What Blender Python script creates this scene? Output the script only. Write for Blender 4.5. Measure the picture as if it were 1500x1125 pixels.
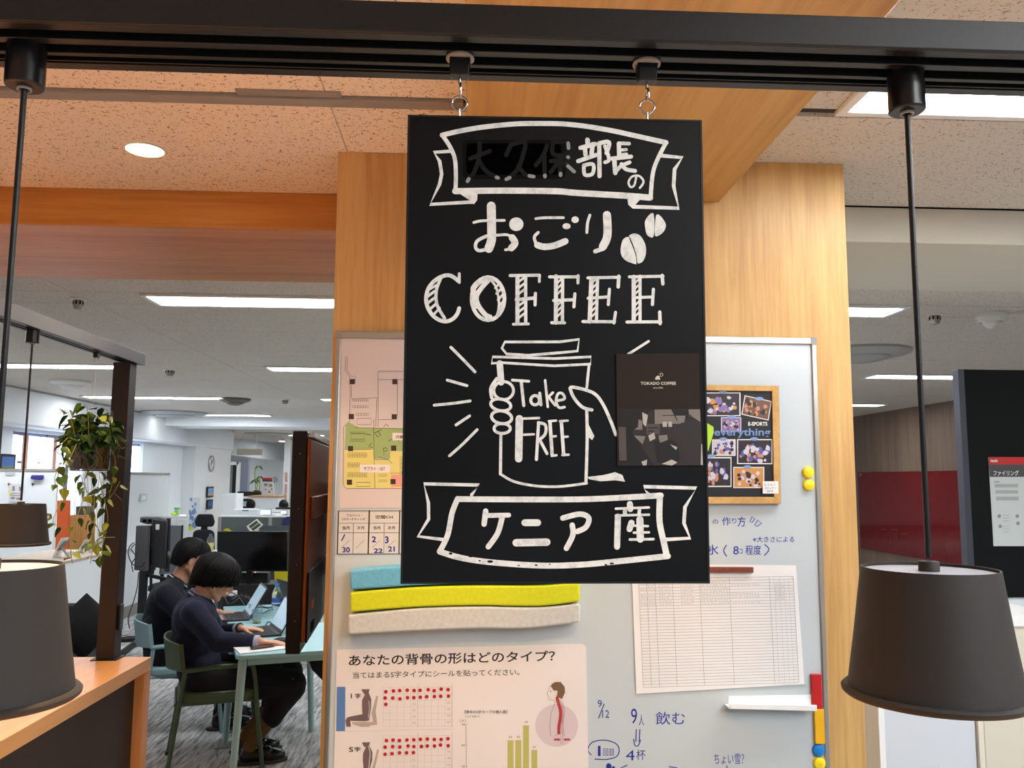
import bpy, math, random, colorsys
from mathutils import Vector, Matrix, Euler
random.seed(7)
PI = math.pi
COL = bpy.context.scene.collection
for o in list(bpy.data.objects): bpy.data.objects.remove(o)
def lin(c):
    c = c/255.0
    return c/12.92 if c <= 0.04045 else ((c+0.055)/1.055)**2.4
def rgb(*c): return (lin(c[0]), lin(c[1]), lin(c[2]), 1.0)

# ------------------------------------------------------------------ camera
CAMZ = 1.55; FPX = 1237.0
cam_d = bpy.data.cameras.new('camera'); cam = bpy.data.objects.new('camera', cam_d); COL.objects.link(cam)
cam_d.sensor_width = 36.0; cam_d.lens = FPX/1500*36.0; cam_d.clip_start = 0.02; cam_d.clip_end = 200
YAW, PITCH, ROLL = math.radians(-2.76), math.radians(6.41), math.radians(0.36)
CR = Matrix.Rotation(YAW, 3, 'Z') @ Matrix.Rotation(PI/2+PITCH, 3, 'X') @ Matrix.Rotation(ROLL, 3, 'Z')
CAM = Vector((0, 0, CAMZ))
cam.matrix_world = Matrix.Translation(CAM) @ CR.to_4x4()
bpy.context.scene.camera = cam

# ------------------------------------------------------------------ world, exposure, large lights
sc = bpy.context.scene
sc.view_settings.view_transform = 'Standard'; sc.view_settings.look = 'None'
sc.view_settings.gamma = 1.0; sc.view_settings.exposure = 0.76; sc.view_settings.use_curve_mapping = False
w = bpy.data.worlds.new('world'); sc.world = w; w.use_nodes = True
w.node_tree.nodes['Background'].inputs[0].default_value = (0.86, 0.90, 1.0, 1)
w.node_tree.nodes['Background'].inputs[1].default_value = 0.25
TUBE = 14.5            # brightness of the ceiling light diffusers
def spot(name, loc, target, power, size, color, blend=0.6, rad=0.04):
    l = bpy.data.lights.new(name, 'SPOT'); l.energy = power; l.spot_size = math.radians(size); l.spot_blend = blend
    l.color = color; l.shadow_soft_size = rad
    o = bpy.data.objects.new(name, l); COL.objects.link(o); o.location = loc
    o.rotation_euler = (Vector(target)-Vector(loc)).to_track_quat('-Z', 'Y').to_euler(); return o
def area(name, loc, target, power, sx, sy, color):
    l = bpy.data.lights.new(name, 'AREA'); l.energy = power; l.shape = 'RECTANGLE'; l.size = sx; l.size_y = sy; l.color = color
    o = bpy.data.objects.new(name, l); COL.objects.link(o); o.location = loc
    o.rotation_euler = (Vector(target)-Vector(loc)).to_track_quat('-Z', 'Y').to_euler(); return o
WARM = (1.0, 0.64, 0.34)
# warm downlights: the seen one, unseen ones added to warm the ceiling, whiteboard ones (their fixtures are built with the ceiling): x, y, z, target, watts, cone
DOWN = [(-1.012, 2.554, 2.54, (-1.10, 2.50, 0), 30, 100), (-1.00, 1.15, 2.54, (-1.0, 0.95, 0.9), 105, 95), (-1.80, 1.15, 2.54, (-1.7, 1.1, 0.9), 85, 100),
        (-1.80, 2.10, 2.54, (-1.7, 2.0, 0.9), 75, 100), (-0.45, 1.15, 2.54, (-0.45, 0.9, 0.9), 85, 80), (-0.42, 1.62, 2.54, (-0.30, 2.53, 1.12), 34, 40), (0.50, 1.10, 2.405, (0.20, 2.53, 0.98), 46, 46)]
for i, (x, y, z, tg, en, cone) in enumerate(DOWN): spot('downlight_beam', (x, y, z), tg, en, cone, WARM, 0.7, 0.045)

# ------------------------------------------------------------------ pixel helpers (1500 x 1125 frame -> real places)
def ray(px, py): return CR @ Vector(((px-750)/FPX, -(py-562.5)/FPX, -1.0))
def PY(px, py, Y): d = ray(px, py); return CAM + d*(Y/d.y)
def PX(px, py, X): d = ray(px, py); return CAM + d*(X/d.x)
def PZ(px, py, z): d = ray(px, py); return CAM + d*((z-CAMZ)/d.z)
HEAD = Vector((math.sin(-YAW), math.cos(-YAW), 0))
def PD(px, py, d): r = ray(px, py); return CAM + r*(d/r.dot(HEAD))
def PP(px, py, o, n): d = ray(px, py); return CAM + d*((Vector(o)-CAM).dot(n)/d.dot(n))

# ------------------------------------------------------------------ materials
MATS = {}
def mat(name, col, rough=0.5, metal=0.0, spec=0.5, coat=0.0, emit=None, trans=0.0, ior=1.45, alpha=None):
    if name in MATS: return MATS[name]
    m = bpy.data.materials.new(name); m.use_nodes = True; MATS[name] = m
    b = m.node_tree.nodes['Principled BSDF']
    b.inputs['Base Color'].default_value = rgb(*col); b.inputs['Roughness'].default_value = rough
    b.inputs['Metallic'].default_value = metal; b.inputs['Specular IOR Level'].default_value = spec
    b.inputs['Coat Weight'].default_value = coat; b.inputs['IOR'].default_value = ior
    b.inputs['Transmission Weight'].default_value = trans
    if emit is not None:
        b.inputs['Emission Color'].default_value = rgb(*emit[0]); b.inputs['Emission Strength'].default_value = emit[1]
    return m
class NT:
    def __init__(s, m): s.t = m.node_tree; s.b = s.t.nodes['Principled BSDF']
    def n(s, typ, **kw):
        x = s.t.nodes.new(typ)
        for k, v in kw.items(): setattr(x, k, v)
        return x
    def l(s, a, b): s.t.links.new(a, b)
    def val(s, x, k, v): x.inputs[k].default_value = v
    def coords(s, scale=(1, 1, 1), rot=(0, 0, 0), kind='pos'):
        mp = s.n('ShaderNodeMapping'); mp.inputs['Scale'].default_value = scale; mp.inputs['Rotation'].default_value = rot
        if kind == 'pos':
            g = s.n('ShaderNodeNewGeometry'); s.l(g.outputs['Position'], mp.inputs[0])
        else:
            g = s.n('ShaderNodeTexCoord'); s.l(g.outputs['Object'], mp.inputs[0])
        return mp.outputs[0]
    def noise(s, vec, scale, detail=3, rough=0.5, dist=0.0):
        x = s.n('ShaderNodeTexNoise'); s.l(vec, x.inputs['Vector']); x.inputs['Scale'].default_value = scale
        x.inputs['Detail'].default_value = detail; x.inputs['Roughness'].default_value = rough; x.inputs['Distortion'].default_value = dist
        return x.outputs[0]
    def ramp(s, fac, stops):
        r = s.n('ShaderNodeValToRGB'); s.l(fac, r.inputs[0]); e = r.color_ramp.elements
        while len(e) < len(stops): e.new(0.5)
        for i, (p, c) in enumerate(stops): e[i].position = p; e[i].color = rgb(*c) if len(c) == 3 and max(c) > 1 else (*c[:3], 1)
        return r.outputs[0]
    def math(s, op, a, b=None):
        x = s.n('ShaderNodeMath', operation=op)
        for i, v in enumerate((a, b)):
            if v is None: continue
            if isinstance(v, (int, float)): x.inputs[i].default_value = v
            else: s.l(v, x.inputs[i])
        return x.outputs[0]
    def bump(s, h, strength, dist=0.002):
        x = s.n('ShaderNodeBump'); s.l(h, x.inputs['Height']); x.inputs['Strength'].default_value = strength; x.inputs['Distance'].default_value = dist
        s.l(x.outputs[0], s.b.inputs['Normal'])
def wood(name, c1, c2, stretch, rough=0.45, seed=0.0, streak=60):
    m = mat(name, c1, rough); t = NT(m)
    v = t.coords(scale=stretch)
    a = t.noise(v, streak, 5, 0.6, 0.3); b = t.noise(v, streak*0.16, 3, 0.5, 0.4)
    f = t.math('ADD', t.math('MULTIPLY', a, 0.55), t.math('MULTIPLY', b, 0.55))
    t.l(t.ramp(f, [(0.36, c2), (0.66, c1)]), t.b.inputs['Base Color'])
    t.bump(a, 0.12, 0.0006)
    return m
def noisy(name, c1, c2, scale, rough=0.8, bump=0.2, bscale=None, metal=0.0, dist=0.002, stops=(0.35, 0.65)):
    m = mat(name, c1, rough, metal); t = NT(m); v = t.coords()
    a = t.noise(v, scale, 4, 0.6); t.l(t.ramp(a, [(stops[0], c2), (stops[1], c1)]), t.b.inputs['Base Color'])
    if bump: t.bump(t.noise(v, bscale or scale*3, 3), bump, dist)
    return m

# ------------------------------------------------------------------ mesh helpers
WM = {}
def world_of(o):
    M_ = Matrix.Identity(4)
    chain = []
    while o is not None: chain.append(o); o = o.parent
    for q in reversed(chain):
        M_ = M_ @ (Matrix.Translation(q.location) @ q.rotation_euler.to_matrix().to_4x4())
    return M_
def thing(name, label, cat, loc=(0, 0, 0), rotz=0.0, group=None):
    o = bpy.data.objects.new(name, None); COL.objects.link(o); o.empty_display_size = 0.05
    o.location = loc; o.rotation_euler = (0, 0, rotz); o['label'] = label; o['category'] = cat
    if group: o['group'] = group
    return o
def tag(o, label, cat, group=None):
    o['label'] = label; o['category'] = cat
    if group: o['group'] = group
    return o
class M:
    def __init__(s): s.v = []; s.f = []
    def add(s, vs, fs):
        n = len(s.v); s.v += [Vector(x) for x in vs]; s.f += [tuple(i+n for i in f) for f in fs]; return s
    def obox(s, c, a, b, d):
        c, a, b, d = Vector(c), Vector(a), Vector(b), Vector(d)
        vs = [c+a*i+b*j+d*k for i in (-1, 1) for j in (-1, 1) for k in (-1, 1)]
        fs = [(0, 1, 3, 2), (4, 6, 7, 5), (0, 4, 5, 1), (2, 3, 7, 6), (0, 2, 6, 4), (1, 5, 7, 3)]
        if a.cross(b).dot(d) < 0: fs = [tuple(reversed(f)) for f in fs]
        return s.add(vs, fs)
    def box(s, x0, x1, y0, y1, z0, z1):
        return s.obox(((x0+x1)/2, (y0+y1)/2, (z0+z1)/2), ((x1-x0)/2, 0, 0), (0, (y1-y0)/2, 0), (0, 0, (z1-z0)/2))
    def prism(s, pts, off):
        n = len(pts); off = Vector(off); vs = [Vector(p) for p in pts]+[Vector(p)+off for p in pts]
        fs = [tuple(range(n)), tuple(range(2*n-1, n-1, -1))]+[(i, i+n, (i+1) % n+n, (i+1) % n) for i in range(n)]
        nn = Vector((0, 0, 0))
        for i in range(n): nn += vs[i].cross(vs[(i+1) % n])
        if nn.dot(off) > 0: fs = [tuple(reversed(f)) for f in fs]
        return s.add(vs, fs)
    def tube(s, pts, r, n=8, cap=True, closed=False):
        pts = [Vector(p) for p in pts]; k = len(pts); rs = r if isinstance(r, (list, tuple)) else [r]*k
        up = None; base = len(s.v); vs = []; fs = []
        for i, p in enumerate(pts):
            if closed: t = (pts[(i+1) % k]-pts[i-1])
            else: t = pts[min(i+1, k-1)]-pts[max(i-1, 0)]
            t = t.normalized() if t.length > 1e-9 else Vector((0, 0, 1))
            if up is None:
                up = Vector((0, 0, 1)) if abs(t.z) < 0.9 else Vector((1, 0, 0))
            a = (up - t*up.dot(t)).normalized(); b = t.cross(a); up = a
            for j in range(n):
                q = 2*PI*j/n; vs.append(p+(a*math.cos(q)+b*math.sin(q))*rs[i])
        for i in range(k if closed else k-1):
            for j in range(n):
                i2 = (i+1) % k; fs.append((i*n+j, i*n+(j+1) % n, i2*n+(j+1) % n, i2*n+j))
        if cap and not closed: fs += [tuple(range(n-1, -1, -1)), tuple(range((k-1)*n, k*n))]
        return s.add(vs, fs)
    def lathe(s, prof, c=(0, 0, 0), n=32, axis='z', capb=False, capt=False):
        c = Vector(c); vs = []; fs = []; k = len(prof)
        for r, h in prof:
            for j in range(n):
                q = 2*PI*j/n; x, y = r*math.cos(q), r*math.sin(q)
                vs.append(c+(Vector((x, y, h)) if axis == 'z' else Vector((x, -h, y)) if axis == 'y' else Vector((h, x, y))))
        for i in range(k-1):
            for j in range(n): fs.append((i*n+j, i*n+(j+1) % n, (i+1)*n+(j+1) % n, (i+1)*n+j))
        if capb: fs.append(tuple(range(n-1, -1, -1)))
        if capt: fs.append(tuple(range((k-1)*n, k*n)))
        return s.add(vs, fs)
    def ball(s, c, r, n=12, m=8, rot=None):
        r = Vector(r) if not isinstance(r, (int, float)) else Vector((r, r, r)); c = Vector(c); vs = []; fs = []
        for i in range(m+1):
            t = PI*i/m
            for j in range(n):
                q = 2*PI*j/n; p = Vector((r.x*math.sin(t)*math.cos(q), r.y*math.sin(t)*math.sin(q), r.z*math.cos(t)))
                vs.append(c+(rot @ p if rot else p))
        for i in range(m):
            for j in range(n): fs.append((i*n+j, (i+1)*n+j, (i+1)*n+(j+1) % n, i*n+(j+1) % n))
        return s.add(vs, fs)
    def caps(s, a, b, ra, rb=None, n=12):
        rb = ra if rb is None else rb; a, b = Vector(a), Vector(b)
        s.ball(a, ra, n, 8); s.ball(b, rb, n, 8)
        if (a-b).length > 1e-6: s.tube([a, b], [ra, rb], n)
        return s
    def quadprint(s, pts): return s.add(pts, [tuple(range(len(pts)))])
    def build(s, name, m, parent=None, bevel=0.0, local=False, smooth=True, sub=0, kind=None, segs=2, angle=38):
        me = bpy.data.meshes.new(name)
        vs = s.v
        if parent is not None and not local:
            inv = world_of(parent).inverted(); vs = [inv @ v for v in vs]
        me.from_pydata([tuple(v) for v in vs], [], s.f); me.validate(); me.update()
        if m: me.materials.append(MATS[m] if isinstance(m, str) else m)
        o = bpy.data.objects.new(name, me); COL.objects.link(o)
        if parent is not None: o.parent = parent
        if smooth:
            me.shade_smooth(); me.set_sharp_from_angle(angle=math.radians(angle))
        if bevel:
            b = o.modifiers.new('bevel', 'BEVEL'); b.width = bevel; b.segments = segs; b.limit_method = 'ANGLE'; b.angle_limit = math.radians(40)
        if sub:
            q = o.modifiers.new('sub', 'SUBSURF'); q.levels = sub; q.render_levels = sub
        if kind: o['kind'] = kind
        return o
def struct(name, m_, mat_, **k): o = m_.build(name, mat_, **k); o['kind'] = 'structure'; return o
def dup(root, loc, rotz, label=None, group=None, name=None):
    def cp(o, par):
        c = o.copy(); COL.objects.link(c)
        if par is not None: c.parent = par
        for ch in list(o.children): cp(ch, c)
        return c
    r = cp(root, None); r.location = loc; r.rotation_euler = (0, 0, rotz)
    if label: r['label'] = label
    if group: r['group'] = group
    return r
def catmull(p, n=6, closed=False):
    p = [Vector(q) for q in p]; k = len(p)
    if k < 3: return p
    out = []
    rng = range(k) if closed else range(k-1)
    for i in rng:
        if closed: a, b, c, d = p[i-1], p[i], p[(i+1) % k], p[(i+2) % k]
        else: a, b, c, d = p[max(i-1, 0)], p[i], p[i+1], p[min(i+2, k-1)]
        for j in range(n):
            t = j/n
            out.append(0.5*((2*b)+(c-a)*t+(2*a-5*b+4*c-d)*t*t+(3*b-a-3*c+d)*t**3))
    if not closed: out.append(p[-1])
    return out
# ---- lettering
_tc = {}
def text_geo(s, bold=0.0):
    key = (s, bold)
    if key in _tc: return _tc[key]
    cu = bpy.data.curves.new('t', 'FONT'); cu.body = s; cu.offset = bold; cu.resolution_u = 3; cu.fill_mode = 'FRONT'
    ob = bpy.data.objects.new('t', cu); COL.objects.link(ob)
    dg = bpy.context.evaluated_depsgraph_get(); me = bpy.data.meshes.new_from_object(ob.evaluated_get(dg))
    vs = [v.co.copy() for v in me.vertices]; fs = [tuple(p.vertices) for p in me.polygons]
    bpy.data.objects.remove(ob); bpy.data.curves.remove(cu); bpy.data.meshes.remove(me)
    if vs:
        x0 = min(v.x for v in vs); x1 = max(v.x for v in vs); y0 = min(v.y for v in vs); y1 = max(v.y for v in vs)
        vs = [((v.x-x0)/max(x1-x0, 1e-6), (v.y-y0)/max(y1-y0, 1e-6)) for v in vs]
    _tc[key] = (vs, fs); return vs, fs
def put_text(m_, s, quad, mp, bold=0.0):
    """quad: 4 px corners tl,tr,br,bl (or x0,y0,x1,y1); mp maps a px point to a place on the surface"""
    if len(quad) == 4 and isinstance(quad[0], (int, float)):
        x0, y0, x1, y1 = quad; quad = [(x0, y0), (x1, y0), (x1, y1), (x0, y1)]
    tl, tr, br, bl = quad; vs, fs = text_geo(s, bold); out = []
    for u, v in vs:
        x = (bl[0]*(1-u)+br[0]*u)*(1-v)+(tl[0]*(1-u)+tr[0]*u)*v
        y = (bl[1]*(1-u)+br[1]*u)*(1-v)+(tl[1]*(1-u)+tr[1]*u)*v
        out.append(mp(x, y))
    m_.add(out, fs)
_lift = [0]
def put_line(m_, pts, wd, mp, smooth=True, closed=False, n=5, capn=5):
    """a brush stroke of width wd (px) through px points"""
    p = catmull([(x, y, 0) for x, y in pts], n, closed) if smooth and len(pts) > 2 else [Vector((x, y, 0)) for x, y in pts]
    k = len(p); L = []; Rr = []
    for i in range(k):
        t = (p[(i+1) % k]-p[i-1]) if closed else (p[min(i+1, k-1)]-p[max(i-1, 0)])
        t = t.normalized() if t.length > 1e-9 else Vector((1, 0, 0)); nn = Vector((-t.y, t.x, 0))
        L.append(p[i]+nn*wd/2); Rr.append(p[i]-nn*wd/2)
    vs = [mp(q.x, q.y) for q in L]+[mp(q.x, q.y) for q in Rr]
    fs = [(i, (i+1) % k, (i+1) % k+k, i+k) for i in range(k if closed else k-1)]
    if not closed and capn:
        for e, sgn in ((0, -1), (k-1, 1)):
            t = (p[1]-p[0]) if e == 0 else (p[-1]-p[-2]); t = t.normalized() if t.length > 0 else Vector((1, 0, 0)); nn = Vector((-t.y, t.x, 0))
            b = len(vs); ring = []
            for j in range(1, capn):
                q = PI*j/capn; ring.append(p[e]+nn*math.cos(q)*wd/2+t*sgn*math.sin(q)*wd/2)
            vs += [mp(q.x, q.y) for q in ring]
            fs.append(tuple([e]+list(range(b, b+len(ring)))+[e+k]))
    m_.add(vs, fs)
def put_poly(m_, pts, mp): m_.add([mp(x, y) for x, y in pts], [tuple(range(len(pts)))])
def put_ell(m_, cx, cy, rx, ry, mp, n=20): put_poly(m_, [(cx+rx*math.cos(2*PI*i/n), cy+ry*math.sin(2*PI*i/n)) for i in range(n)], mp)
def put_rect(m_, x0, y0, x1, y1, mp): put_poly(m_, [(x0, y0), (x1, y0), (x1, y1), (x0, y1)], mp)
def on_y(Y, lift): return lambda x, y: PY(x, y, Y)+Vector((0, -lift, 0))
# ================================================================== materials used in many places
CEIL = 2.55; SOF = 2.416; COLY = 2.532
for nm_, c1_, c2_ in (('ceiling_board_warmlit', (244, 232, 214), (150, 112, 80)), ('ceiling_board', (214, 208, 198), (150, 136, 120))):  # lighter, warmer copy has the warm bounce light put into its colour
    m = mat(nm_, c1_, 0.95, spec=0.1); t = NT(m)
    v = t.coords(); n1 = t.noise(v, 62, 2, 0.5, 0.5); n2 = t.noise(v, 85, 1, 0.5); n3 = t.noise(v, 260, 2)
    ridge = t.math('LESS_THAN', t.math('ABSOLUTE', t.math('SUBTRACT', n1, 0.5)), 0.020)
    fl = t.math('MULTIPLY', ridge, t.math('GREATER_THAN', n2, 0.545))
    pin = t.math('GREATER_THAN', n3, 0.70)
    fm = t.math('MAXIMUM', fl, t.math('MULTIPLY', pin, 0.7))
    mx = t.n('ShaderNodeMixRGB'); t.l(fm, mx.inputs[0]); mx.inputs[1].default_value = rgb(*c1_); mx.inputs[2].default_value = rgb(*c2_)
    t.l(mx.outputs[0], t.b.inputs['Base Color']); t.bump(fm, 0.4, -0.002)
wood('oak_column', (216, 176, 112), (184, 138, 80), (1, 1, 0.05), 0.42)
wood('oak_beam_x', (206, 144, 68), (178, 113, 48), (0.05, 1, 1), 0.42)
wood('oak_beam_y', (206, 166, 102), (176, 132, 74), (1, 0.05, 1), 0.40, streak=40)
wood('oak_counter', (230, 174, 112), (210, 148, 88), (1, 0.06, 1), 0.32, streak=40)
wood('walnut_wall', (128, 108, 92), (96, 80, 68), (1, 1, 0.04), 0.5, streak=30)
mat('white_paint', (238, 244, 248), 0.6); mat('white_trim', (236, 238, 238), 0.45)
mat('grey_trim', (150, 146, 140), 0.5)
m = mat('carpet', (110, 110, 108), 0.95, spec=0.1); t = NT(m)
v = t.coords(scale=(1, 0.10, 1), rot=(0, 0, math.radians(-5))); a = t.noise(v, 46, 4, 0.65, 0.2); b2 = t.noise(t.coords(), 3.0, 2)
oi = t.n('ShaderNodeObjectInfo'); f = t.math('ADD', t.math('MULTIPLY', a, 0.9), t.math('MULTIPLY', oi.outputs['Random'], 0.05))
f = t.math('ADD', f, t.math('MULTIPLY', b2, 0.06))
t.l(t.ramp(f, [(0.36, (112, 113, 114)), (0.50, (172, 173, 174)), (0.64, (208, 209, 210))]), t.b.inputs['Base Color'])
t.bump(t.noise(t.coords(), 420, 2), 0.5, 0.002)
mat('joint_dark', (60, 56, 52), 0.9); mat('tube_light', (255, 255, 255), 0.5, emit=((250, 253, 255), TUBE))
mat('warm_bulb', (255, 240, 210), 0.5, emit=((255, 226, 160), 9.0))
noisy('black_metal', (20, 21, 22), (12, 13, 14), 300, 0.5, 0.25, 900, dist=0.0004)
mat('black_track', (18, 18, 18), 0.35); mat('groove_black', (4, 4, 4), 0.9, spec=0.1)
mat('black_plastic', (16, 16, 17), 0.28); mat('chrome', (196, 192, 186), 0.22, 1.0); mat('brushed_alu', (176, 176, 170), 0.35, 0.9)

# ================================================================== setting
fl_ = M().box(-14, 8, -2.5, 31, -0.06, -0.006); floor = struct('floor', fl_, 'joint_dark')
tm = M().box(-0.2495, 0.2495, -0.2495, 0.2495, -0.006, 0.0)
tile0 = None
for i in range(-9, 1):
    for j in range(7, 24):
        x, y = i*0.5+0.2, j*0.5+0.1
        if x < -1.2*y*0.50-1.0 or x > 0.3: continue
        if tile0 is None: tile0 = tm.build('carpet_tile', 'carpet', floor, local=True); tile0.location = (x, y, 0)
        else: c = tile0.copy(); COL.objects.link(c); c.location = (x, y, 0)
for i in range(3, 9):
    for j in range(5, 12):
        c = tile0.copy(); COL.objects.link(c); c.location = (i*0.5+0.2, j*0.5+0.1, 0)
rest = M()
for (x0, x1, y0, y1) in ((-14, -4.55, -2.5, 31), (-4.55, 0.45, -2.5, 3.35), (-4.55, 0.45, 11.85, 31), (0.45, 1.45, -2.5, 31), (1.45, 4.45, -2.5, 2.35), (1.45, 4.45, 5.85, 31), (4.45, 8, -2.5, 31)):
    rest.box(x0, x1, y0, y1, -0.006, -0.0005)
rest.build('carpet', 'carpet', floor, local=True, kind='stuff')

ceiling = struct('ceiling', M().box(-14, 8, -2.5, 40, CEIL+0.012, CEIL+0.10), 'joint_dark')
rows = [(-2.5, -0.9), (-0.9, 1.02), (1.02, 1.87), (1.87, 2.146), (2.19, 2.93), (3.74, 4.63)]
Y = 4.63
while Y < 14.2:
    rows += [(Y, Y+0.32), (Y+0.32, Y+1.22), (Y+1.22, Y+2.12), (Y+2.12, Y+3.02)]; Y += 3.02
rows += [(14.4, 17.6), (17.6, 20.6), (20.6, 23.6), (23.6, 27), (27, 31), (31, 40)]
for (y0, y1) in rows:
    far = y0 > 10
    xs = [-0.39+k*(3.6 if far else 1.8) for k in range(-3 if far else -6, 4 if far else 6)]
    if y1 < 3: xs = [-7.59, -5.79, -3.99, -2.19, -0.39, 0.40, 2.2, 4.0, 5.8, 7.6]
    for k in range(len(xs)-1):
        if xs[k] > 7.5: continue
        g = 0.0012; o = M().box(xs[k]+g, xs[k+1]-g, y0+0.003, y1-0.003, CEIL, CEIL+0.012).build('ceiling_panel', 'ceiling_board_warmlit' if y1 < 3 and xs[k] < 0.39 else 'ceiling_board', ceiling, local=True)
struct('trim_1', M().box(-6, -0.03, 2.148, 2.192, CEIL-0.012, CEIL+0.01), 'grey_trim', bevel=0.002)
M().box(-0.62, -0.35, 2.118, 2.147, CEIL-0.006, CEIL+0.01).build('rail_lip', 'grey_trim', bpy.data.objects['trim_1'])
# hooks rail stays thin; wooden box beam (left), its white run (right) and the box beam overhead
bl = struct('beam_left', M().box(-7, -0.425, 2.926, 3.738, SOF, CEIL), 'oak_beam_x', bevel=0.002)
struct('beam_right', M().box(1.175, 8, 2.944, 3.70, SOF+0.003, CEIL), mat('beam_paint', (216, 213, 200), 0.7), bevel=0.002)
struct('beam_overhead', M().box(-0.02, 0.768, -2.4, COLY, SOF, CEIL), 'oak_beam_y', bevel=0.002)
col = struct('column', M().box(-0.419, 1.171, COLY, 3.75, 0, CEIL), 'oak_column', bevel=0.002)
struct('beam_far', M().box(-8, 8, 14.4, 15.3, 2.40, CEIL), 'white_paint')
# side and back walls
wl = M()
WX = -5.4
def wseg(y0, y1, z0, z1): wl.box(WX-0.15, WX, y0, y1, z0, z1)
wseg(3, 10.25, 0, CEIL); wseg(10.25, 12.1, 0, 0.75); wseg(10.25, 12.1, 2.08, CEIL); wseg(12.1, 13.1, 0, CEIL)
wseg(13.1, 14.25, 0, 0.75); wseg(13.1, 14.25, 2.08, CEIL); wseg(14.25, 18.6, 0, CEIL)
wall_left = struct('wall_left', wl, 'white_paint')
M().box(WX, WX+0.28, 3, 18.6, 2.12, CEIL).build('cornice', 'white_paint', wall_left, bevel=0.03)
M().box(WX, WX+0.22, 16.2, 18.6, 0, 2.12).build('pilaster', 'white_trim', wall_left)
struct('wall_back', M().box(-14, 8, 30, 30.2, 0, CEIL), 'white_paint')
struct('wall_far_left', M().box(-14, -13.8, 18.6, 30, 0, CEIL), 'white_paint')
struct('wall_right', M().box(5.97, 6.15, 3.7, 30, 0, CEIL), 'walnut_wall')
mat('window_glow', (235, 244, 255), 0.6, emit=((214, 230, 255), 1.1)); mat('window_glow2', (225, 226, 240), 0.6, emit=((205, 208, 228), 0.8))
mat('brick_blind', (150, 110, 96), 0.8, emit=((170, 130, 116), 0.35)); mat('mullion', (120, 122, 140), 0.5)
for wi, (y0, y1) in enumerate(((10.25, 12.1), (13.1, 14.25))):
    win = struct('window_%d' % (wi+1), M().box(WX-0.13, WX-0.12, y0, y1, 0.75, 2.08), 'window_glow')
    fr = M(); fr.box(WX-0.11, WX-0.06, y0, y0+0.04, 0.75, 2.08); fr.box(WX-0.11, WX-0.06, y1-0.04, y1, 0.75, 2.08)
    fr.box(WX-0.11, WX-0.06, y0, y1, 2.04, 2.08); fr.box(WX-0.11, WX-0.06, y0, y1, 0.75, 0.79); fr.box(WX-0.11, WX-0.06, y0, y1, 1.70, 1.73)
    fr.box(WX-0.11, WX-0.06, (y0+y1)/2-0.02, (y0+y1)/2+0.02, 0.75, 2.08)
    fr.build('window_frame', 'mullion', win)
    yy = y0+0.05; k = 0
    while yy < y1-0.08:                                     # vertical fabric louvres
        wdt = random.uniform(0.05, 0.10)
        if random.random() < 0.72:
            M().box(WX-0.03, WX-0.024, yy, yy+wdt, 0.77, 2.04).build('blind_slat', random.choice(['window_glow2', 'window_glow', 'window_glow2', 'brick_blind', 'mullion' if wi == 0 else 'brick_blind']), win)
        yy += wdt+0.012
# ---------------------------------------------------------------- ceiling lights
def make_light(L=1.70):
    r = thing('ceiling_light', 'x', 'ceiling light', (0, 0, CEIL), 0, 'recessed strip lights in the ceiling')
    f = M(); h = 0.15; e = 0.028
    for (x0, x1, y0, y1) in ((-L/2-e, L/2+e, -h, -h+e), (-L/2-e, L/2+e, h-e, h), (-L/2-e, -L/2, -h+e, h-e), (L/2, L/2+e, -h+e, h-e)): f.box(x0, x1, y0, y1, -0.014, 0.0)
    f.build('frame', 'white_trim', r, local=True, bevel=0.003)
    M().box(-L/2, L/2, -h+e, h-e, -0.008, -0.002).build('diffuser', 'tube_light', r, local=True)
    return r
L0 = make_light()
def lightat(pxl, pyl, pxr, pyr, label, first=False):
    a, b = PZ(pxl, pyl, CEIL), PZ(pxr, pyr, CEIL); return a, b
lights = [  # centre x, y, rotation, label
    (None, 'big bright strip light at the upper right beside the right pendant cord')]
def place_light(x, y, label, sx=1.0):
    global L0
    if L0.get('label') == 'x': o = L0; o.location = (x, y, CEIL)
    else: o = dup(L0, (x, y, CEIL), 0)
    o['label'] = label; return o
def X_(px, py): return PZ(px, py, CEIL).x
HL = 0.88
place_light(X_(1234, 150)+HL, 2.01, 'large bright strip light at the upper right behind the right lamp cord')
place_light(X_(222, 440)+HL, 4.79, 'bright strip light left of the wood column, nearest on the left')
place_light(X_(1312, 457)-HL, 4.79, 'strip light just right of the wood column with its end showing')
place_light(X_(193, 537)-HL, 7.81, 'strip light crossing behind the small black frame')
place_light(X_(389, 538)+HL, 7.81, 'lit strip starting left of the wood column above the floor plan')
place_light(X_(1268, 551)+HL, 7.81, 'strip light ending at the black partition on the right')
place_light(X_(322, 582)-HL+0.06, 10.85, 'strip light crossing behind the black post above the hanging plant')
place_light(X_(468, 584)+HL, 10.85, 'small lit strip end at the column above the brown screen')
place_light(X_(1294, 593)-HL, 10.85, 'far strip light on the right in front of the walnut wall')
place_light(X_(323, 609), 13.8, 'strip light partly behind the large round air diffuser')
place_light(X_(286, 638)-HL, 20.2, 'far strip light just right of the black post past the white beam')
place_light(X_(373, 638)+HL, 20.2, 'far strip light above the tall brown screen')
place_light(X_(290, 647), 23.6, 'far strip light above the wall clock')
place_light(X_(413, 647)+HL, 23.6, 'far strip light meeting the brown screen edge')
place_light(X_(308, 653), 26.9, 'shortest far strip light over the pale pilaster')
place_light(-5.0, 4.79, 'strip light beyond the left edge in the nearest far row')
place_light(5.7, 4.79, 'strip light beyond the right edge in the nearest far row')
place_light(1.1, 7.81, 'strip light of the second row hidden by the wood column')
place_light(1.0, 13.8, 'strip light of the fourth row hidden by the wood column')
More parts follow.
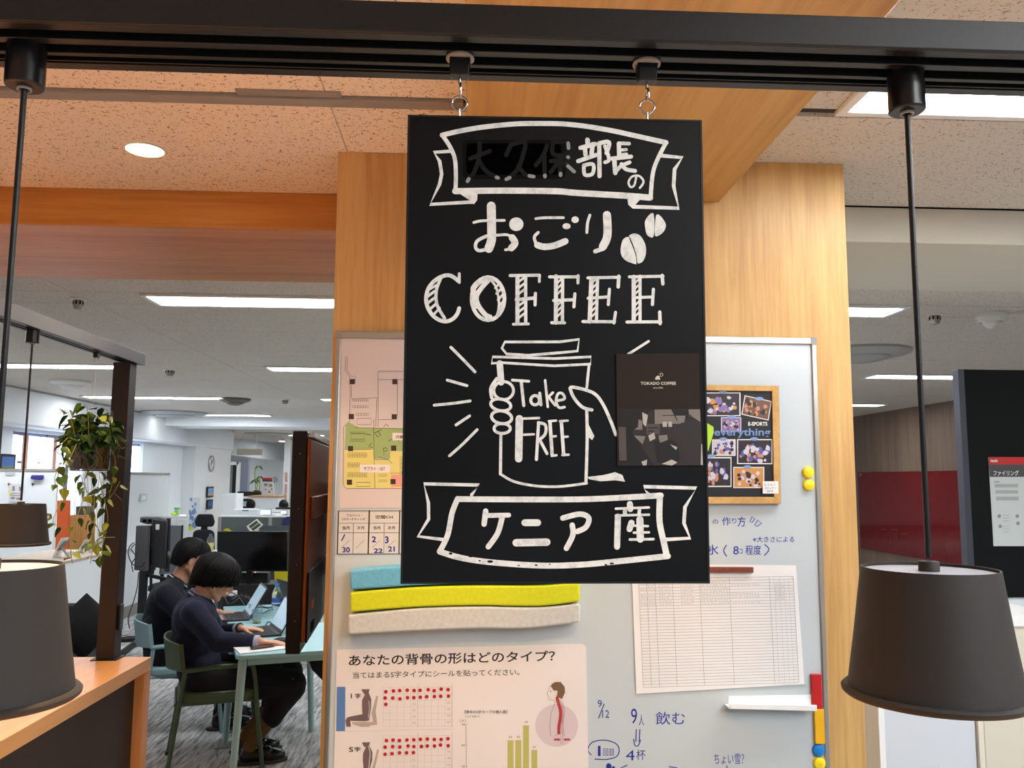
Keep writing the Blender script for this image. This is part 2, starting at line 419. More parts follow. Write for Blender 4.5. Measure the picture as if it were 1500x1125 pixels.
place_light(-2.6, 16.9, 'strip light hidden just past the white beam')
place_light(-1.2, 20.2, 'strip light of the far row hidden by the column edge')
place_light(4.6, 2.01, 'strip light beyond the upper right corner')
place_light(2.1, -0.9, 'strip light behind the camera on the right'); place_light(2.1, -1.9, 'unseen strip light added rearmost behind the camera on the right'); place_light(2.1, 0.35, 'unseen strip light added over the camera on the right'); place_light(1.75, -1.4, 'unseen strip light added between the rows behind the camera'); place_light(1.75, -0.35, 'unseen strip light added just behind the camera'); place_light(4.3, -0.9, 'strip light behind the camera on the far right')  # strips off the row spacing are added to brighten sign and whiteboard
for k_, (x, y) in enumerate(((-2.6, 15.9), (-2.0, 18.6), (-8, 21.5), (-10, 25))): place_light(x, y, ['unseen strip light added just behind the white beam', 'unseen strip light added between the far rows', 'unseen strip light added over the glass door bay', 'unseen strip light added in the far left corner'][k_])  # unseen off-row strips added to brighten the far white walls
# round air diffusers
mat('diffuser_grey', (176, 178, 176), 0.45, 0.2); mat('diffuser_white', (224, 224, 220), 0.5); mat('bronze_grille', (96, 90, 78), 0.5)
def air(px, py, R, label, z=CEIL, mt='diffuser_grey'):
    p = PZ(px, py, z); r = thing('air_diffuser', label, 'air vent', (p.x, p.y, z), 0, 'round air diffusers in the ceiling')
    M().lathe([(R, 0), (R*1.0, -0.018), (R*0.94, -0.03), (R*0.66, -0.05), (R*0.60, -0.03), (R*0.60, 0)], n=36).build('outer_ring', mt, r, local=True)
    M().lathe([(R*0.60, -0.035), (R*0.56, -0.06), (R*0.30, -0.085), (0.001, -0.09)], n=32).build('inner_cone', mt, r, local=True)
    return r
air(1262, 514, 0.36, 'big grey round air diffuser right of the wood column')
air(256, 604, 0.50, 'large round air diffuser beside the strip light on the left')
air(393, 635, 0.52, 'far round air diffuser above the brown screen')
air(103, 558, 0.20, 'flat white round vent under the small black frame', mt='diffuser_white')
air(344, 584, 0.20, 'dark flat round vent next to the strip light end', mt='bronze_grille')
air(1452, 460, 0.09, 'small flat round vent on the far right of the ceiling', mt='diffuser_white')
def detector(px, py, R, label, mt='diffuser_white', drop=0.05):
    p = PZ(px, py, CEIL); r = thing('smoke_detector', label, 'smoke detector', (p.x, p.y, CEIL), 0, 'small ceiling detectors')
    M().lathe([(R, 0), (R, -0.008), (R*0.9, -0.012)], n=24, capt=True).build('base', mt, r, local=True)
    M().lathe([(R*0.62, -0.012), (R*0.62, -0.012-drop*0.6), (R*0.45, -0.012-drop)], n=20, capt=True).build('sensor', 'grey_trim', r, local=True)
    for k in range(8):
        q = 2*PI*k/8; M().obox((R*0.62*math.cos(q), R*0.62*math.sin(q), -0.012-drop*0.3), (0.002*math.cos(q), 0.002*math.sin(q), 0), (-0.004*math.sin(q), 0.004*math.cos(q), 0), (0, 0, drop*0.2)).build('slot', 'groove_black', r, local=True)
detector(115, 437, 0.042, 'smoke detector above the small black frame on the left')
detector(249, 541, 0.065, 'pale smoke detector between two strip lights')
detector(418, 585, 0.06, 'tiny detector above the brown screen')
detector(1369, 460, 0.05, 'smoke detector to the right of the lamp cord')
detector(17, 581, 0.07, 'tiny detector at the left edge behind the black cord')
# two flush air conditioner cassettes
for (px, py, s, lab) in ((75, 602, 0.55, 'square ceiling cassette air conditioner behind the hanging plant'), (225, 631.5, 0.9, 'far ceiling cassette air conditioner right of the black post'), (350, 652.5, 0.9, 'farthest ceiling cassette with dark slots above the clock')):
    p = PZ(px, py, CEIL); r = thing('air_conditioner', lab, 'air conditioner', (p.x, p.y, CEIL), 0, 'ceiling cassettes')
    M().box(-s, s, -s, s, -0.03, 0).build('panel', mat('cassette', (206, 200, 180), 0.5), r, local=True, bevel=0.01)
    M().box(-s*0.55, s*0.55, -s*0.55, s*0.55, -0.036, -0.03).build('grille', 'diffuser_white', r, local=True)
    for k in range(4):
        a = k*PI/2; c, d = Vector((math.cos(a), math.sin(a), 0)), Vector((-math.sin(a), math.cos(a), 0))
        M().obox(c*s*0.76+Vector((0, 0, -0.033)), c*s*0.06, d*s*0.5, (0, 0, 0.004)).build('air_slot', 'bronze_grille', r, local=True)
# ceiling projector bracket / hanging sign far away
p = PD(366, 661.5, 19); r = thing('hanging_sign', 'pale beige board hung under the far ceiling', 'sign', (p.x, p.y, p.z))
M().box(-0.28, 0.28, -0.03, 0.03, -0.08, 0.06).build('board', mat('beige', (206, 198, 182), 0.6), r, local=True, bevel=0.004)
for s_ in (-0.15, 0.15): M().tube([(s_, 0, 0.06), (s_, 0, CEIL-p.z)], 0.008).build('rod', 'white_trim', r, local=True)
# warm downlight
p = (PZ(184, 219, CEIL)+PZ(241, 219, CEIL))/2; r = thing('downlight', 'round warm downlight glowing in the speckled ceiling', 'downlight', (p.x, p.y, CEIL)); DL0 = r
M().lathe([(0.062, 0.0), (0.062, -0.003), (0.056, -0.004), (0.054, -0.001)], n=40).build('ring', 'white_trim', r, local=True)
M().lathe([(0.054, -0.002), (0.03, -0.0025), (0.001, -0.003)], n=40).build('lamp', 'warm_bulb', r, local=True)
for i, (x, y, z, tg, en, cone) in enumerate(DOWN[1:]):
    dup(DL0, (x, y, z+0.01 if z > 2.5 else SOF), 0, ['unseen warm downlight added above the near counter', 'unseen warm downlight added over the left counter corner', 'unseen warm downlight added over the left counter middle', 'unseen warm downlight added beside the overhead beam', 'warm downlight aimed at the whiteboard left edge', 'warm downlight set into the overhead wooden beam'][i])
# ================================================================== black track frame overhead
YS = 0.8254
ZB = 1.98
ya, yb = PZ(810, 54, ZB).y, PZ(810, 122, ZB).y
ztop = PY(810, 9, ya).z
fr = thing('lighting_track', 'long black grooved metal track beam across the top', 'frame', (0, YS, ZB))
M().box(-1.6, 1.6, ya, ya+0.004, ZB, ztop).build('front_plate', 'black_metal', fr, bevel=0.0012)
tr = M(); n = 9; W_ = (yb-ya)
tr.box(-1.6, 1.6, ya+0.004, yb-0.002, ZB+0.016, ztop)
prof = [(0.00, 0.17), (0.34, 0.45), (0.63, 0.70), (0.80, 0.82), (0.86, 1.0)]
for a_, b_ in prof: tr.box(-1.6, 1.6, ya+W_*a_+(0.004 if a_ == 0 else 0), ya+W_*b_, ZB, ZB+0.016)
tr.box(-1.6, 1.6, ya+W_*0.19, ya+W_*0.21, ZB+0.002, ZB+0.016)
tr.build('track_rail', 'black_track', fr, bevel=0.0006)
g = M()
for a_, b_ in ((0.21, 0.34), (0.45, 0.63), (0.70, 0.80)): g.box(-1.6, 1.6, ya+W_*a_, ya+W_*b_, ZB+0.008, ZB+0.0155)
g.build('groove', 'groove_black', fr)
YM = ya+W_*0.55
mat('shade_grey', (50, 48, 46), 0.6, spec=0.3); mat('shade_lid', (170, 174, 190), 0.35); mat('letter_white', (226, 226, 220), 0.6)
mat('shade_inner', (235, 235, 230), 0.5); mat('cord_black', (14, 14, 15), 0.4)
def pendant(x, y, ztrack, ztop_, rt, rb, h, label, adx=0.0):
    r = thing('pendant_lamp', label, 'pendant lamp', (x, y, ztop_-h), 0, 'charcoal pendant lamps on black tracks')
    zt = h; H = ztrack-(ztop_-h)
    # track adapter: rounded block
    ad = M(); ad.prism([(math.cos(q)*0.0185*1.0, math.sin(q)*0.0185, H-0.042) for q in [2*PI*k/20 for k in range(20)]], (0, 0, 0.05))
    ad.build('adapter', 'black_plastic', r, local=True, bevel=0.002)
    M().lathe([(0.007, H-0.0425), (0.007, H-0.045), (0.0052, H-0.045), (0.0052, H-0.042)], n=20).build('collar', 'grey_trim', r, local=True)
    M().tube([(0, 0, h+0.01), (0, 0, H-0.04)], 0.0029, 12).build('cord', 'cord_black', r, local=True)
    M().lathe([(0.0098, h-0.008), (0.0098, h+0.006), (0.0092, h+0.0068), (0.003, h+0.0068)], n=28, capb=True).build('socket_cap', 'shade_grey', r, local=True, bevel=0.0008)
    s = M(); th = 0.0018
    s.lathe([(rt-th, h-0.010), (rt-th, h), (rt, h), (rt+(rb-rt)*0.5, h*0.5), (rb, 0.006), (rb+0.004, 0.006), (rb+0.0065, 0.0035), (rb+0.006, 0.0005), (rb+0.003, -0.002), (rb-0.001, -0.001), (rb-0.002, 0.004), (rt-th, h-0.010)], n=72)
    sh = s.build('lamp_shade', 'shade_grey', r, local=True, angle=50)
    M().lathe([(0.0098, h-0.003), (rt-th-0.0002, h-0.003)], n=48).build('top_disc', 'shade_lid', r, local=True)
    M().ball((0, 0, h*0.35), (0.028, 0.028, 0.034), 16, 10).build('bulb', 'shade_inner', r, local=True)
    lg = M()
    def wrap(u, v_):   # wrap lettering around the shade
        a = adx+(u-0.5)*0.12; hh = 0.012+v_*0.007; R_ = rb+(rt-rb)*hh/h+0.0004
        return Vector((R_*math.sin(a), -R_*math.cos(a), hh))
    vs, fs = text_geo('uc', 0.01); lg.add([wrap(a, b) for a, b in vs], fs); lg.build('logo', 'letter_white', r, local=True)
    return r
zt_ = PY(1366, 832, YM).z; xr = (PY(1262, 827, YM).x+PY(1470, 827, YM).x)/2
rt = (PY(1470, 827, YM).x-PY(1262, 827, YM).x)/2*0.875; zb_ = PY(1366, 1018, YM).z
rb = rt*1.255; XR = PY(1329, 170, YM).x
pendant(XR, YM, ZB, zt_, rt, rb, zt_-zb_, 'charcoal pendant lamp hanging at the right edge, shown whole', 1.9)
XL = PY(36, 125, YM).x
pendant(XL, YM, ZB, zt_+0.001, rt, rb, zt_-zb_, 'large charcoal pendant lamp cut by the left edge above the wooden counter', 0.24)
# the near counter under the track beam, below the picture
nc = thing('near_counter', 'oak counter standing under the long track beam, in front of the camera', 'counter', (0, 0.9, 0))
M().box(-1.12, 1.6, 0.45, 1.25, 0.855, 0.90).build('worktop', 'oak_counter', nc, bevel=0.0015)
for x_ in (-1.12, 1.545): M().box(x_, x_+0.055, 0.45, 1.25, 0, 0.855).build('end_panel', 'oak_counter', nc)
M().box(-1.06, 1.545, 1.19, 1.215, 0.05, 0.855).build('front_panel', 'shade_grey', nc)
for x_ in (-1.57, 1.53): M().box(x_, x_+0.05, YS-0.03, YS+0.03, 0.90, ZB).build('post', 'black_metal', fr)
# second frame on the left counter
CT = 0.90; CX = -1.15
cy1 = PZ(222, 962, CT).y; CX = PZ(222, 962, CT).x
f2 = thing('post_frame', 'dark metal post and track beam standing on the wooden counter', 'frame', tuple(PZ(155, 966, CT)))
pb = PZ(155, 966, CT); PXx, PYy = pb.x, pb.y+0.02
M().box(PXx-0.031, PXx+0.031, PYy-0.031, PYy+0.031, CT+0.003, ZB-0.01).build('post', mat('post_brown', (34, 24, 18), 0.45), f2, bevel=0.0015)
M().box(PXx-0.045, PXx+0.045, PYy-0.045, PYy+0.045, CT, CT+0.003).build('base_plate', 'black_metal', f2)
M().box(PXx+0.031, PXx+0.040, PYy-0.016, PYy+0.016, CT+0.10, CT+0.19).build('cable_clip', 'black_plastic', f2, bevel=0.002)
BX = PXx+0.02
M().box(BX+0.026, BX+0.03, 0.9, PYy+0.06, ZB-0.01, ZB+0.034).build('side_plate', mat('frame_blue', (98, 106, 124), 0.4), f2, bevel=0.001)
b2_ = M(); b2_.box(BX-0.03, BX+0.026, 0.9, PYy+0.06, ZB+0.004, ZB+0.034)
for a_, c_ in ((-0.03, -0.018), (-0.008, 0.0), (0.008, 0.026)): b2_.box(BX+a_, BX+c_, 0.9, PYy+0.06, ZB-0.01, ZB+0.004)
b2_.build('track_rail', 'black_track', f2, bevel=0.001)
def on_beam(px, py):
    r_ = ray(px, py); return CAM+r_*(BX/r_.x)
q = on_beam(45, 535)
ppx = on_beam(36, 738)
pendant(BX, q.y, ZB-0.006, ppx.z, rt*1.00, rb*0.97, (zt_-zb_)*0.93, 'smaller looking brown-lit pendant lamp hanging on the far counter frame', 0.75)

# ================================================================== blackboard sign
sg = thing('blackboard_sign', 'black hanging board hand-lettered in white marker about free coffee', 'sign', (0.0832, YS, 1.6827-0.2332))
SC = Vector((0.0832, YS, 1.6827)); SW, SH = 0.30, 0.4664
sx = Vector((math.cos(-0.0132), math.sin(-0.0132), 0)); tz = Vector((0, -0.0197, 1)).normalized()
su = (sx+tz*0.0033).normalized(); sv = (tz-sx*0.0033).normalized(); sn = su.cross(sv)   # sn points away from the camera side
if sn.y > 0: sn = -sn
m = mat('board_black', (13, 14, 15), 0.40, spec=0.26); t = NT(m); vv = t.coords(); a = t.noise(vv, 7, 3); 
t.l(t.ramp(a, [(0.35, (7, 8, 9)), (0.7, (16, 18, 20))]), t.b.inputs['Base Color'])
M().obox(SC-sn*0.0035, su*(SW/2-0.002), sv*(SH/2-0.002), sn*0.0032).build('board', 'board_black', sg)
eg = M()
for a_, b_, c_, d_ in ((0, SH/2-0.001, SW/2, 0.001), (0, -SH/2+0.001, SW/2, 0.001), (-SW/2+0.001, 0, 0.001, SH/2-0.002), (SW/2-0.001, 0, 0.001, SH/2-0.002)):
    eg.obox(SC-sn*0.0035+su*a_+sv*b_, su*c_, sv*d_, sn*0.0038)
eg.build('edge_trim', mat('edge_black', (24, 25, 26), 0.3), sg)
def onS(lift):
    def f(x, y):
        return PP(x, y, SC+sn*lift, sn)
    return f
for k, hx in enumerate((673, 948)):
    pt = PY(hx, 165+k*5, YS)
    e1 = thing('screw_eye', ['steel screw eye in the left of the sign top edge', 'steel screw eye in the right of the sign top edge'][k], 'screw eye', tuple(pt), 0, 'screw eyes of the hanging sign')
    ring = [(math.sin(q)*0.0078*(1-0.25*max(0, -math.cos(q))), 0, 0.0095-math.cos(q+PI)*0.0078) for q in [2*PI*i/28 for i in range(28)]]
    M().tube(ring, 0.0011, 10, closed=True).build('eye', 'chrome', e1, local=True); M().tube([(0, 0, 0.0035), (0, 0, -0.004)], 0.0012).build('shank', 'chrome', e1, local=True)
    hz = ZB-0.001
    e2 = thing('track_hook', ['black track hook carrying the left of the sign', 'black track hook carrying the right of the sign'][k], 'hook', (pt.x, YS, hz), 0, 'track hooks of the hanging sign')
    M().prism([(-0.0115, -0.008, 0), (0.0115, -0.008, 0), (0.0115, 0.008, 0), (-0.0115, 0.008, 0)], (0, 0, 0.008)).build('mount', 'black_plastic', e2, local=True, bevel=0.002)
    bl_ = M(); 
    ring1 = [(-0.0105, -0.008), (0.0105, -0.008), (0.0115, 0), (0.0105, 0.008), (-0.0105, 0.008), (-0.0115, 0)]
    vs = [(x, y, 0) for x, y in ring1]+[(x*0.86, y*0.86, -0.021) for x, y in ring1]
    bl_.add(vs, [tuple(range(6)), tuple(range(11, 5, -1))]+[(i, i+6, (i+1) % 6+6, (i+1) % 6) for i in range(6)]); bl_.build('hook_body', 'black_plastic', e2, local=True, bevel=0.001)
    M().lathe([(0.0145, 0.0), (0.0145, -0.002), (0.012, -0.003)], n=24, capt=True).build('flange', 'grey_trim', e2, local=True)
    z0 = -0.021; z1 = pt.z+0.0175-hz
    hp = [(0, 0, z0+0.002), (0, 0, z0-0.006), (0.001, 0, z1+0.010)] + [(0.0012+0.0*math.sin(q), 0.0032*math.sin(q), z1+0.0035-0.0045*math.cos(q-0.0)) for q in [PI*0.9*i/6 for i in range(-6, 7)]]
    M().tube([(0, 0, z0+0.002), (0, 0, z0-0.007)], 0.0015).build('pin', 'chrome', e2, local=True)
    lk = [(0.0006, math.sin(q)*0.0042, (z0-0.007+z1)/2 - math.cos(q)*abs(z1-(z0-0.007))/2*1.05) for q in [2*PI*i/20 for i in range(20)]]
    M().tube(lk, 0.0012, 8, closed=True).build('hook_link', 'chrome', e2, local=True)
m = mat('white_marker', (232, 232, 224), 0.6); t = NT(m); vv = t.coords(); a = t.noise(vv, 90, 4, 0.7, 0.6)
t.l(t.ramp(a, [(0.34, (206, 208, 204)), (0.5, (236, 236, 229)), (0.7, (248, 247, 240))]), t.b.inputs['Base Color'])
mat('faded_marker', (30, 29, 29), 0.8, spec=0.1); mat('faded_patch', (1, 1, 1), 0.9, spec=0.02)
LT = 0.00016
class Sg:
    n = 0
def S(mm, org, sc_, pts, wd, smooth=True, closed=False):
    Sg.n += 1
    put_line(mm, [(org[0]+x/sc_, org[1]+y/sc_) for x, y in pts], wd, onS(LT+Sg.n*0.0000022), smooth, closed)
def Pg(mm, org, sc_, pts, sm=False):
    Sg.n += 1
    if sm: pts = [(q.x, q.y) for q in catmull([(x, y, 0) for x, y in pts], 4, True)]
    put_poly(mm, [(org[0]+x/sc_, org[1]+y/sc_) for x, y in pts], onS(LT+Sg.n*0.0000022))
def El(mm, org, sc_, cx, cy, rx, ry, wd=None, ang=0):
    pts = []
    for i in range(24):
        q = 2*PI*i/24; x, y = rx*math.cos(q), ry*math.sin(q); pts.append((cx+x*math.cos(ang)-y*math.sin(ang), cy+x*math.sin(ang)+y*math.cos(ang)))
    if wd: S(mm, org, sc_, pts, wd, False, True)
    else: Pg(mm, org, sc_, pts)
A_, B_, s1 = (600, 170), (810, 170), 6.818
def BtoA(p): return (p[0]+210*6.818, p[1])
mm = M()
S(mm, A_, s1, [(325, 190), (500, 150), (700, 115), (950, 87), (1150, 75), (1430, 75)]+[BtoA(p) for p in ((150, 82), (350, 105), (600, 148), (800, 192), (950, 225), (1130, 265))], 7.2)
S(mm, A_, s1, [(330, 195), (400, 300), (450, 420), (462, 560), (460, 700), (452, 755)], 6)
S(mm, A_, s1, [(455, 750), (900, 745), (1450, 750)]+[BtoA(p) for p in ((200, 765), (450, 780), (750, 797), (970, 815))], 9)
S(mm, B_, s1, [(1130, 265), (1060, 400), (1000, 560), (975, 810)], 6)
S(mm, A_, s1, [(420, 350), (245, 362), (300, 450), (320, 580), (300, 680), (205, 882), (640, 857)], 5.2, smooth=False)
Pg(mm, A_, s1, [(480, 740), (680, 745), (675, 840), (640, 882), (600, 840), (510, 782)])
S(mm, B_, s1, [(1080, 395), (1290, 415), (1215, 530), (1205, 700), (1255, 920), (800, 905)], 5.6, smooth=False)
Pg(mm, B_, s1, [(740, 800), (900, 800), (820, 890), (790, 918), (752, 885)])
o = mm.build('ribbon_drawing', 'white_marker', sg)
# blurred out name: dark strokes with pale tips
mm = M(); put_poly(mm, [(682, 205), (824, 205), (829, 210), (829, 256), (823, 262), (683, 262), (678, 256), (678, 210)], onS(LT*0.45)); mm.build('blacked_out_patch', mat('faded_edge', (7, 7, 7), 0.7, spec=0.12), sg)
mm = M(); put_poly(mm, [(686, 210), (818, 210), (822, 214), (822, 251), (817, 256), (687, 256), (683, 251), (683, 214)], onS(LT*0.6)); mm.build('blacked_out_patch', 'faded_patch', sg)
mm = M()
for o_, p_ in ((A_, [(606, 605), (590, 632)]), (A_, [(845, 598), (872, 613)]), (A_, [(1020, 590), (995, 618)]), (A_, [(1165, 588), (1200, 598)]), (A_, [(1350, 572), (1351, 595)]), (B_, [(76, 550), (76, 578)]), (B_, [(120, 478), (155, 505)]), (B_, [(148, 255), (152, 275)])): S(mm, o_, s1, p_, 5.8, smooth=False)
mm.build('stroke_fades', mat('dim_marker', (78, 77, 75), 0.7, spec=0.2), sg, kind='stuff')
mm = M()
for p_ in ([(605, 425), (800, 350)], [(700, 270), (692, 420), (645, 560), (605, 610)], [(690, 440), (760, 545), (850, 600)], [(1010, 290), (965, 390)], [(1015, 285), (1150, 262), (1130, 400), (1080, 530), (1010, 600)], [(1085, 500), (1150, 580), (1190, 595)],
           [(1375, 290), (1330, 400), (1260, 490)], [(1345, 400), (1350, 570)], [(1430, 280), (1435, 380), (1560, 380), (1590, 260), (1430, 262)], [(1410, 450), (1560, 430)], [(1500, 400), (1505, 570)], [(1500, 440), (1410, 560)], [(1510, 450), (1600, 530)]):
    S(mm, A_, s1, p_, 6.4)
mm.build('faded_lettering', 'faded_marker', sg)
mm = M()
for o_, p_ in ((A_, [(592, 628), (578, 652)]), (A_, [(868, 612), (884, 618)]), (A_, [(1000, 615), (965, 632)]), (A_, [(1195, 597), (1240, 605)]), (A_, [(1351, 592), (1352, 605)]), (B_, [(76, 575), (76, 592)]), (B_, [(150, 500), (212, 555)]), (B_, [(152, 270), (156, 320)]), (B_, [(150, 410), (153, 412)])):
    S(mm, o_, s1, p_, 5.2, smooth=False)
mm.build('stroke_tips', mat('pale_marker', (150, 150, 146), 0.6), sg, kind='stuff')
mm = M()
for p_, w_ in (([(345, 238), (350, 290)], 7), ([(275, 318), (420, 280)], 6.5), ([(318, 310), (325, 385)], 6.5), ([(398, 280), (385, 375)], 6.5), ([(252, 450), (430, 388)], 6.2), ([(308, 495), (318, 585), (395, 575), (400, 482), (308, 492)], 5.5), ([(462, 272), (465, 600)], 6.2), ([(460, 272), (560, 262), (535, 370)], 6.2), ([(520, 300), (560, 430), (520, 462)], 5.4),
               ([(658, 275), (662, 400)], 6.4), ([(655, 272), (760, 275)], 5.2), ([(690, 338), (732, 335)], 4.6), ([(690, 385), (735, 380)], 4.6), ([(590, 425), (780, 405)], 6), ([(612, 430), (622, 568)], 6.6), ([(618, 565), (680, 500), (765, 462)], 5.6), ([(685, 480), (730, 530), (820, 548)], 5.8), ([(832, 608), (812, 690), (775, 708), (755, 660), (790, 605), (860, 598), (905, 655), (868, 718)], 3.2)):
    S(mm, B_, s1, p_, w_)
C_ = (680, 290)
for p_, w_ in (([(270, 80), (274, 300), (272, 420), (245, 505)], 13), ([(95, 245), (180, 228), (400, 224)], 4), ([(225, 380), (135, 425), (112, 485), (145, 525), (230, 512)], 5), ([(325, 372), (430, 368), (500, 405)], 4), ([(478, 395), (508, 450), (470, 500)], 10), ([(480, 505), (412, 518)], 4),
               ([(715, 207), (800, 198), (990, 197)], 4), ([(738, 345), (700, 390), (715, 450)], 4.6), ([(730, 470), (800, 488), (900, 475), (1010, 432)], 9.5), ([(1255, 172), (1232, 250), (1225, 345)], 4.2), ([(1425, 170), (1432, 300), (1425, 400), (1385, 485)], 12), ([(1390, 505), (1308, 533)], 6.2)):
    S(mm, C_, s1, p_, w_)
El(mm, C_, s1, 520, 262, 72, 68); El(mm, C_, s1, 1022, 282, 40, 30); El(mm, C_, s1, 1108, 217, 37, 33)
E_, s2, D_, s3 = (600, 390), 7.5, (790, 290), 5.625
for p_, w_ in (([(545, 82), (546, 178)], 4.2), ([(540, 165), (470, 112), (400, 100), (300, 140), (215, 230), (182, 340), (195, 440), (250, 535), (330, 592), (410, 605), (480, 575), (525, 520), (545, 462)], 5.8), ([(345, 125), (300, 240), (290, 350), (312, 450), (385, 572)], 4.6),
               ([(225, 250), (300, 205)], 3.4), ([(200, 330), (292, 262)], 4), ([(205, 400), (290, 335)], 4), ([(230, 465), (300, 405)], 4), ([(275, 520), (330, 460)], 3.6),
               ([(700, 240), (740, 190), (800, 150), (870, 140)], 8), ([(870, 150), (800, 225), (735, 330), (755, 430), (830, 530), (885, 558)], 7), ([(880, 135), (945, 220), (972, 320), (982, 430), (962, 530), (920, 590)], 3.4), ([(700, 250), (705, 360), (725, 440)], 8),
               ([(940, 240), (985, 190)], 3.2), ([(955, 300), (1010, 245)], 3.6), ([(972, 370), (1030, 305)], 3.6), ([(980, 435), (1035, 385)], 3.6), ([(985, 500), (1030, 440)], 6),
               ([(1185, 110), (1185, 630)], 6), ([(1274, 110), (1276, 630)], 4.8), ([(1105, 102), (1425, 98)], 4.6), ([(1427, 98), (1425, 168)], 4), ([(1140, 637), (1305, 633)], 4), ([(1172, 368), (1380, 348)], 5), ([(1382, 298), (1378, 425)], 4.6)):
    S(mm, E_, s2, p_, w_)
El(mm, E_, s2, 862, 356, 180, 236, 5.6)
for yy in range(170, 630, 66):
    if abs(yy-368) > 30: S(mm, E_, s2, [(1200, yy), (1262, yy-48)], 3.4)
for p_, w_ in (([(138, 645), (136, 1028)], 6), ([(192, 650), (190, 1028)], 4.8), ([(85, 650), (320, 650)], 4.6), ([(320, 640), (318, 700)], 4.4), ([(118, 845), (285, 838)], 4.6), ([(293, 790), (285, 897)], 4.6), ([(102, 1028), (208, 1028)], 4.6),
               ([(430, 665), (415, 1018)], 6.4), ([(480, 660), (470, 1018)], 4.6), ([(400, 658), (660, 653)], 4.4), ([(655, 645), (650, 732)], 5.2), ([(402, 826), (570, 815)], 4.4), ([(578, 752), (568, 878)], 4.6), ([(360, 1018), (620, 1020)], 4.6), ([(628, 942), (615, 1030)], 4.4),
               ([(778, 650), (778, 1018)], 6.2), ([(830, 645), (830, 1018)], 4.6), ([(742, 650), (1020, 645)], 4.4), ([(1012, 638), (1018, 708)], 5), ([(780, 822), (935, 815)], 4.2), ([(940, 752), (932, 878)], 4.6), ([(722, 1022), (1000, 1020)], 4.6), ([(992, 940), (995, 1035)], 5)):
    S(mm, D_, s3, p_, w_)
for x0 in (150, 435, 790):
    for yy in range(700, 1010, 46):
        if abs(yy-830) > 14: S(mm, D_, s3, [(x0, yy), (x0+34, yy-36)], 2.8)
Pg(mm, D_, s3, [(735, 320), (690, 342), (670, 420), (680, 480), (720, 520), (790, 545), (800, 540), (795, 480), (772, 410), (745, 345)], True)
Pg(mm, D_, s3, [(742, 308), (790, 292), (840, 320), (875, 390), (878, 460), (855, 520), (820, 540), (808, 530), (800, 470), (775, 390), (752, 335)], True)
Pg(mm, D_, s3, [(940, 128), (905, 140), (872, 190), (872, 240), (885, 300), (920, 325), (942, 312), (948, 220)], True)
Pg(mm, D_, s3, [(965, 140), (1000, 150), (1040, 210), (1035, 260), (1000, 300), (955, 312), (952, 230)], True)
mm.build('marker_lettering', 'white_marker', sg, kind='stuff')
F_, s4 = (620, 480), 4.6875
def GtoF(p): return (p[0]+200*4.6875, p[1])
mm = M()
for p_, w_ in (([(190, 135), (270, 215), (355, 303)], 4.4), ([(165, 360), (300, 398)], 4.2), ([(75, 532), (200, 520), (322, 503)], 4.2), ([(225, 668), (318, 606)], 4.2), ([(180, 880), (265, 805), (370, 700)], 4.2)):
    S(mm, F_, s4, p_, w_)
S(mm, F_, s4, [GtoF((470, 182)), GtoF((610, 93))], 3.8)
S(mm, F_, s4, [(560, 98), (540, 140), (572, 180), (720, 190), GtoF((0, 172)), GtoF((122, 160)), GtoF((132, 80)), GtoF((0, 97)), (700, 98)], 4, smooth=False, closed=True)
S(mm, F_, s4, [(475, 200), (900, 212), GtoF((215, 200)), GtoF((212, 250)), (900, 262), (540, 240), (470, 245)], 3.8, smooth=False, closed=True)
S(mm, F_, s4, [(525, 245), (535, 375)], 9.5)
for p_, w_ in (([(200, 262), (185, 412)], 4), ([(385, 735), (345, 630), (290, 515), (225, 445), (85, 408), (78, 440), (110, 500), (160, 548), (220, 565)], 4.8), ([(185, 570), (188, 760), (180, 1055)], 4.6)):
    S(mm, F_, s4, [GtoF(q) for q in p_], w_)
Pg(mm, F_, s4, [GtoF(q) for q in ((185, 640), (238, 745), (222, 772), (190, 745))])
Pg(mm, F_, s4, [GtoF(q) for q in ((190, 1025), (300, 1012), (380, 992), (430, 1012), (448, 1058), (380, 1048), (280, 1055), (200, 1040))])
S(mm, F_, s4, [(533, 725), (530, 1005)], 4.4)
S(mm, F_, s4, [(530, 1005), (620, 1055), (760, 1085), (900, 1092), GtoF((60, 1085)), GtoF((185, 1068))], 3.8)
El(mm, F_, s4, 552, 432, 68, 62, 4.2); S(mm, F_, s4, [(505, 350), (465, 415), (470, 480)], 5); El(mm, F_, s4, 532, 530, 70, 40, 4.4, 0.18); El(mm, F_, s4, 538, 615, 70, 44, 4.6, 0.15); El(mm, F_, s4, 542, 692, 56, 34, 4.4)
mm.build('cup_drawing', 'white_marker', sg)
mm = M()
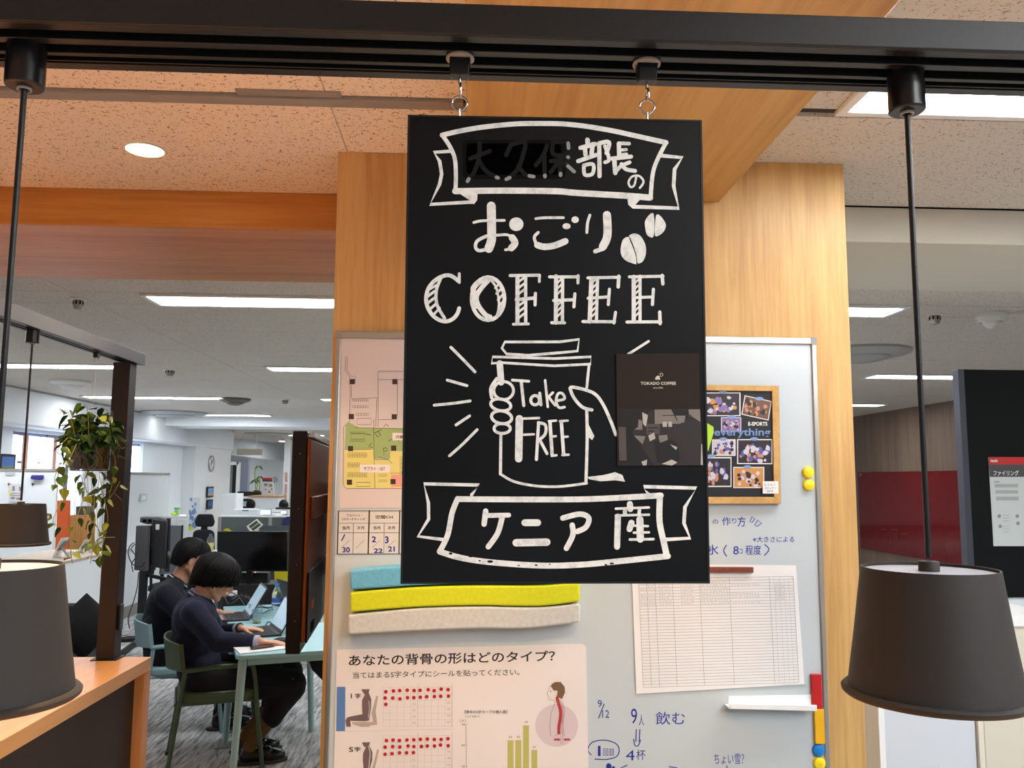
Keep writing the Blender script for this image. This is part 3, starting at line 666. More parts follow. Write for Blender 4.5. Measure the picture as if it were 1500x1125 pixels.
for p_, w_ in (([(612, 360), (725, 368)], 4), ([(672, 365), (690, 535)], 4.6), ([(800, 450), (808, 530)], 4.4), ([(837, 362), (855, 543)], 3.8), ([(852, 482), (890, 446)], 3.8), ([(858, 472), (905, 533)], 3.8), ([(915, 502), (970, 488), (955, 452), (925, 455), (912, 505), (932, 548), (970, 545)], 4),
               ([(660, 625), (655, 900)], 11), ([(690, 624), (795, 620)], 3.6), ([(690, 735), (760, 732)], 3.4), ([(792, 652), (777, 905)], 4.6), ([(790, 652), (838, 668), (838, 728), (797, 770)], 4.4), ([(800, 770), (850, 865)], 4.4), ([(870, 645), (885, 875)], 5), ([(862, 642), (912, 638)], 3.4), ([(875, 748), (910, 745)], 3.4), ([(882, 880), (915, 876)], 3.6), ([(948, 645), (964, 872)], 5), ([(938, 642), (992, 638)], 3.4), ([(960, 750), (992, 748)], 3.4), ([(955, 874), (998, 872)], 3.6)):
    S(mm, F_, s4, p_, w_, smooth=len(p_) > 2)
El(mm, F_, s4, 768, 498, 30, 32, 4.4)
H_, s5 = (600, 690), 3.409
for p_, w_ in (([(380, 200), (372, 265)], 8), ([(388, 222), (495, 220)], 7), ([(462, 232), (440, 310), (393, 378)], 8), ([(575, 258), (640, 258)], 10), ([(532, 358), (685, 355)], 11), ([(765, 235), (850, 215), (895, 235), (880, 280), (838, 302)], 8), ([(812, 270), (815, 320), (783, 386)], 8), ([(1100, 165), (1102, 190)], 9), ([(1030, 188), (1195, 182)], 3.6), ([(1030, 222), (1195, 218)], 3.6), ([(1075, 192), (1075, 215)], 6), ([(1148, 190), (1146, 215)], 5), ([(1040, 228), (1036, 378)], 9), ([(1108, 258), (1098, 290)], 9), ([(1150, 242), (1152, 340)], 10.5), ([(1095, 272), (1190, 275)], 3.4), ([(1120, 308), (1195, 306)], 3.6), ([(1100, 342), (1218, 340)], 3.8)):
    S(mm, H_, s5, p_, w_)
mm.build('marker_lettering', 'white_marker', sg, kind='stuff')
mm = M()
S(mm, H_, s5, [(240, 140), (600, 142), (900, 140), (1255, 122)], 8.4); S(mm, H_, s5, [(240, 138), (212, 210), (190, 320), (150, 402)], 8)
S(mm, H_, s5, [(150, 402), (250, 432), (400, 455), (650, 472), (850, 468), (1050, 450), (1290, 425)], 8.6); S(mm, H_, s5, [(1250, 122), (1248, 250), (1268, 350), (1285, 425)], 9)
S(mm, H_, s5, [(310, 118), (348, 70), (72, 64), (94, 160), (95, 240), (42, 326), (165, 342)], 5, smooth=False)
S(mm, H_, s5, [(1195, 118), (1168, 78), (1432, 85), (1375, 180), (1370, 260), (1400, 335), (1280, 342)], 5.4, smooth=False)
mm.build('ribbon_drawing', 'white_marker', sg)
mm = M()     # missing specks in the lower ribbon
for x, y, rx, ry in ((205, 412, 10, 6), (305, 427, 12, 4), (350, 448, 6, 4), (402, 452, 16, 7), (545, 472, 7, 3), (632, 470, 9, 4), (700, 466, 5, 3), (1010, 462, 12, 5), (980, 468, 8, 4)):
    Sg.n += 1; put_ell(mm, H_[0]+x/s5, H_[1]+y/s5, rx/s5, ry/s5, onS(LT+Sg.n*0.0000022), 8)
mm.build('worn_specks', 'board_black', sg)
# ---- card stuck on the board
cd = thing('coffee_card', 'dark brown printed card of a coffee shop stuck on the black board', 'card', tuple(PP(965, 682, SC, sn)))
mp0 = onS(0.0012)
q4 = [(902.5, 518.5), (1024, 517), (1027.5, 682), (904.5, 682.5)]
M().prism([onS(0.0015)(*p) for p in q4], -sn*0.0012).build('card', mat('card_brown', (46, 36, 30), 0.6, spec=0.2), cd)
def cu_(x, y): return (902.5+(x-385)/4.72+ (y-180)*0.0028, 518.5+(y-180)/4.6875)
def onC(k): return lambda x, y: onS(0.0016+k*0.00004)(*cu_(x, y))
G1 = [mat('print_%d' % i, c, 0.5) for i, c in enumerate(((22, 19, 18), (44, 38, 36), (84, 74, 70), (130, 120, 112), (186, 178, 168)))]
def cpoly(k, lst, g, nm='photo_print'):
    mm = M(); 
    for p in lst: put_poly(mm, p, onC(k))
    mm.build(nm, G1[g], cd, kind='stuff')
cpoly(0, [[(392, 560), (963, 558), (975, 944), (398, 946)]], 1)
cpoly(1, [[(640, 562), (960, 560), (962, 660), (640, 660)], [(470, 600), (560, 640), (560, 700), (470, 700)]], 3)
cpoly(2, [[(392, 562), (440, 562), (480, 700), (540, 800), (640, 944), (400, 944)], [(500, 560), (640, 560), (540, 630)], [(440, 560), (540, 560), (530, 680), (480, 720)], [(760, 560), (880, 560), (885, 600), (860, 640), (800, 640)], [(640, 780), (820, 760), (810, 930), (660, 930)]], 0)
cpoly(3, [[(395, 680), (445, 682), (448, 910), (398, 912)], [(590, 660), (680, 660), (680, 730), (590, 730)]], 2)
cpoly(4, [[(890, 600), (965, 650), (972, 800), (955, 900), (820, 930), (800, 790), (740, 760), (770, 680), (840, 650)]], 1)
cpoly(5, [[(790, 600), (860, 600), (850, 650), (810, 655)], [(670, 740), (730, 735), (735, 770), (680, 790)], [(500, 740), (580, 745), (560, 800)]], 3)
cpoly(6, [[(700, 645), (730, 645), (730, 680), (700, 680)], [(740, 645), (765, 645), (765, 680), (740, 680)], [(560, 580), (600, 600), (585, 680), (565, 660)], [(550, 920), (590, 905), (585, 945), (560, 945)], [(965, 800), (972, 800), (975, 944), (960, 940)], [(690, 935), (760, 905), (800, 925), (760, 946)], [(600, 740), (640, 720), (650, 760), (610, 780)], [(750, 800), (800, 820), (790, 840)]], 4)
cpoly(7, [[(640, 560), (646, 560), (646, 660), (640, 660)], [(700, 600), (900, 598), (900, 603), (700, 605)], [(600, 682), (670, 682), (670, 692), (600, 692)], [(600, 705), (640, 705), (640, 715), (600, 715)]], 1)
mm = M(); put_poly(mm, [(652, 356), (656, 340), (670, 328), (682, 332), (688, 356)], onC(2)); put_text(mm, 'TOKADO COFFEE', (552, 371, 796, 392), onC(2), 0.03); put_text(mm, 'since 2006', (638, 407, 706, 417), onC(2), 0.02)
for p_ in ([(685, 335), (690, 322), (682, 314)], [(694, 335), (708, 325), (700, 314)], [(690, 310), (706, 314)]): put_line(mm, [(x, y) for x, y in p_], 3, onC(2))
mm.build('logo_lettering', mat('card_gold', (214, 204, 184), 0.5), cd)
# ================================================================== whiteboard on the column
YW = COLY-0.022
wb_x0, wb_x1, wb_zt = -0.404, 1.052, 1.985
m = mat('whiteboard', (196, 205, 208), 0.16, spec=0.4); mat('paper', (236, 234, 232), 0.55); mat('ink_blue', (34, 44, 150), 0.5); mat('ink_black', (34, 30, 32), 0.5)
wb = thing('whiteboard', 'large framed whiteboard on the light wood column behind the blackboard', 'whiteboard', ((wb_x0+wb_x1)/2, COLY, 0.40))
M().box(wb_x0+0.012, wb_x1-0.012, YW, COLY-0.001, 0.42, wb_zt-0.012).build('board', 'whiteboard', wb)
f = M()
f.box(wb_x0, wb_x1, YW-0.006, COLY-0.001, wb_zt-0.021, wb_zt); f.box(wb_x0, wb_x1, YW-0.006, COLY-0.001, 0.40, 0.42)
f.box(wb_x0, wb_x0+0.014, YW-0.006, COLY-0.001, 0.42, wb_zt-0.02); f.box(wb_x1-0.016, wb_x1, YW-0.006, COLY-0.001, 0.42, wb_zt-0.02)
f.build('frame', mat('board_frame', (178, 176, 168), 0.28, 0.75), wb, bevel=0.003)
for x_ in (wb_x0, wb_x1-0.016): M().box(x_-0.001, x_+0.017, YW-0.0075, YW-0.005, wb_zt-0.022, wb_zt+0.001).build('corner_cap', 'grey_trim', wb)
W0 = on_y(YW, 0.0005)
ink = M()
def cr(ox, oy, s): return lambda x, y: (ox+x/s, oy+y/s)
def T(mm, s, k, box, mp, bold=0.0):
    a, b = k(box[0], box[1]), k(box[2], box[3]); put_text(mm, s, (a[0], a[1], b[0], b[1]), mp, bold)
def Ls(mm, k, pts, wd, mp, smooth=True, closed=False): put_line(mm, [k(*p) for p in pts], wd, mp, smooth, closed)
k4 = cr(1020, 740, 7.5)
for s_, bx in (('の', (176, 158, 240, 206)), ('作', (282, 130, 380, 222)), ('り', (396, 142, 440, 202)), ('方', (450, 124, 542, 236)), ('※大きさによる', (620, 342, 1075, 408)), ('氷', (110, 435, 245, 545)), ('8', (405, 450, 465, 542)), ('コ', (472, 482, 508, 532)), ('程度', (538, 440, 712, 546))):
    T(ink, s_, k4, bx, W0, 0.005)
for p_ in ([(330, 440), (300, 500), (332, 560)], [(752, 432), (798, 485), (748, 552)]): Ls(ink, k4, p_, 1.5, W0)
for p_ in ([(588, 180), (612, 124), (640, 150), (612, 192)], [(640, 222), (672, 165), (716, 200), (664, 234)]): Ls(ink, k4, p_, 1.3, W0, False, True)
k3 = cr(860, 1000, 4.167)
for s_, bx in (('9', (64, 106, 90, 150)), ('12', (92, 168, 135, 214)), ('9', (268, 158, 305, 250)), ('人', (315, 195, 348, 262)), ('飲む', (418, 178, 598, 256)), ('1', (66, 385, 82, 448)), ('回目', (98, 402, 162, 446)), ('4', (236, 412, 290, 474)), ('杯', (300, 408, 356, 472)), ('ちょい雪？', (775, 434, 958, 498))):
    T(ink, s_, k3, bx, W0, 0.0)
for p_ in ([(104, 130), (70, 216)], [(300, 286), (298, 358)], [(322, 286), (318, 358)], [(284, 345), (292, 382), (312, 384), (326, 350)], [(25, 440), (5, 410), (30, 365), (100, 350), (170, 368), (196, 405), (180, 450), (120, 468), (48, 466)], [(205, 521), (245, 503)], [(500, 512), (550, 520)], [(852, 508), (856, 525)]):
    Ls(ink, k3, p_, 1.4, W0)
put_ell(ink, *k3(132, 510), 4, 4.5, W0); put_ell(ink, *k3(160, 518), 2.4, 2, W0)
ink.build('marker_writing', 'ink_blue', wb, kind='stuff')

# ---- floor plan
fp = thing('floor_plan', 'printed office floor plan at the left of the whiteboard, green and yellow areas', 'floor plan', tuple(PY(545, 745, YW)))
M().prism([PY(x, y, YW)+Vector((0, -0.0012, 0)) for x, y in ((500, 497), (700, 500), (700, 744), (498, 744))], (0, 0.001, 0)).build('sheet', mat('plan_paper', (214, 206, 206), 0.5), fp)
k6 = cr(490, 480, 3.309)
def lay(i, lift=0.0014): return on_y(YW, lift+i*0.00012)
mm = M(); put_poly(mm, [k6(*p) for p in ((55, 470), (70, 458), (120, 485), (335, 488), (335, 598), (270, 598), (270, 636), (190, 636), (188, 588), (50, 588))], lay(0)); mm.build('green_area', mat('plan_green', (158, 184, 120), 0.6), fp)
mm = M(); put_poly(mm, [k6(*p) for p in ((50, 590), (188, 590), (190, 640), (270, 640), (270, 600), (335, 600), (335, 778), (60, 778), (45, 760))], lay(0)); mm.build('yellow_area', mat('plan_yellow', (224, 218, 136), 0.6), fp)
mm = M(); put_poly(mm, [k6(*p) for p in ((275, 712), (335, 712), (335, 772), (275, 772))], lay(1)); mm.build('pink_area', mat('plan_pink', (226, 164, 148), 0.6), fp)
mm = M()
for p_ in ([(54, 140), (52, 208), (76, 242), (76, 340)], [(62, 140), (60, 205), (82, 236), (100, 236), (100, 270)], [(212, 212), (335, 212)], [(212, 212), (212, 480)], [(212, 252), (335, 252)], [(305, 260), (305, 430)], [(215, 446), (280, 446)], [(82, 345), (210, 340)], [(82, 280), (82, 340)],
           [(75, 345), (75, 452), (45, 480), (42, 762), (58, 780), (335, 780)], [(100, 485), (335, 490)], [(190, 445), (192, 590), (196, 778)], [(205, 345), (200, 480)], [(50, 590), (180, 590)], [(215, 625), (262, 640), (280, 660)], [(240, 600), (240, 620)], [(272, 705), (335, 705)], [(196, 640), (262, 640)]):
    Ls(mm, k6, p_, 0.55, lay(2), False)
for (x0, y0, nx, ny, dx, dy) in ((88, 348, 8, 1, 10, 12), (88, 378, 6, 1, 13, 14), (104, 415, 5, 1, 13, 14), (64, 607, 8, 2, 12, 12), (64, 655, 5, 2, 12, 12), (64, 703, 8, 2, 12, 12), (76, 506, 6, 1, 12, 10), (76, 546, 6, 1, 12, 10), (214, 712, 3, 1, 14, 12), (214, 738, 3, 1, 14, 12), (318, 625, 1, 5, 12, 18)):
    for i in range(nx):
        for j in range(ny):
            a, b = k6(x0+i*dx, y0+j*dy), k6(x0+i*dx+dx-3, y0+j*dy+dy-3)
            put_line(mm, [(a[0], a[1]), (b[0], a[1]), (b[0], b[1]), (a[0], b[1])], 0.45, lay(2), False, True)
for bx in ((80, 514, 146, 540), (110, 440, 178, 470), (108, 750, 172, 770)):
    a, b = k6(*bx[:2]), k6(*bx[2:]); put_line(mm, [(a[0], a[1]), (b[0], a[1]), (b[0], b[1]), (a[0], b[1])], 0.6, lay(2), False, True)
for p_ in ([(192, 512), (228, 495)], [(238, 583), (255, 583), (255, 598), (238, 598), (238, 583)], [(262, 550), (285, 538), (312, 550)], [(150, 515), (175, 520)], [(212, 505), (225, 520), (210, 530), (200, 518)], [(180, 560), (165, 575), (185, 582)], [(240, 480), (250, 466), (262, 480)]): Ls(mm, k6, p_, 0.9, lay(2), False)
mm.build('plan_lines', mat('plan_ink', (60, 54, 56), 0.6), fp, kind='stuff')
mm = M()
for cx_, cy_ in ((86, 262), (293, 262), (82, 431), (290, 432), (78, 586), (287, 584), (73, 749), (284, 746)):
    a = k6(cx_-12.5, cy_-12.5); b = k6(cx_+12.5, cy_+12.5); put_rect(mm, a[0], a[1], b[0], b[1], lay(3))
mm.build('pillar_marks', mat('plan_brown', (62, 48, 40), 0.6), fp, kind='stuff')
mm = M()
for bx in ((122, 664, 271, 702), (281, 510, 335, 547)):
    a, b = k6(*bx[:2]), k6(*bx[2:]); put_rect(mm, a[0], a[1], b[0], b[1], lay(4))
mm.build('name_labels', 'paper', fp, kind='stuff')
mm = M(); T(mm, 'サプライ・GST', k6, (142, 674, 246, 693), lay(5), 0.02); T(mm, '内務', k6, (298, 521, 335, 538), lay(5), 0.02); mm.build('label_text', mat('label_red', (150, 52, 62), 0.6), fp)
# ---- schedule cards
sc_ = thing('schedule_card', 'small two column schedule card with blue handwritten dates below the floor plan', 'card', tuple(PY(542, 811, YW)))
ks = cr(490, 740, 13.636)
M().prism([PY(*ks(*p), YW)+Vector((0, -0.0015, 0)) for p in ((70, 110), (2400, 110), (2400, 975), (50, 980))], (0, 0.0013, 0)).build('card', mat('card_paper', (214, 214, 210), 0.5), sc_)
mm = M()
for p_, w_ in (([(80, 118), (2400, 112)], 0.9), ([(60, 975), (2400, 968)], 0.9), ([(82, 118), (58, 975)], 1.6), ([(697, 112), (674, 972)], 1.9), ([(1305, 112), (1288, 972)], 1.7), ([(90, 358), (1300, 356)], 0.5), ([(85, 550), (1300, 550)], 0.6), ([(380, 360), (368, 970)], 0.6), ([(993, 360), (985, 970)], 0.6), ([(300, 700), (125, 860)], 0.4), ([(600, 695), (425, 860)], 0.4), ([(915, 697), (750, 850)], 0.4), ([(1215, 697), (1045, 845)], 0.4)):
    Ls(mm, ks, p_, w_, on_y(YW, 0.0018), False)
for s_, bx in (('アカウント・', (245, 178, 560, 228)), ('CXマーケティング', (150, 252, 612, 304)), ('空間CH', (820, 200, 1165, 272)), ('当月', (158, 418, 300, 488)), ('次月', (450, 418, 592, 486)), ('当月', (780, 418, 915, 486)), ('次月', (1062, 418, 1205, 486))): T(mm, s_, ks, bx, on_y(YW, 0.0018), 0.015)
mm.build('printed_lines', 'ink_black', sc_, kind='stuff')
mm = M()
for s_, bx in (('30', (160, 835, 310, 945)), ('2', (745, 620, 832, 740)), ('3', (1008, 620, 1084, 762)), ('22', (785, 862, 965, 955)), ('21', (1075, 820, 1205, 925))): T(mm, s_, ks, bx, on_y(YW, 0.0020), 0.03)
Ls(mm, ks, [(205, 590), (145, 705)], 1.7, on_y(YW, 0.0020), False); mm.build('handwritten_dates', 'ink_blue', sc_, kind='stuff')
# ---- foam bars
def foam(top, bot, mt, label):
    YF = YW-0.055; pts = [(x, y, 0) for x, y in top]; pb_ = [(x, y, 0) for x, y in bot]
    T_ = catmull(pts, 8); B2 = catmull(pb_, 8)
    P_ = [PY(p.x, p.y, YF) for p in T_]+[PY(p.x, p.y, YF) for p in reversed(B2)]
    c = P_[0]; r = thing('foam_bar', label, 'foam bar', (c.x, YW, P_[-1].z), 0, 'foam bars stuck on the whiteboard')
    n_ = len(T_); vs = [PY(p.x, p.y, YF) for p in T_]+[PY(p.x, p.y, YF) for p in B2]; back = [Vector((v_.x, YW-0.0003, v_.z)) for v_ in vs]
    fs = []
    for i in range(n_-1): fs += [(i, i+n_, i+1+n_, i+1), (2*n_+i, 2*n_+i+1, 3*n_+i+1, 3*n_+i), (i, i+1, 2*n_+i+1, 2*n_+i), (n_+i, 3*n_+i, 3*n_+i+1, n_+i+1)]
    fs += [(0, 2*n_, 3*n_, n_), (n_-1, 2*n_-1, 4*n_-1, 3*n_-1)]
    mm = M().add(vs+back, fs); mm.build('bar', mt, r, bevel=0.006, segs=3)
noisy('foam_blue', (112, 188, 222), (98, 176, 212), 90, 0.85, 0.3, 700, dist=0.0005); noisy('foam_yellow', (214, 222, 36), (204, 214, 28), 90, 0.85, 0.3, 700, dist=0.0005); noisy('foam_white', (206, 208, 204), (192, 194, 190), 90, 0.9, 0.3, 700, dist=0.0005)
foam([(512, 836), (560, 831), (620, 828), (700, 826), (780, 826), (849, 822)], [(513, 864), (560, 861), (620, 857), (700, 855), (780, 855), (849, 850)], 'foam_blue', 'blue foam bar at the top of the stack, mostly behind the blackboard')
foam([(513, 868), (560, 864), (620, 860), (700, 858), (790, 858), (849, 853)], [(513, 897), (560, 893), (620, 889), (700, 887), (790, 888), (850, 881)], 'foam_yellow', 'lime yellow wavy foam bar between the blue and the white bar')
foam([(510, 901), (560, 896), (620, 891), (700, 889), (790, 890), (850, 884)], [(509, 930), (560, 927), (620, 924), (700, 921), (770, 921), (850, 912)], 'foam_white', 'off white wavy foam bar below the yellow bar')
# ---- poster about spines
po = thing('spine_poster', 'large poster about back shapes with red dot stickers, lower left of the whiteboard', 'poster', tuple(PY(675, 1170, YW)))
YP = YW-0.003
M().prism([PY(x, y, YP) for x, y in ((493, 952), (854, 943.5), (858.5, 948), (863, 1175), (488, 1175))], (0, 0.0025, 0)).build('sheet', mat('poster_paper', (232, 224, 220), 0.4), po)
def lp(i): return on_y(YP, 0.0004+i*0.00015)
ka = cr(485, 930, 5.77); kb = cr(665, 940, 6.08)
mm = M()
put_text(mm, 'あなたの背骨の形はどのタイプ？', [(511, 959.5), (813, 952.5), (813, 969), (511, 976)], lp(0), 0.015)
put_text(mm, '当てはまるS字タイプにシールを貼ってください。', [(517, 984.5), (761, 979.5), (761, 989), (517, 994)], lp(0), 0.004)
T(mm, 'I', ka, (167, 496, 176, 536), lp(0), 0.02); T(mm, '字', ka, (203, 494, 250, 538), lp(0), 0.02); T(mm, 'S', ka, (152, 948, 188, 990), lp(0), 0.02); T(mm, '字', ka, (198, 946, 248, 988), lp(0), 0.02)
T(mm, '【背中のS字カーブの個人差】', kb, (96, 610, 474, 640), lp(0), 0.01); T(mm, '（コクヨ調べ）', kb, (100, 656, 228, 674), lp(0)); T(mm, '（人）', kb, (52, 690, 106, 716), lp(0))
for s_, bx in (('40', (68, 728, 96, 744)), ('30', (68, 914, 96, 930)), ('20', (68, 1102, 96, 1118)), ('32', (488, 840, 518, 858)), ('32', (558, 838, 588, 856)), ('39', (628, 708, 658, 724)), ('27', (700, 930, 730, 948))): T(mm, s_, kb, bx, lp(0))
for p_ in ([(107, 732), (112, 1350)], [(107, 735), (117, 735)], [(108, 920), (118, 920)], [(109, 1110), (119, 1110)]): Ls(mm, kb, p_, 0.45, lp(0), False)
for p_ in ([(862, 390), (850, 410), (838, 440), (828, 468), (838, 474), (838, 500), (850, 515), (890, 520), (897, 550), (870, 620), (857, 700), (855, 760), (862, 838)], [(898, 838), (940, 815), (950, 820)], [(965, 535), (985, 620), (970, 720), (982, 835)], [(850, 492), (862, 496)]): Ls(mm, kb, p_, 0.4, lp(3), True)
put_ell(mm, *kb(861, 441), 0.8, 0.9, lp(3))
mm.build('poster_text', 'ink_black', po, kind='stuff')
mm = M()
for oy in (0, 411):
    for i in range(11): Ls(mm, ka, [(440+i*58.3, 412+oy+25), (440+i*58.3, 775+oy)], 0.25, lp(0), False)
    for i in range(7): Ls(mm, ka, [(436, 442+oy+i*55), (1025, 440+oy+i*55)], 0.25, lp(0), False)
    for xx in (733, 1022): Ls(mm, ka, [(xx, 412+oy), (xx-2, 775+oy)], 0.5, lp(0), False)
Ls(mm, ka, [(120, 815), (1035, 795)], 0.3, lp(0), False)
for s_, x, y in (('25', 700, 583), ('35', 700, 635), ('45', 700, 690), ('55', 700, 743), ('20', 992, 573), ('40', 992, 627), ('50', 994, 681), ('60', 992, 735), ('30', 995, 986), ('40', 995, 1041), ('50', 995, 1099), ('35', 698, 1055), ('45', 697, 1108)): T(mm, s_, ka, (x-14, y-10, x+16, y+10), lp(1))
mm.build('grid_print', mat('print_grey', (196, 178, 170), 0.5), po, kind='stuff')
mm = M(); put_poly(mm, [(493.5, 1006), (506, 1006), (505.5, 1071), (492.5, 1071)], lp(1)); mm.build('blue_tab', mat('tab_blue', (92, 128, 182), 0.5), po)
mm = M()
for pl in (((255, 460), (325, 458), (318, 490), (340, 540), (338, 620), (325, 700), (322, 722), (290, 729), (162, 726), (168, 776), (130, 776), (122, 720), (140, 695), (200, 682), (265, 670), (262, 600), (262, 550), (287, 505), (270, 485)), ((262, 908), (330, 906), (322, 935), (350, 990), (348, 1060), (328, 1130), (322, 1300), (282, 1300), (276, 1130), (268, 1060), (270, 1000), (294, 950), (272, 935))): put_poly(mm, [ka(*p) for p in pl], lp(2))
mm.build('body_figure', mat('fig_brown', (116, 94, 92), 0.5), po, kind='stuff')
mm = M()
for pl in (((382, 515), (398, 517), (377, 640), (390, 758), (340, 763), (318, 776), (250, 776), (180, 752), (180, 738), (355, 735), (342, 660)), ((390, 965), (405, 970), (382, 1080), (365, 1140), (345, 1135))): put_poly(mm, [ka(*p) for p in pl], lp(1))
mm.build('chair_figure', mat('fig_tan', (186, 166, 154), 0.5), po, kind='stuff')
mm = M(); Ls(mm, ka, [(318, 560), (325, 620), (315, 700)], 0.9, lp(3)); Ls(mm, ka, [(316, 940), (330, 1000), (325, 1060), (318, 1130)], 1.2, lp(3)); mm.build('spine_line', mat('fig_teal', (196, 206, 204), 0.5), po, kind='stuff')
mm = M()
dots = [(463, 480), (528, 473), (580, 470), (644, 467), (702, 470), (752, 468), (821, 463), (871, 471), (931, 458), (989, 462), (457, 533), (522, 533), (582, 540), (646, 530), (700, 530), (754, 526), (808, 522), (873, 520), (927, 518), (992, 517), (463, 586),
        (468, 892), (524, 888), (578, 892), (642, 887), (699, 886), (755, 882), (814, 880), (873, 883), (930, 883), (988, 877), (457, 948), (521, 943), (582, 946), (651, 938), (700, 943), (764, 942), (814, 938), (874, 938), (925, 930), (990, 936), (457, 1008), (515, 1003), (579, 996), (638, 996), (696, 994)]
for x, y in dots: put_ell(mm, *ka(x, y), 2.75, 2.75, lp(4), 14)
mm.build('red_stickers', mat('sticker_red', (192, 22, 26), 0.5), po, kind='stuff')
mm = M()
for x0, x1, y0 in ((477, 530, 877), (547, 600, 876), (616, 668, 745), (690, 742, 964)):
    a, b = kb(x0, y0), kb(x1, 1350); put_rect(mm, a[0], a[1], b[0], b[1], lp(0))
mm.build('chart_bars', mat('bar_green', (188, 184, 104), 0.5), po, kind='stuff')
mm = M(); a = kb(915, 745); put_ell(mm, a[0], a[1], 31.3, 31.3, lp(0), 40); mm.build('pale_circle', mat('lilac', (214, 198, 202), 0.5), po)
mm = M(); put_poly(mm, [kb(*p) for p in ((862, 395), (872, 375), (900, 358), (950, 358), (985, 400), (990, 450), (962, 510), (915, 487), (925, 440), (905, 430), (893, 440))], lp(4)); mm.build('head_figure', mat('hair_brown', (120, 92, 66), 0.5), po)
mm = M(); Ls(mm, kb, [(918, 500), (938, 570), (950, 620), (948, 680), (935, 750), (934, 812)], 4.6, lp(4)); Ls(mm, kb, [(945, 520), (965, 580), (972, 660), (960, 740), (966, 830)], 0.7, lp(4))
for sx_, dx in ((890, 1), (1034, -1)): put_poly(mm, [kb(*p) for p in ((sx_, 862), (sx_+dx*38, 862), (sx_+dx*38, 855), (sx_+dx*60, 870), (sx_+dx*38, 886), (sx_+dx*38, 879), (sx_, 879))], lp(4))
Ls(mm, kb, [(950, 830), (952, 908)], 0.4, lp(4), False); Ls(mm, kb, [(970, 830), (970, 908)], 0.4, lp(4), False)
mm.build('spine_figure', mat('spine_red', (176, 62, 66), 0.5), po, kind='stuff')
# ---- framed collage
cl = thing('photo_collage', 'cork framed black collage board with party photos right of the blackboard', 'picture', tuple(PY(1085, 738, YW)))
YC = YW-0.012
M().prism([PY(x, y, YC) for x, y in ((960, 563), (1141, 565), (1144, 738), (960, 738))], (0, 0.0118, 0)).build('board', mat('collage_black', (22, 22, 30), 0.5), cl)
fm_ = M()
for a_ in (((960, 563), (1141, 565), (1131, 573), (960, 571)), ((1141, 565), (1144, 738), (1134, 728), (1131, 573)), ((960, 728), (1134, 728), (1144, 738), (960, 738))): fm_.prism([PY(x, y, YC-0.006) for x, y in a_], (0, 0.006, 0))
fm_.build('frame', wood('pine', (214, 172, 104), (188, 142, 76), (1, 1, 1), 0.5, streak=40), cl, bevel=0.0012)
kc = cr(1020, 540, 7.5)
def lc(i): return on_y(YC, 0.0004+i*0.0003)
pics = [((60, 262), (485, 262), (485, 522), (60, 522)), ((530, 293), (828, 358), (792, 570), (495, 504)), ((272, 535), (492, 535), (492, 690), (272, 690)), ((172, 778), (430, 776), (430, 958), (172, 958)), ((447, 775), (835, 775), (835, 1050), (447, 1048)), ((60, 972), (385, 972), (385, 1300), (60, 1300)), ((405, 1080), (745, 1080), (745, 1312), (405, 1312))]
PAL = {n_: mat('snap_'+n_, c, 0.4) for n_, c in dict(dark=(40, 32, 40), skin=(196, 138, 112), purple=(132, 112, 176), white=(206, 200, 214), amber=(206, 146, 74), blue=(86, 92, 168), brown=(112, 78, 62)).items()}
plc = [('dark', 'amber', 'purple', 'white'), ('brown', 'amber', 'skin', 'dark'), ('purple', 'white', 'skin', 'dark'), ('white', 'skin', 'blue', 'dark'), ('dark', 'skin', 'blue', 'white'), ('dark', 'blue', 'skin', 'white'), ('amber', 'skin', 'white', 'dark')]
rr = random.Random(5)
for i, q_ in enumerate(pics):
    ph = M().prism([lc(1+i*0.1)(*kc(*p)) for p in q_], (0, 0.0002, 0)).build('photo_print', 'paper', cl)
    cx_ = sum(p[0] for p in q_)/4; cy_ = sum(p[1] for p in q_)/4
    def sh(u, v_): return ((q_[0][0]*(1-u)+q_[1][0]*u)*(1-v_)+(q_[3][0]*(1-u)+q_[2][0]*u)*v_, (q_[0][1]*(1-u)+q_[1][1]*u)*(1-v_)+(q_[3][1]*(1-u)+q_[2][1]*u)*v_)
    mm = M(); put_poly(mm, [kc(*sh(*p)) for p in ((.03, .04), (.97, .04), (.97, .96), (.03, .96))], lc(2+i*0.1)); mm.build('photo_ground', PAL[plc[i][0]], ph)
    for j, cn in enumerate(plc[i][1:]):
        mm = M()
        for q in range(9):
            u, v_ = rr.uniform(.1, .88), rr.uniform(.22, .88); r_ = rr.uniform(.035, .10)
            put_poly(mm, [kc(*sh(min(.97, max(.03, u+r_*math.cos(a)*rr.uniform(.6, 1.2))), min(.96, max(.04, v_+1.5*r_*math.sin(a)*rr.uniform(.6, 1.2))))) for a in [2*PI*t_/7 for t_ in range(7)]], lc(2.3+i*0.1+j*0.25+q*0.02))
        mm.build('photo_shapes', PAL[cn], ph, kind='stuff')
mm = M()
for x, y in ((290, 258), (690, 330), (385, 532), (295, 775), (635, 772), (160, 960), (560, 1080)): put_ell(mm, *kc(x, y), 6, 2.6, lc(4), 12)
mm.build('blue_tape', mat('tape_blue', (128, 160, 204), 0.4), cl, kind='stuff')
mm = M(); T(mm, 'everything', kc, (195, 655, 812, 762), lc(5), 0.02); mm.build('blue_lettering', mat('letter_blue', (116, 146, 196), 0.4), cl)
mm = M(); T(mm, 'E-SPORTS', kc, (568, 585, 778, 628), lc(5), 0.03); mm.build('white_lettering', 'letter_white', cl)
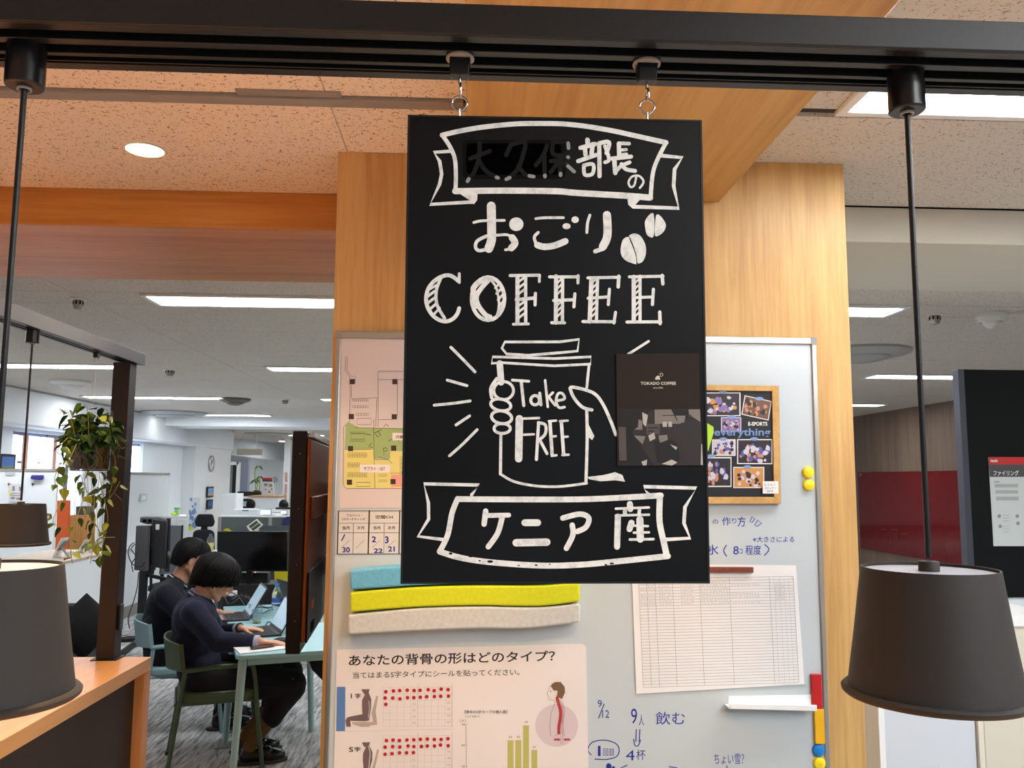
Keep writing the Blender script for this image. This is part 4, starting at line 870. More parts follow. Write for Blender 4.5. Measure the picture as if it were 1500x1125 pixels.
mm = M(); put_poly(mm, [kc(*p) for p in ((60, 640), (120, 600), (186, 640), (190, 700), (160, 800), (130, 905), (60, 900))], lc(4)); mm.build('lime_cutout', mat('lime', (182, 226, 60), 0.5), cl)
mm = M(); put_poly(mm, [(1117, 705), (1140, 705), (1140.5, 723), (1117, 723)], on_y(YC-0.006, 0.0006)); mm.build('name_sticker', 'paper', cl)
mm = M(); put_text(mm, 'もぐもぐ', (1119, 708.5, 1136, 711.5), on_y(YC-0.006, 0.001)); put_text(mm, 'コロッケ・', (1119.5, 713.5, 1136, 716.5), on_y(YC-0.006, 0.001)); put_text(mm, '2019', (1123, 718, 1132, 721), on_y(YC-0.006, 0.001)); mm.build('sticker_text', 'ink_black', cl)
# ---- table sheet
st = thing('sign_up_sheet', 'large white ruled table sheet taped on the right half of the whiteboard', 'paper sheet', tuple(PY(1050, 1012, YW)))
nx_, ny_ = 14, 12; vs = []; fs = []
cs = ((925, 826), (1166, 828), (1178.5, 1002), (932, 1016.5))
for j in range(ny_+1):
    for i in range(nx_+1):
        u, v_ = i/nx_, j/ny_; x = (cs[0][0]*(1-u)+cs[1][0]*u)*(1-v_)+(cs[3][0]*(1-u)+cs[2][0]*u)*v_; y = (cs[0][1]*(1-u)+cs[1][1]*u)*(1-v_)+(cs[3][1]*(1-u)+cs[2][1]*u)*v_
        lf = 0.003+0.0008*abs(math.sin(u*7+v_*2))*v_
        vs.append(PY(x, y, YW-lf))
for j in range(ny_):
    for i in range(nx_): a = j*(nx_+1)+i; fs.append((a, a+nx_+1, a+nx_+2, a+1))
sheet = M().add(vs, fs).build('sheet', 'paper', st)
def tm_(u, v_): return ((935+(1161-935)*u)*(1-v_)+(942+(1169.5-942)*u)*v_, (848+(844-848)*u)*(1-v_)+(1006.5+(999-1006.5)*u)*v_)
mm = M(); tl_ = on_y(YW, 0.0042); rows_ = 36
for j in range(rows_+1):
    v_ = j/rows_; put_line(mm, [tm_(0, v_), tm_(1, v_)], 0.45, tl_, False, capn=0)
for u in (0, .052, .105, .218, .393, .585, .845, 1): put_line(mm, [tm_(u, 0), tm_(u, 1)], 0.45, tl_, False, capn=0)
for u in (.875, .91, .94, .97): put_line(mm, [tm_(u, 0.01), tm_(u, 1)], 0.2, tl_, False, capn=0)
mm.build('ruled_lines', mat('rule_grey', (142, 142, 146), 0.6), st, kind='stuff')
mm = M()
for j in range(1, 9):
    for (u0, u1) in ((.01, .045), (.06, .1), (.13, .2), (.27, .35), (.4, .57), (.6, .78), (.88, .93)):
        if rr.random() < (0.9 if u1 < .6 else 0.5):
            u = u0
            while u < u1: put_line(mm, [tm_(u, (j+.3)/rows_), tm_(u+.004, (j+.75)/rows_), tm_(u+.009, (j+.35)/rows_)], 0.4, tl_, False, capn=0); u += .012+rr.random()*.01
mm.build('pencil_notes', mat('pencil', (128, 128, 134), 0.6), st, kind='stuff')
def bar_mag(name, label, quad, th, mt, cat='magnet', bev=0.0015, group=None):
    c = PY(sum(p[0] for p in quad)/4, sum(p[1] for p in quad)/4, YW)
    o = M().prism([PY(x, y, YW-th) for x, y in quad], (0, th-0.0002, 0)).build(name, mt, bevel=bev)
    tag(o, label, cat, group); return o
b_ = bar_mag('magnet_bar', 'reddish brown magnet bar holding the top of the ruled sheet', ((1000, 830.5), (1104, 831), (1104, 839), (1000, 838.5)), 0.014, noisy('magnet_brown', (132, 66, 40), (112, 52, 30), 60, 0.5, 0.1))
bar_mag('magnet_bar', 'red magnet strip on the right edge of the whiteboard', ((1189, 988), (1203.5, 988), (1205, 1038.5), (1190.5, 1038.5)), 0.012, mat('mag_red', (188, 28, 30), 0.35))
bar_mag('magnet_bar', 'yellow magnet strip under the red strip', ((1193, 1039), (1207, 1039), (1209, 1090), (1195, 1090)), 0.012, mat('mag_yellow', (240, 180, 28), 0.35))
def round_mag(px, py, rr_, label, mt):
    p = PY(px, py, YW); r = thing('round_magnet', label, 'magnet', (p.x, YW, p.z-rr_), 0, 'round magnets on the whiteboard')
    M().lathe([(rr_, 0), (rr_, 0.004), (rr_*0.93, 0.006)], (0, 0, rr_), 28, 'y').build('rim', mt, r, local=True)
    M().lathe([(rr_*0.93, 0.006), (rr_*0.86, 0.0095), (rr_*0.6, 0.0112), (0.0005, 0.0115)], (0, 0, rr_), 28, 'y').build('cap', mt, r, local=True)
mat('mag_bright_yellow', (246, 220, 40), 0.3); mat('mag_blue', (34, 126, 204), 0.3)
round_mag(1183, 692, 0.0180, 'upper of the two bright yellow round magnets beside the photo collage', 'mag_bright_yellow')
round_mag(1184, 710.5, 0.0180, 'lower of the two bright yellow round magnets beside the photo collage', 'mag_bright_yellow')
round_mag(1198.5, 1098.5, 0.0185, 'blue round magnet below the yellow strip', 'mag_blue')
round_mag(1199.5, 1117.5, 0.0185, 'yellow round magnet under the blue one at the bottom edge', 'mag_bright_yellow')
ty = thing('pen_tray', 'white plastic pen tray stuck under the ruled sheet', 'pen tray', tuple(PY(1130, 1042, YW)))
M().prism([PY(x, y, YW-0.003) for x, y in ((1067, 1020), (1192, 1018), (1193, 1036), (1067, 1034))], (0, 0.0028, 0)).build('back_plate', 'white_trim', ty)
M().prism([PY(x, y, YW-0.048) for x, y in ((1068, 1031), (1197, 1033), (1197, 1042), (1070, 1039))], (0, 0.005, 0)).build('front_lip', 'white_trim', ty, bevel=0.002)
a_ = [PY(x, y, YW-0.046) for x, y in ((1068, 1037), (1197, 1040))]
M().prism([a_[0], a_[1], Vector((a_[1].x, YW-0.003, a_[1].z)), Vector((a_[0].x, YW-0.003, a_[0].z))], (0, 0, -0.003)).build('base', 'white_trim', ty)
# ================================================================== oak counter at the left
ct = thing('oak_counter', 'low oak counter with dark inset side panel at the lower left', 'counter', (CX-0.25, 1.9, 0))
TH = 0.045
M().box(CX-0.95, CX, 0.3, cy1, CT-TH, CT).build('worktop', 'oak_counter', ct, bevel=0.0015)
M().box(CX-0.95, CX, cy1-0.055, cy1, 0, CT-TH).build('end_panel', wood('oak_end', (226, 158, 98), (204, 132, 74), (1, 1, 0.06), 0.35), ct, bevel=0.0015)
M().box(CX-0.06, CX-0.035, 0.3, cy1-0.055, 0.05, CT-TH).build('side_panel', mat('panel_dark', (58, 48, 44), 0.6), ct)
M().box(CX-0.06, CX-0.05, 0.3, cy1-0.055, 0.0, 0.05).build('plinth', 'black_metal', ct)
# ================================================================== hanging plant
hk = on_beam(137, 549); pc = on_beam(131, 690); pr = 0.062; hx_, hy_ = BX, pc.y
hp = thing('hanging_plant', 'pothos plant in a glass jar hanging from the small black frame', 'plant', (hx_, hy_, pc.z))
gz = pc.z; gh = 0.118
mat('leaf_dark', (34, 64, 24), 0.35); mat('leaf_mid', (68, 102, 34), 0.38); mat('leaf_light', (154, 174, 62), 0.4); mat('stem_green', (150, 156, 66), 0.5)
mat('jar_glass', (240, 246, 244), 0.02, trans=1.0, ior=1.35, spec=0.5)
noisy('roots', (116, 92, 52), (58, 40, 24), 220, 0.8, 0.6, 300)
M().lathe([(0.001, 0.0), (pr-0.004, 0.0), (pr, 0.004), (pr, gh), (pr-0.002, gh), (pr-0.002, 0.005), (0.001, 0.004)], (hx_, hy_, gz), 36).build('jar', 'jar_glass', hp)
M().lathe([(0.001, 0.006), (pr-0.006, 0.006), (pr-0.004, 0.02), (pr-0.005, gh*0.72), (0.001, gh*0.76)], (hx_, hy_, gz), 28).build('root_ball', 'roots', hp)
M().lathe([(0.001, gh*0.4), (pr-0.0028, gh*0.4)], (hx_, hy_, gz), 8)
mm = M()
rl = random.Random(11)
for k in range(26):
    a = rl.uniform(0, 2*PI); pts = []
    for j in range(6): pts.append((hx_+(pr-0.0045)*math.cos(a), hy_+(pr-0.0045)*math.sin(a), gz+gh*(0.75-j*0.14))); a += rl.uniform(-.25, .25)
    mm.tube(catmull(pts, 3), 0.0012, 5)
mm.build('roots', mat('root_pale', (150, 128, 70), 0.7), hp, kind='stuff')
th_ = M().tube([(hx_, hy_, ZB-0.03), (hx_, hy_, gz+gh+0.09)], 0.0006, 5)
for k in range(3):
    a = 2*PI*k/3+0.4; th_.tube([(hx_, hy_, gz+gh+0.09), (hx_+pr*math.cos(a), hy_+pr*math.sin(a), gz+gh-0.004)], 0.0006, 5)
th_.build('thread', 'letter_white', hp)
hz2 = thing('track_hook', 'small black hook of the far frame carrying the plant thread', 'hook', (hx_, hy_, ZB-0.012))
M().box(hx_-0.008, hx_+0.008, hy_-0.01, hy_+0.01, ZB-0.030, ZB-0.011).build('hook_body', 'black_plastic', hz2, bevel=0.002)
M().tube([(hx_+0.008*math.sin(q)*0.8, hy_, ZB-0.037-0.008*math.cos(q)) for q in [PI+i*0.3 for i in range(-6, 9)]], 0.0012, 6).build('hook', 'chrome', hz2)
def leaf_mesh(w_, l_, curl, nm):
    out = [(0, 0), (0.24, 0.42), (0.40, 0.44), (0.62, 0.36), (0.84, 0.17), (1.0, 0.0)]; vs = []; fs = []
    for u, h in out:
        z = -curl*u*u*l_
        vs += [(u*l_-0.06*l_*(h > 0.35), h*w_, z+0.12*w_), (u*l_, 0, z), (u*l_-0.06*l_*(h > 0.35), -h*w_, z+0.12*w_)]
    for i in range(5):
        for j in range(2): a = i*3+j; fs.append((a, a+3, a+4, a+1))
    me = bpy.data.meshes.new(nm); me.from_pydata(vs, [], fs); me.shade_smooth(); return me
LM = []
for mt_ in ('leaf_dark', 'leaf_dark', 'leaf_mid', 'leaf_mid', 'leaf_light'):
    for cu in (0.15, 0.5):
        me = leaf_mesh(0.034, 0.042, cu, 'leaf'); me.materials.append(MATS[mt_]); LM.append(me)
def leaf(parent, p, yaw, pitch, sc_l, me, roll=0):
    o = bpy.data.objects.new('leaf', me); COL.objects.link(o); o.parent = parent
    o.location = world_of(parent).inverted() @ Vector(p); o.rotation_euler = (roll, pitch, yaw); o.scale = (sc_l,)*3; return o
for k in range(165):       # crown
    a = rl.uniform(0, 2*PI); rad = rl.uniform(0.01, 0.088); z = gz+gh+rl.uniform(-0.045, 0.088)*(1.05-rad*4)
    if k % 3 == 0: z -= 0.03
    leaf(hp, (hx_+rad*math.cos(a), hy_+rad*math.sin(a), z), a+rl.uniform(-.8, .8), rl.uniform(-0.2, 1.0), rl.uniform(0.7, 1.15), LM[rl.choice([0, 1, 2, 3, 0, 1, 2, 3, 4, 5, 6, 8])], rl.uniform(-.6, .6))
stm = M(); 
def at_plane(px, py, dy): return PX(px, py, BX+dy)
trails = [([(112, 650), (96, 690), (90, 730), (78, 765), (100, 775)], 8), ([(125, 690), (122, 730), (112, 760), (104, 800), (106, 825)], 9), ([(135, 690), (138, 730), (134, 770), (136, 800), (132, 826)], 14), ([(145, 690), (150, 720), (158, 760), (150, 800), (146, 822)], 10), ([(150, 640), (168, 670), (166, 700), (160, 730), (176, 705)], 9), ([(100, 640), (84, 660), (90, 672), (80, 700), (84, 715)], 7), ([(140, 760), (138, 780), (140, 810), (145, 790), (168, 787)], 4), ([(118, 695), (128, 720), (146, 728), (165, 715)], 7), ([(130, 640), (128, 600), (122, 592)], 4), ([(150, 640), (158, 605), (150, 598)], 4), ([(110, 640), (100, 604), (86, 605)], 4), ([(160, 620), (176, 655), (182, 655)], 4)]
for ti, (pts, nl) in enumerate(trails):
    dy = rl.uniform(-0.04, 0.05); P3 = [at_plane(x, y, dy) for x, y in pts]; P3 = catmull(P3, 6); stm.tube(P3, 0.0011, 5)
    for j in range(nl):
        p = P3[int((j+0.5)/nl*(len(P3)-1))]; a = rl.uniform(0, 2*PI); low = ti in (1, 2, 3) and j > nl*0.55
        leaf(hp, p+Vector((0.008*math.cos(a), 0.008*math.sin(a), 0.002)), a, rl.uniform(0.1, 1.3), rl.uniform(0.6, 1.05), LM[rl.choice([8, 9, 4, 6] if low else [0, 1, 2, 4, 5, 6, 7, 8])], rl.uniform(-.7, .7))
for k in range(7):
    x = 116+k*6; P3 = catmull([at_plane(x, 694, 0), at_plane(x+rl.uniform(-8, 8), 740, 0.01), at_plane(x+rl.uniform(-10, 10), 780, 0), at_plane(x+rl.uniform(-12, 12), 812, 0)], 5); stm.tube(P3, 0.0008, 5)
stm.build('stems', 'stem_green', hp, kind='stuff')

# ================================================================== work table (light blue) and what stands on it
TZ = 0.66; TAN = math.radians(18.0)
tu = Vector((math.cos(TAN), math.sin(TAN), 0)); tv = Vector((-math.sin(TAN), math.cos(TAN), 0))
TC = PZ(346, 961, TZ); TC.z = 0
def TP(u, v_, z=0.0): return TC+tu*u+tv*v_+Vector((0, 0, TZ+z))
mat('table_blue', (150, 196, 204), 0.35); mat('leg_blue', (158, 190, 188), 0.4)
ch = 0.03; TW, TL = 0.56, 1.74
for k_, (v0, v1, lab) in enumerate(((0.0, 0.868, 'nearer light blue work table with white papers on its corner'), (0.872, TL, 'farther light blue work table joined end to end with the near one'))):
    tb = thing('work_table', lab, 'table', tuple(TC+tu*0.28+tv*(v0+v1)/2), TAN, 'light blue work tables')
    TW = 0.70 if k_ == 0 else 0.53
    pts = [TP(0.0, v0+(ch if k_ == 0 else 0), -0.022)]+([TP(ch, v0, -0.022)] if k_ == 0 else [])+[TP(TW, v0, -0.022), TP(TW, v1, -0.022), TP(0, v1, -0.022)]
    M().prism(pts, (0, 0, 0.022)).build('tabletop', 'table_blue', tb, bevel=0.003)
    for (u, v_) in ((0.035, v0+0.04), (TW-0.05, v0+0.04), (0.035, v1-0.04), (TW-0.05, v1-0.04)):
        p = TP(u, v_); q = TP(u-(0.03 if u < .4 else -0.03), v_)
        M().tube([(q.x, q.y, 0), (p.x, p.y, TZ-0.02)], [0.017, 0.022], 14).build('leg', 'leg_blue', tb)
    for v_ in (v0+0.05, v1-0.05): M().obox(TP(TW/2, v_, -0.04), tu*(TW/2-0.06), tv*0.010, (0, 0, 0.018)).build('apron', 'leg_blue', tb)
def on_t(px, py, z=0.0): return PZ(px, py, TZ+z)
# papers and pen
def flat_on(name, label, cat, quad, z, mt, th=0.003, bev=0.0):
    o = M().prism([PZ(x, y, TZ+z) for x, y in quad], (0, 0, th)).build(name, mt, bevel=bev); tag(o, label, cat); return o
flat_on('paper_stack', 'white printed papers on the near corner of the blue table', 'papers', ((341, 949), (404, 944), (423, 951), (352, 959)), 0.0005, 'paper', 0.006)
flat_on('smartphone', 'dark phone lying on the papers at the table corner', 'phone', ((366, 949.5), (399, 945.5), (402, 947.5), (368, 952)), 0.0085, mat('phone', (66, 46, 42), 0.2), 0.007, 0.002)
mat('laptop_dark', (38, 38, 44), 0.35); mat('screen_glow', (150, 176, 190), 0.25, emit=((150, 178, 194), 0.35)); mat('key_black', (18, 18, 20), 0.5)
def laptop(c, yaw, tilt, label, w_=0.31, d_=0.21, hh=0.20, glow='screen_glow', mt='laptop_dark'):
    r = thing('laptop', label, 'laptop', tuple(c), yaw)          # local x points away from the user, y to the user's left
    M().box(-d_/2, d_/2, -w_/2, w_/2, 0.0, 0.014).build('base', mt, r, local=True, bevel=0.003)
    kb_ = M()
    for i in range(5):
        for j in range(13): kb_.box(-d_/2+0.085+i*0.0215-0.009, -d_/2+0.085+i*0.0215+0.009, -w_/2+0.025+j*0.0205-0.0085, -w_/2+0.025+j*0.0205+0.0085, 0.014, 0.0158)
    kb_.build('keyboard', 'key_black', r, local=True, kind='stuff')
    M().box(-d_/2+0.012, -d_/2+0.065, -0.05, 0.05, 0.014, 0.0145).build('trackpad', 'grey_trim', r, local=True)
    n_ = Vector((-math.cos(tilt), 0, math.sin(tilt)*0)); up = Vector((math.sin(tilt), 0, math.cos(tilt))); nn = Vector((math.cos(tilt), 0, -math.sin(tilt)))
    hg = Vector((d_/2-0.004, 0, 0.014))
    M().obox(hg+up*hh/2+nn*0.003, nn*0.0035, (0, w_/2, 0), up*hh/2).build('lid', mt, r, local=True, bevel=0.002)
    M().obox(hg+up*(hh/2+0.004)-nn*0.001, nn*0.0006, (0, w_/2-0.010, 0), up*(hh/2-0.014)).build('screen', glow, r, local=True)
    M().tube([hg+Vector((0, -w_*0.35, 0)), hg+Vector((0, w_*0.35, 0))], 0.005, 10).build('hinge', mt, r, local=True)
    return r
l1 = on_t(403, 926); laptop(tuple(l1-tu*0.10), TAN+0.12, math.radians(28), 'open dark laptop used by the nearer man', hh=0.19)
l2 = on_t(360, 904); laptop(tuple(l2-tu*0.10), TAN+0.05, math.radians(30), 'open dark laptop used by the farther man, with purple edged screen', mt=mat('laptop_plum', (58, 48, 66), 0.35), hh=0.21)
l3 = on_t(428, 893); laptop(tuple(l3+tu*0.12), TAN+PI+0.3, math.radians(22), 'black laptop seen from behind at the far right of the blue table', hh=0.20, glow='key_black')
mo = on_t(412, 942); mo = thing('computer_mouse', 'black mouse under the nearer man right hand', 'mouse', (mo.x, mo.y, TZ), TAN)
M().ball((0, 0, 0.006), (0.050, 0.030, 0.026), 16, 10).build('shell', 'key_black', mo, local=True)
bp = on_t(405, 893); bo = thing('water_bottle', 'clear water bottle with blue cap and blue label on the blue table', 'bottle', tuple(bp))
mat('clear_plastic', (226, 238, 246), 0.06, trans=0.9, ior=1.2); mat('cap_blue', (70, 160, 220), 0.4); mat('label_blue', (60, 110, 196), 0.45)
M().lathe([(0.001, 0), (0.030, 0), (0.033, 0.006), (0.032, 0.05), (0.033, 0.10), (0.028, 0.125), (0.014, 0.15), (0.013, 0.158)], n=24).build('body', 'clear_plastic', bo, local=True)
M().lathe([(0.0335, 0.035), (0.0335, 0.075)], n=24).build('label_band', 'label_blue', bo, local=True)
M().lathe([(0.0338, 0.042), (0.0338, 0.050)], n=24).build('label_stripe', 'letter_white', bo, local=True)
M().lathe([(0.0155, 0.150), (0.0155, 0.172), (0.001, 0.173)], n=20).build('cap', 'cap_blue', bo, local=True)
for i, (px, py, h_, lab) in enumerate(((376, 913, 0.085, 'clear plastic cup with a little yellow drink on the blue table'), (371, 903, 0.08, 'empty clear plastic cup behind the cup with yellow drink'))):
    p = on_t(px, py); r = thing('plastic_cup', lab, 'cup', tuple(p), 0, 'plastic cups on the blue table')
    M().lathe([(0.001, 0), (0.024, 0), (0.033, h_), (0.0315, h_), (0.0228, 0.0015), (0.001, 0.0015)], n=24).build('cup', 'clear_plastic', r, local=True)
    if i == 0: M().lathe([(0.001, 0.002), (0.0225, 0.002), (0.0250, 0.022), (0.001, 0.022)], n=20).build('drink', mat('yellow_drink', (214, 206, 120), 0.2), r, local=True)
def cable(name, label, pts, r_=0.003, mt='cord_black', cat='cable', group=None):
    o = M().tube(catmull(pts, 8), r_, 6).build(name, mt); tag(o, label, cat, group); return o
for i, (pts, lab) in enumerate((([(328, 868), (334, 884), (345, 880), (356, 872), (366, 878), (380, 886), (392, 890), (401, 888)], 'black cable looping behind the farther laptop'),
                     ([(396, 893), (384, 898), (372, 896), (378, 890), (394, 891)], 'black cable coiled beside the water bottle'), ([(380, 920), (388, 917), (392, 911), (398, 912)], 'thin grey cable curling behind the nearer laptop'))):
    cable('cable', lab, [on_t(x, y, 0.006) for x, y in pts])
mm = M()
rc = random.Random(3)
for k in range(7):
    x0 = 322+k*6; mm.tube(catmull([on_t(x0, 880+rc.uniform(-3, 3), 0.006+0.004*k), on_t(x0+10, 872+rc.uniform(-4, 4), 0.03+rc.random()*0.05), on_t(x0+22, 876+rc.uniform(-3, 5), 0.02+rc.random()*0.04), on_t(x0+30, 886, 0.006)], 6), 0.003, 6)
tag(mm.build('cable_tangle', 'cord_black', kind='stuff'), 'tangle of black cables on the far end of the blue table', 'cables')
ad = on_t(337, 873); o = M().obox((0, 0, 0.02), (0.05, 0, 0), (0, 0.03, 0), (0, 0, 0.018)).build('power_hub', 'white_trim', bevel=0.006); o.location = (ad.x, ad.y, TZ); o.rotation_euler = (0, 0, 0.2); tag(o, 'white power hub under the cable tangle', 'power hub')

# ================================================================== armchairs
mat('chair_green', (66, 84, 58), 0.45); mat('chair_blue', (132, 166, 176), 0.45)
def armchair(name, label, loc, yaw, mt, group):
    r = thing(name, label, 'chair', loc, yaw, group)
    sh = 0.41
    s = M(); vs = []
    out = [(-0.21, -0.14), (-0.20, -0.19), (-0.15, -0.215), (0.14, -0.215), (0.20, -0.19), (0.215, -0.13), (0.215, 0.13), (0.20, 0.19), (0.14, 0.215), (-0.15, 0.215), (-0.20, 0.19), (-0.21, 0.14)]
    s.prism([(x, y, sh-0.055) for x, y in out], (0, 0, 0.062)); s.build('seat', mt, r, local=True, bevel=0.022, segs=4)
    for sy in (-1, 1):
        M().tube(catmull([(-0.245, sy*0.20, 0), (-0.21, sy*0.205, 0.25), (-0.175, sy*0.215, 0.53)], 4), 0.012, 10).build('leg', mt, r, local=True)
        M().tube(catmull([(0.235, sy*0.20, 0), (0.205, sy*0.205, 0.25), (0.175, sy*0.215, 0.50), (0.155, sy*0.215, 0.545)], 4), 0.012, 10).build('leg', mt, r, local=True)
        M().tube([(-0.245, sy*0.20, 0.0), (-0.244, sy*0.20, 0.02)], 0.016, 10).build('foot_cap', 'black_plastic', r, local=True)
        M().tube(catmull([(-0.185, sy*0.215, 0.535), (-0.02, sy*0.222, 0.545), (0.165, sy*0.215, 0.548)], 4), 0.014, 10).build('armrest', mt, r, local=True)
        M().tube([(-0.215, sy*0.20, sh-0.05), (0.20, sy*0.20, sh-0.05)], 0.009, 8).build('side_rail', mt, r, local=True)
    M().tube([(-0.215, -0.20, sh-0.05), (-0.215, 0.20, sh-0.05)], 0.009, 8).build('cross_rail', mt, r, local=True)
    b_ = M(); n_ = 14; vs = []; fs = []
    for i in range(n_+1):
        t_ = -1+2*i/n_; x = -0.275+0.085*t_*t_*abs(t_); y = 0.225*t_
        top = 0.69-0.02*abs(t_)**4; bot = 0.53 + 0.005*abs(t_)
        for (dx, zz) in ((0, bot), (-0.018, top), (-0.006, top+0.002), (0.013, bot-0.002)): vs.append((x+dx*1.0, y, zz))
    for i in range(n_):
        for j in range(4): a = i*4+j; c = i*4+(j+1) % 4; fs.append((a, c, c+4, a+4))
    fs += [(0, 1, 2, 3), (n_*4+3, n_*4+2, n_*4+1, n_*4)]
    b_.add(vs, fs).build('backrest', mt, r, local=True, bevel=0.006, segs=3)
    return r
P1O = Vector((-1.385, 4.915, 0)); P2O = P1O+tv*0.72+tu*-0.02
armchair('armchair', 'dark green armchair under the nearer man', tuple(P1O+tu*0.0+Vector((0, 0, 0))), TAN, 'chair_green', None)
armchair('armchair', 'light blue armchair under the farther man', tuple(P2O-tu*0.17), TAN+0.05, 'chair_blue', None)
# ================================================================== the two men
mat('skin', (214, 164, 136), 0.55); mat('skin_b', (196, 146, 118), 0.55); mat('eye_white', (232, 230, 226), 0.3); mat('eye_dark', (24, 18, 16), 0.3); mat('lip', (176, 112, 100), 0.5)
for n_, c in (('skin', (214, 164, 136)), ('skin_b', (190, 138, 110))):
    b_ = MATS[n_].node_tree.nodes['Principled BSDF']; b_.inputs['Subsurface Weight'].default_value = 0.05; b_.inputs['Subsurface Radius'].default_value = (0.01, 0.004, 0.002)
noisy('sweater_navy', (24, 29, 56), (14, 17, 36), 160, 0.9, 0.5, 900, dist=0.001)
noisy('sweater_dark', (22, 25, 42), (13, 15, 28), 160, 0.9, 0.5, 900, dist=0.001)
noisy('trousers', (18, 17, 18), (10, 10, 11), 120, 0.92, 0.3, 700); noisy('sock_olive', (104, 80, 42), (84, 62, 30), 200, 0.9, 0.4, 900); mat('shoe_black', (16, 15, 16), 0.22); mat('sole', (54, 46, 40), 0.7)
m = mat('hair_black', (12, 11, 12), 0.5, spec=0.25); t = NT(m); h_ = t.noise(t.coords(scale=(60, 60, 9)), 3, 4, 0.7, 1.0); t.l(t.ramp(h_, [(0.35, (6, 5, 6)), (0.7, (20, 18, 19))]), t.b.inputs['Base Color']); t.bump(h_, 0.7, 0.004)
m = mat('striped_shirt', (230, 232, 240), 0.8); t = NT(m)
wv = t.n('ShaderNodeTexWave'); t.l(t.coords(), wv.inputs[0]); wv.inputs['Scale'].default_value = 60; wv.bands_direction = 'DIAGONAL'
t.l(t.ramp(wv.outputs[0], [(0.45, (232, 234, 242)), (0.6, (84, 92, 150))]), t.b.inputs['Base Color'])
def remesh(mm, name, mt, parent, vox, smooth_it=4, keep=True):
    o = mm.build(name, mt, parent)
    r = o.modifiers.new('r', 'REMESH'); r.mode = 'VOXEL'; r.voxel_size = vox; r.use_smooth_shade = True
    s = o.modifiers.new('s', 'SMOOTH'); s.iterations = smooth_it; s.factor = 0.5
    dg = bpy.context.evaluated_depsgraph_get(); me = bpy.data.meshes.new_from_object(o.evaluated_get(dg))
    o.modifiers.clear(); old = o.data; o.data = me; bpy.data.meshes.remove(old); me.name = name
    if not me.materials: me.materials.append(MATS[mt])
    me.shade_smooth(); return o
def chain(mm, pts, n=12):
    for (a, ra), (b, rb) in zip(pts[:-1], pts[1:]): mm.caps(a, b, ra, rb, n)
def hand(mm, wrist, fwd, up, thumb, curl=0.5, size=1.0):
    """palm, four unequal jointed fingers, thumb leaving the side of the palm"""
    f = Vector(fwd).normalized(); u = (Vector(up)-f*Vector(up).dot(f)).normalized(); t_ = (Vector(thumb)-f*Vector(thumb).dot(f)-u*Vector(thumb).dot(u)).normalized()
    S_ = size; k = wrist+f*0.085*S_
    for q in (-1.5, -0.5, 0.5, 1.5):
        mm.caps(wrist+t_*q*0.012*S_+f*0.012, k+t_*q*0.0195*S_+u*(0.002-abs(q)*0.002), 0.0135*S_, 0.0105*S_, 10)
    L_ = {1.5: (0.040, 0.024, 0.020), 0.5: (0.044, 0.028, 0.022), -0.5: (0.041, 0.026, 0.021), -1.5: (0.032, 0.020, 0.018)}
    for q, (a, b, c) in L_.items():
        p = k+t_*q*0.0195*S_; d = f; ang = 0.15
        for seg, r0, r1 in ((a, 0.0092, 0.0084), (b, 0.0084, 0.0076), (c, 0.0076, 0.0066)):
            d2 = (f*math.cos(ang)-u*math.sin(ang)+t_*q*0.05).normalized(); p2 = p+d2*seg*S_; mm.caps(p, p2, r0*S_, r1*S_, 10); p = p2; ang += curl
    b0 = wrist+t_*0.022*S_+f*0.025*S_; b1 = b0+(f*0.6+t_*0.75-u*0.25).normalized()*0.040*S_; b2_ = b1+(f*0.9+t_*0.2-u*0.3).normalized()*0.030*S_; b3 = b2_+(f*0.95-u*0.3).normalized()*0.022*S_
    mm.caps(b0, b1, 0.0125*S_, 0.0100*S_, 10); mm.caps(b1, b2_, 0.0100*S_, 0.0088*S_, 10); mm.caps(b2_, b3, 0.0088*S_, 0.0076*S_, 10)
def headframe(yaw, pitch):
    return Matrix.Rotation(yaw, 3, 'Z') @ Matrix.Rotation(pitch, 3, 'Y')      # +x forward, pitch positive looks down
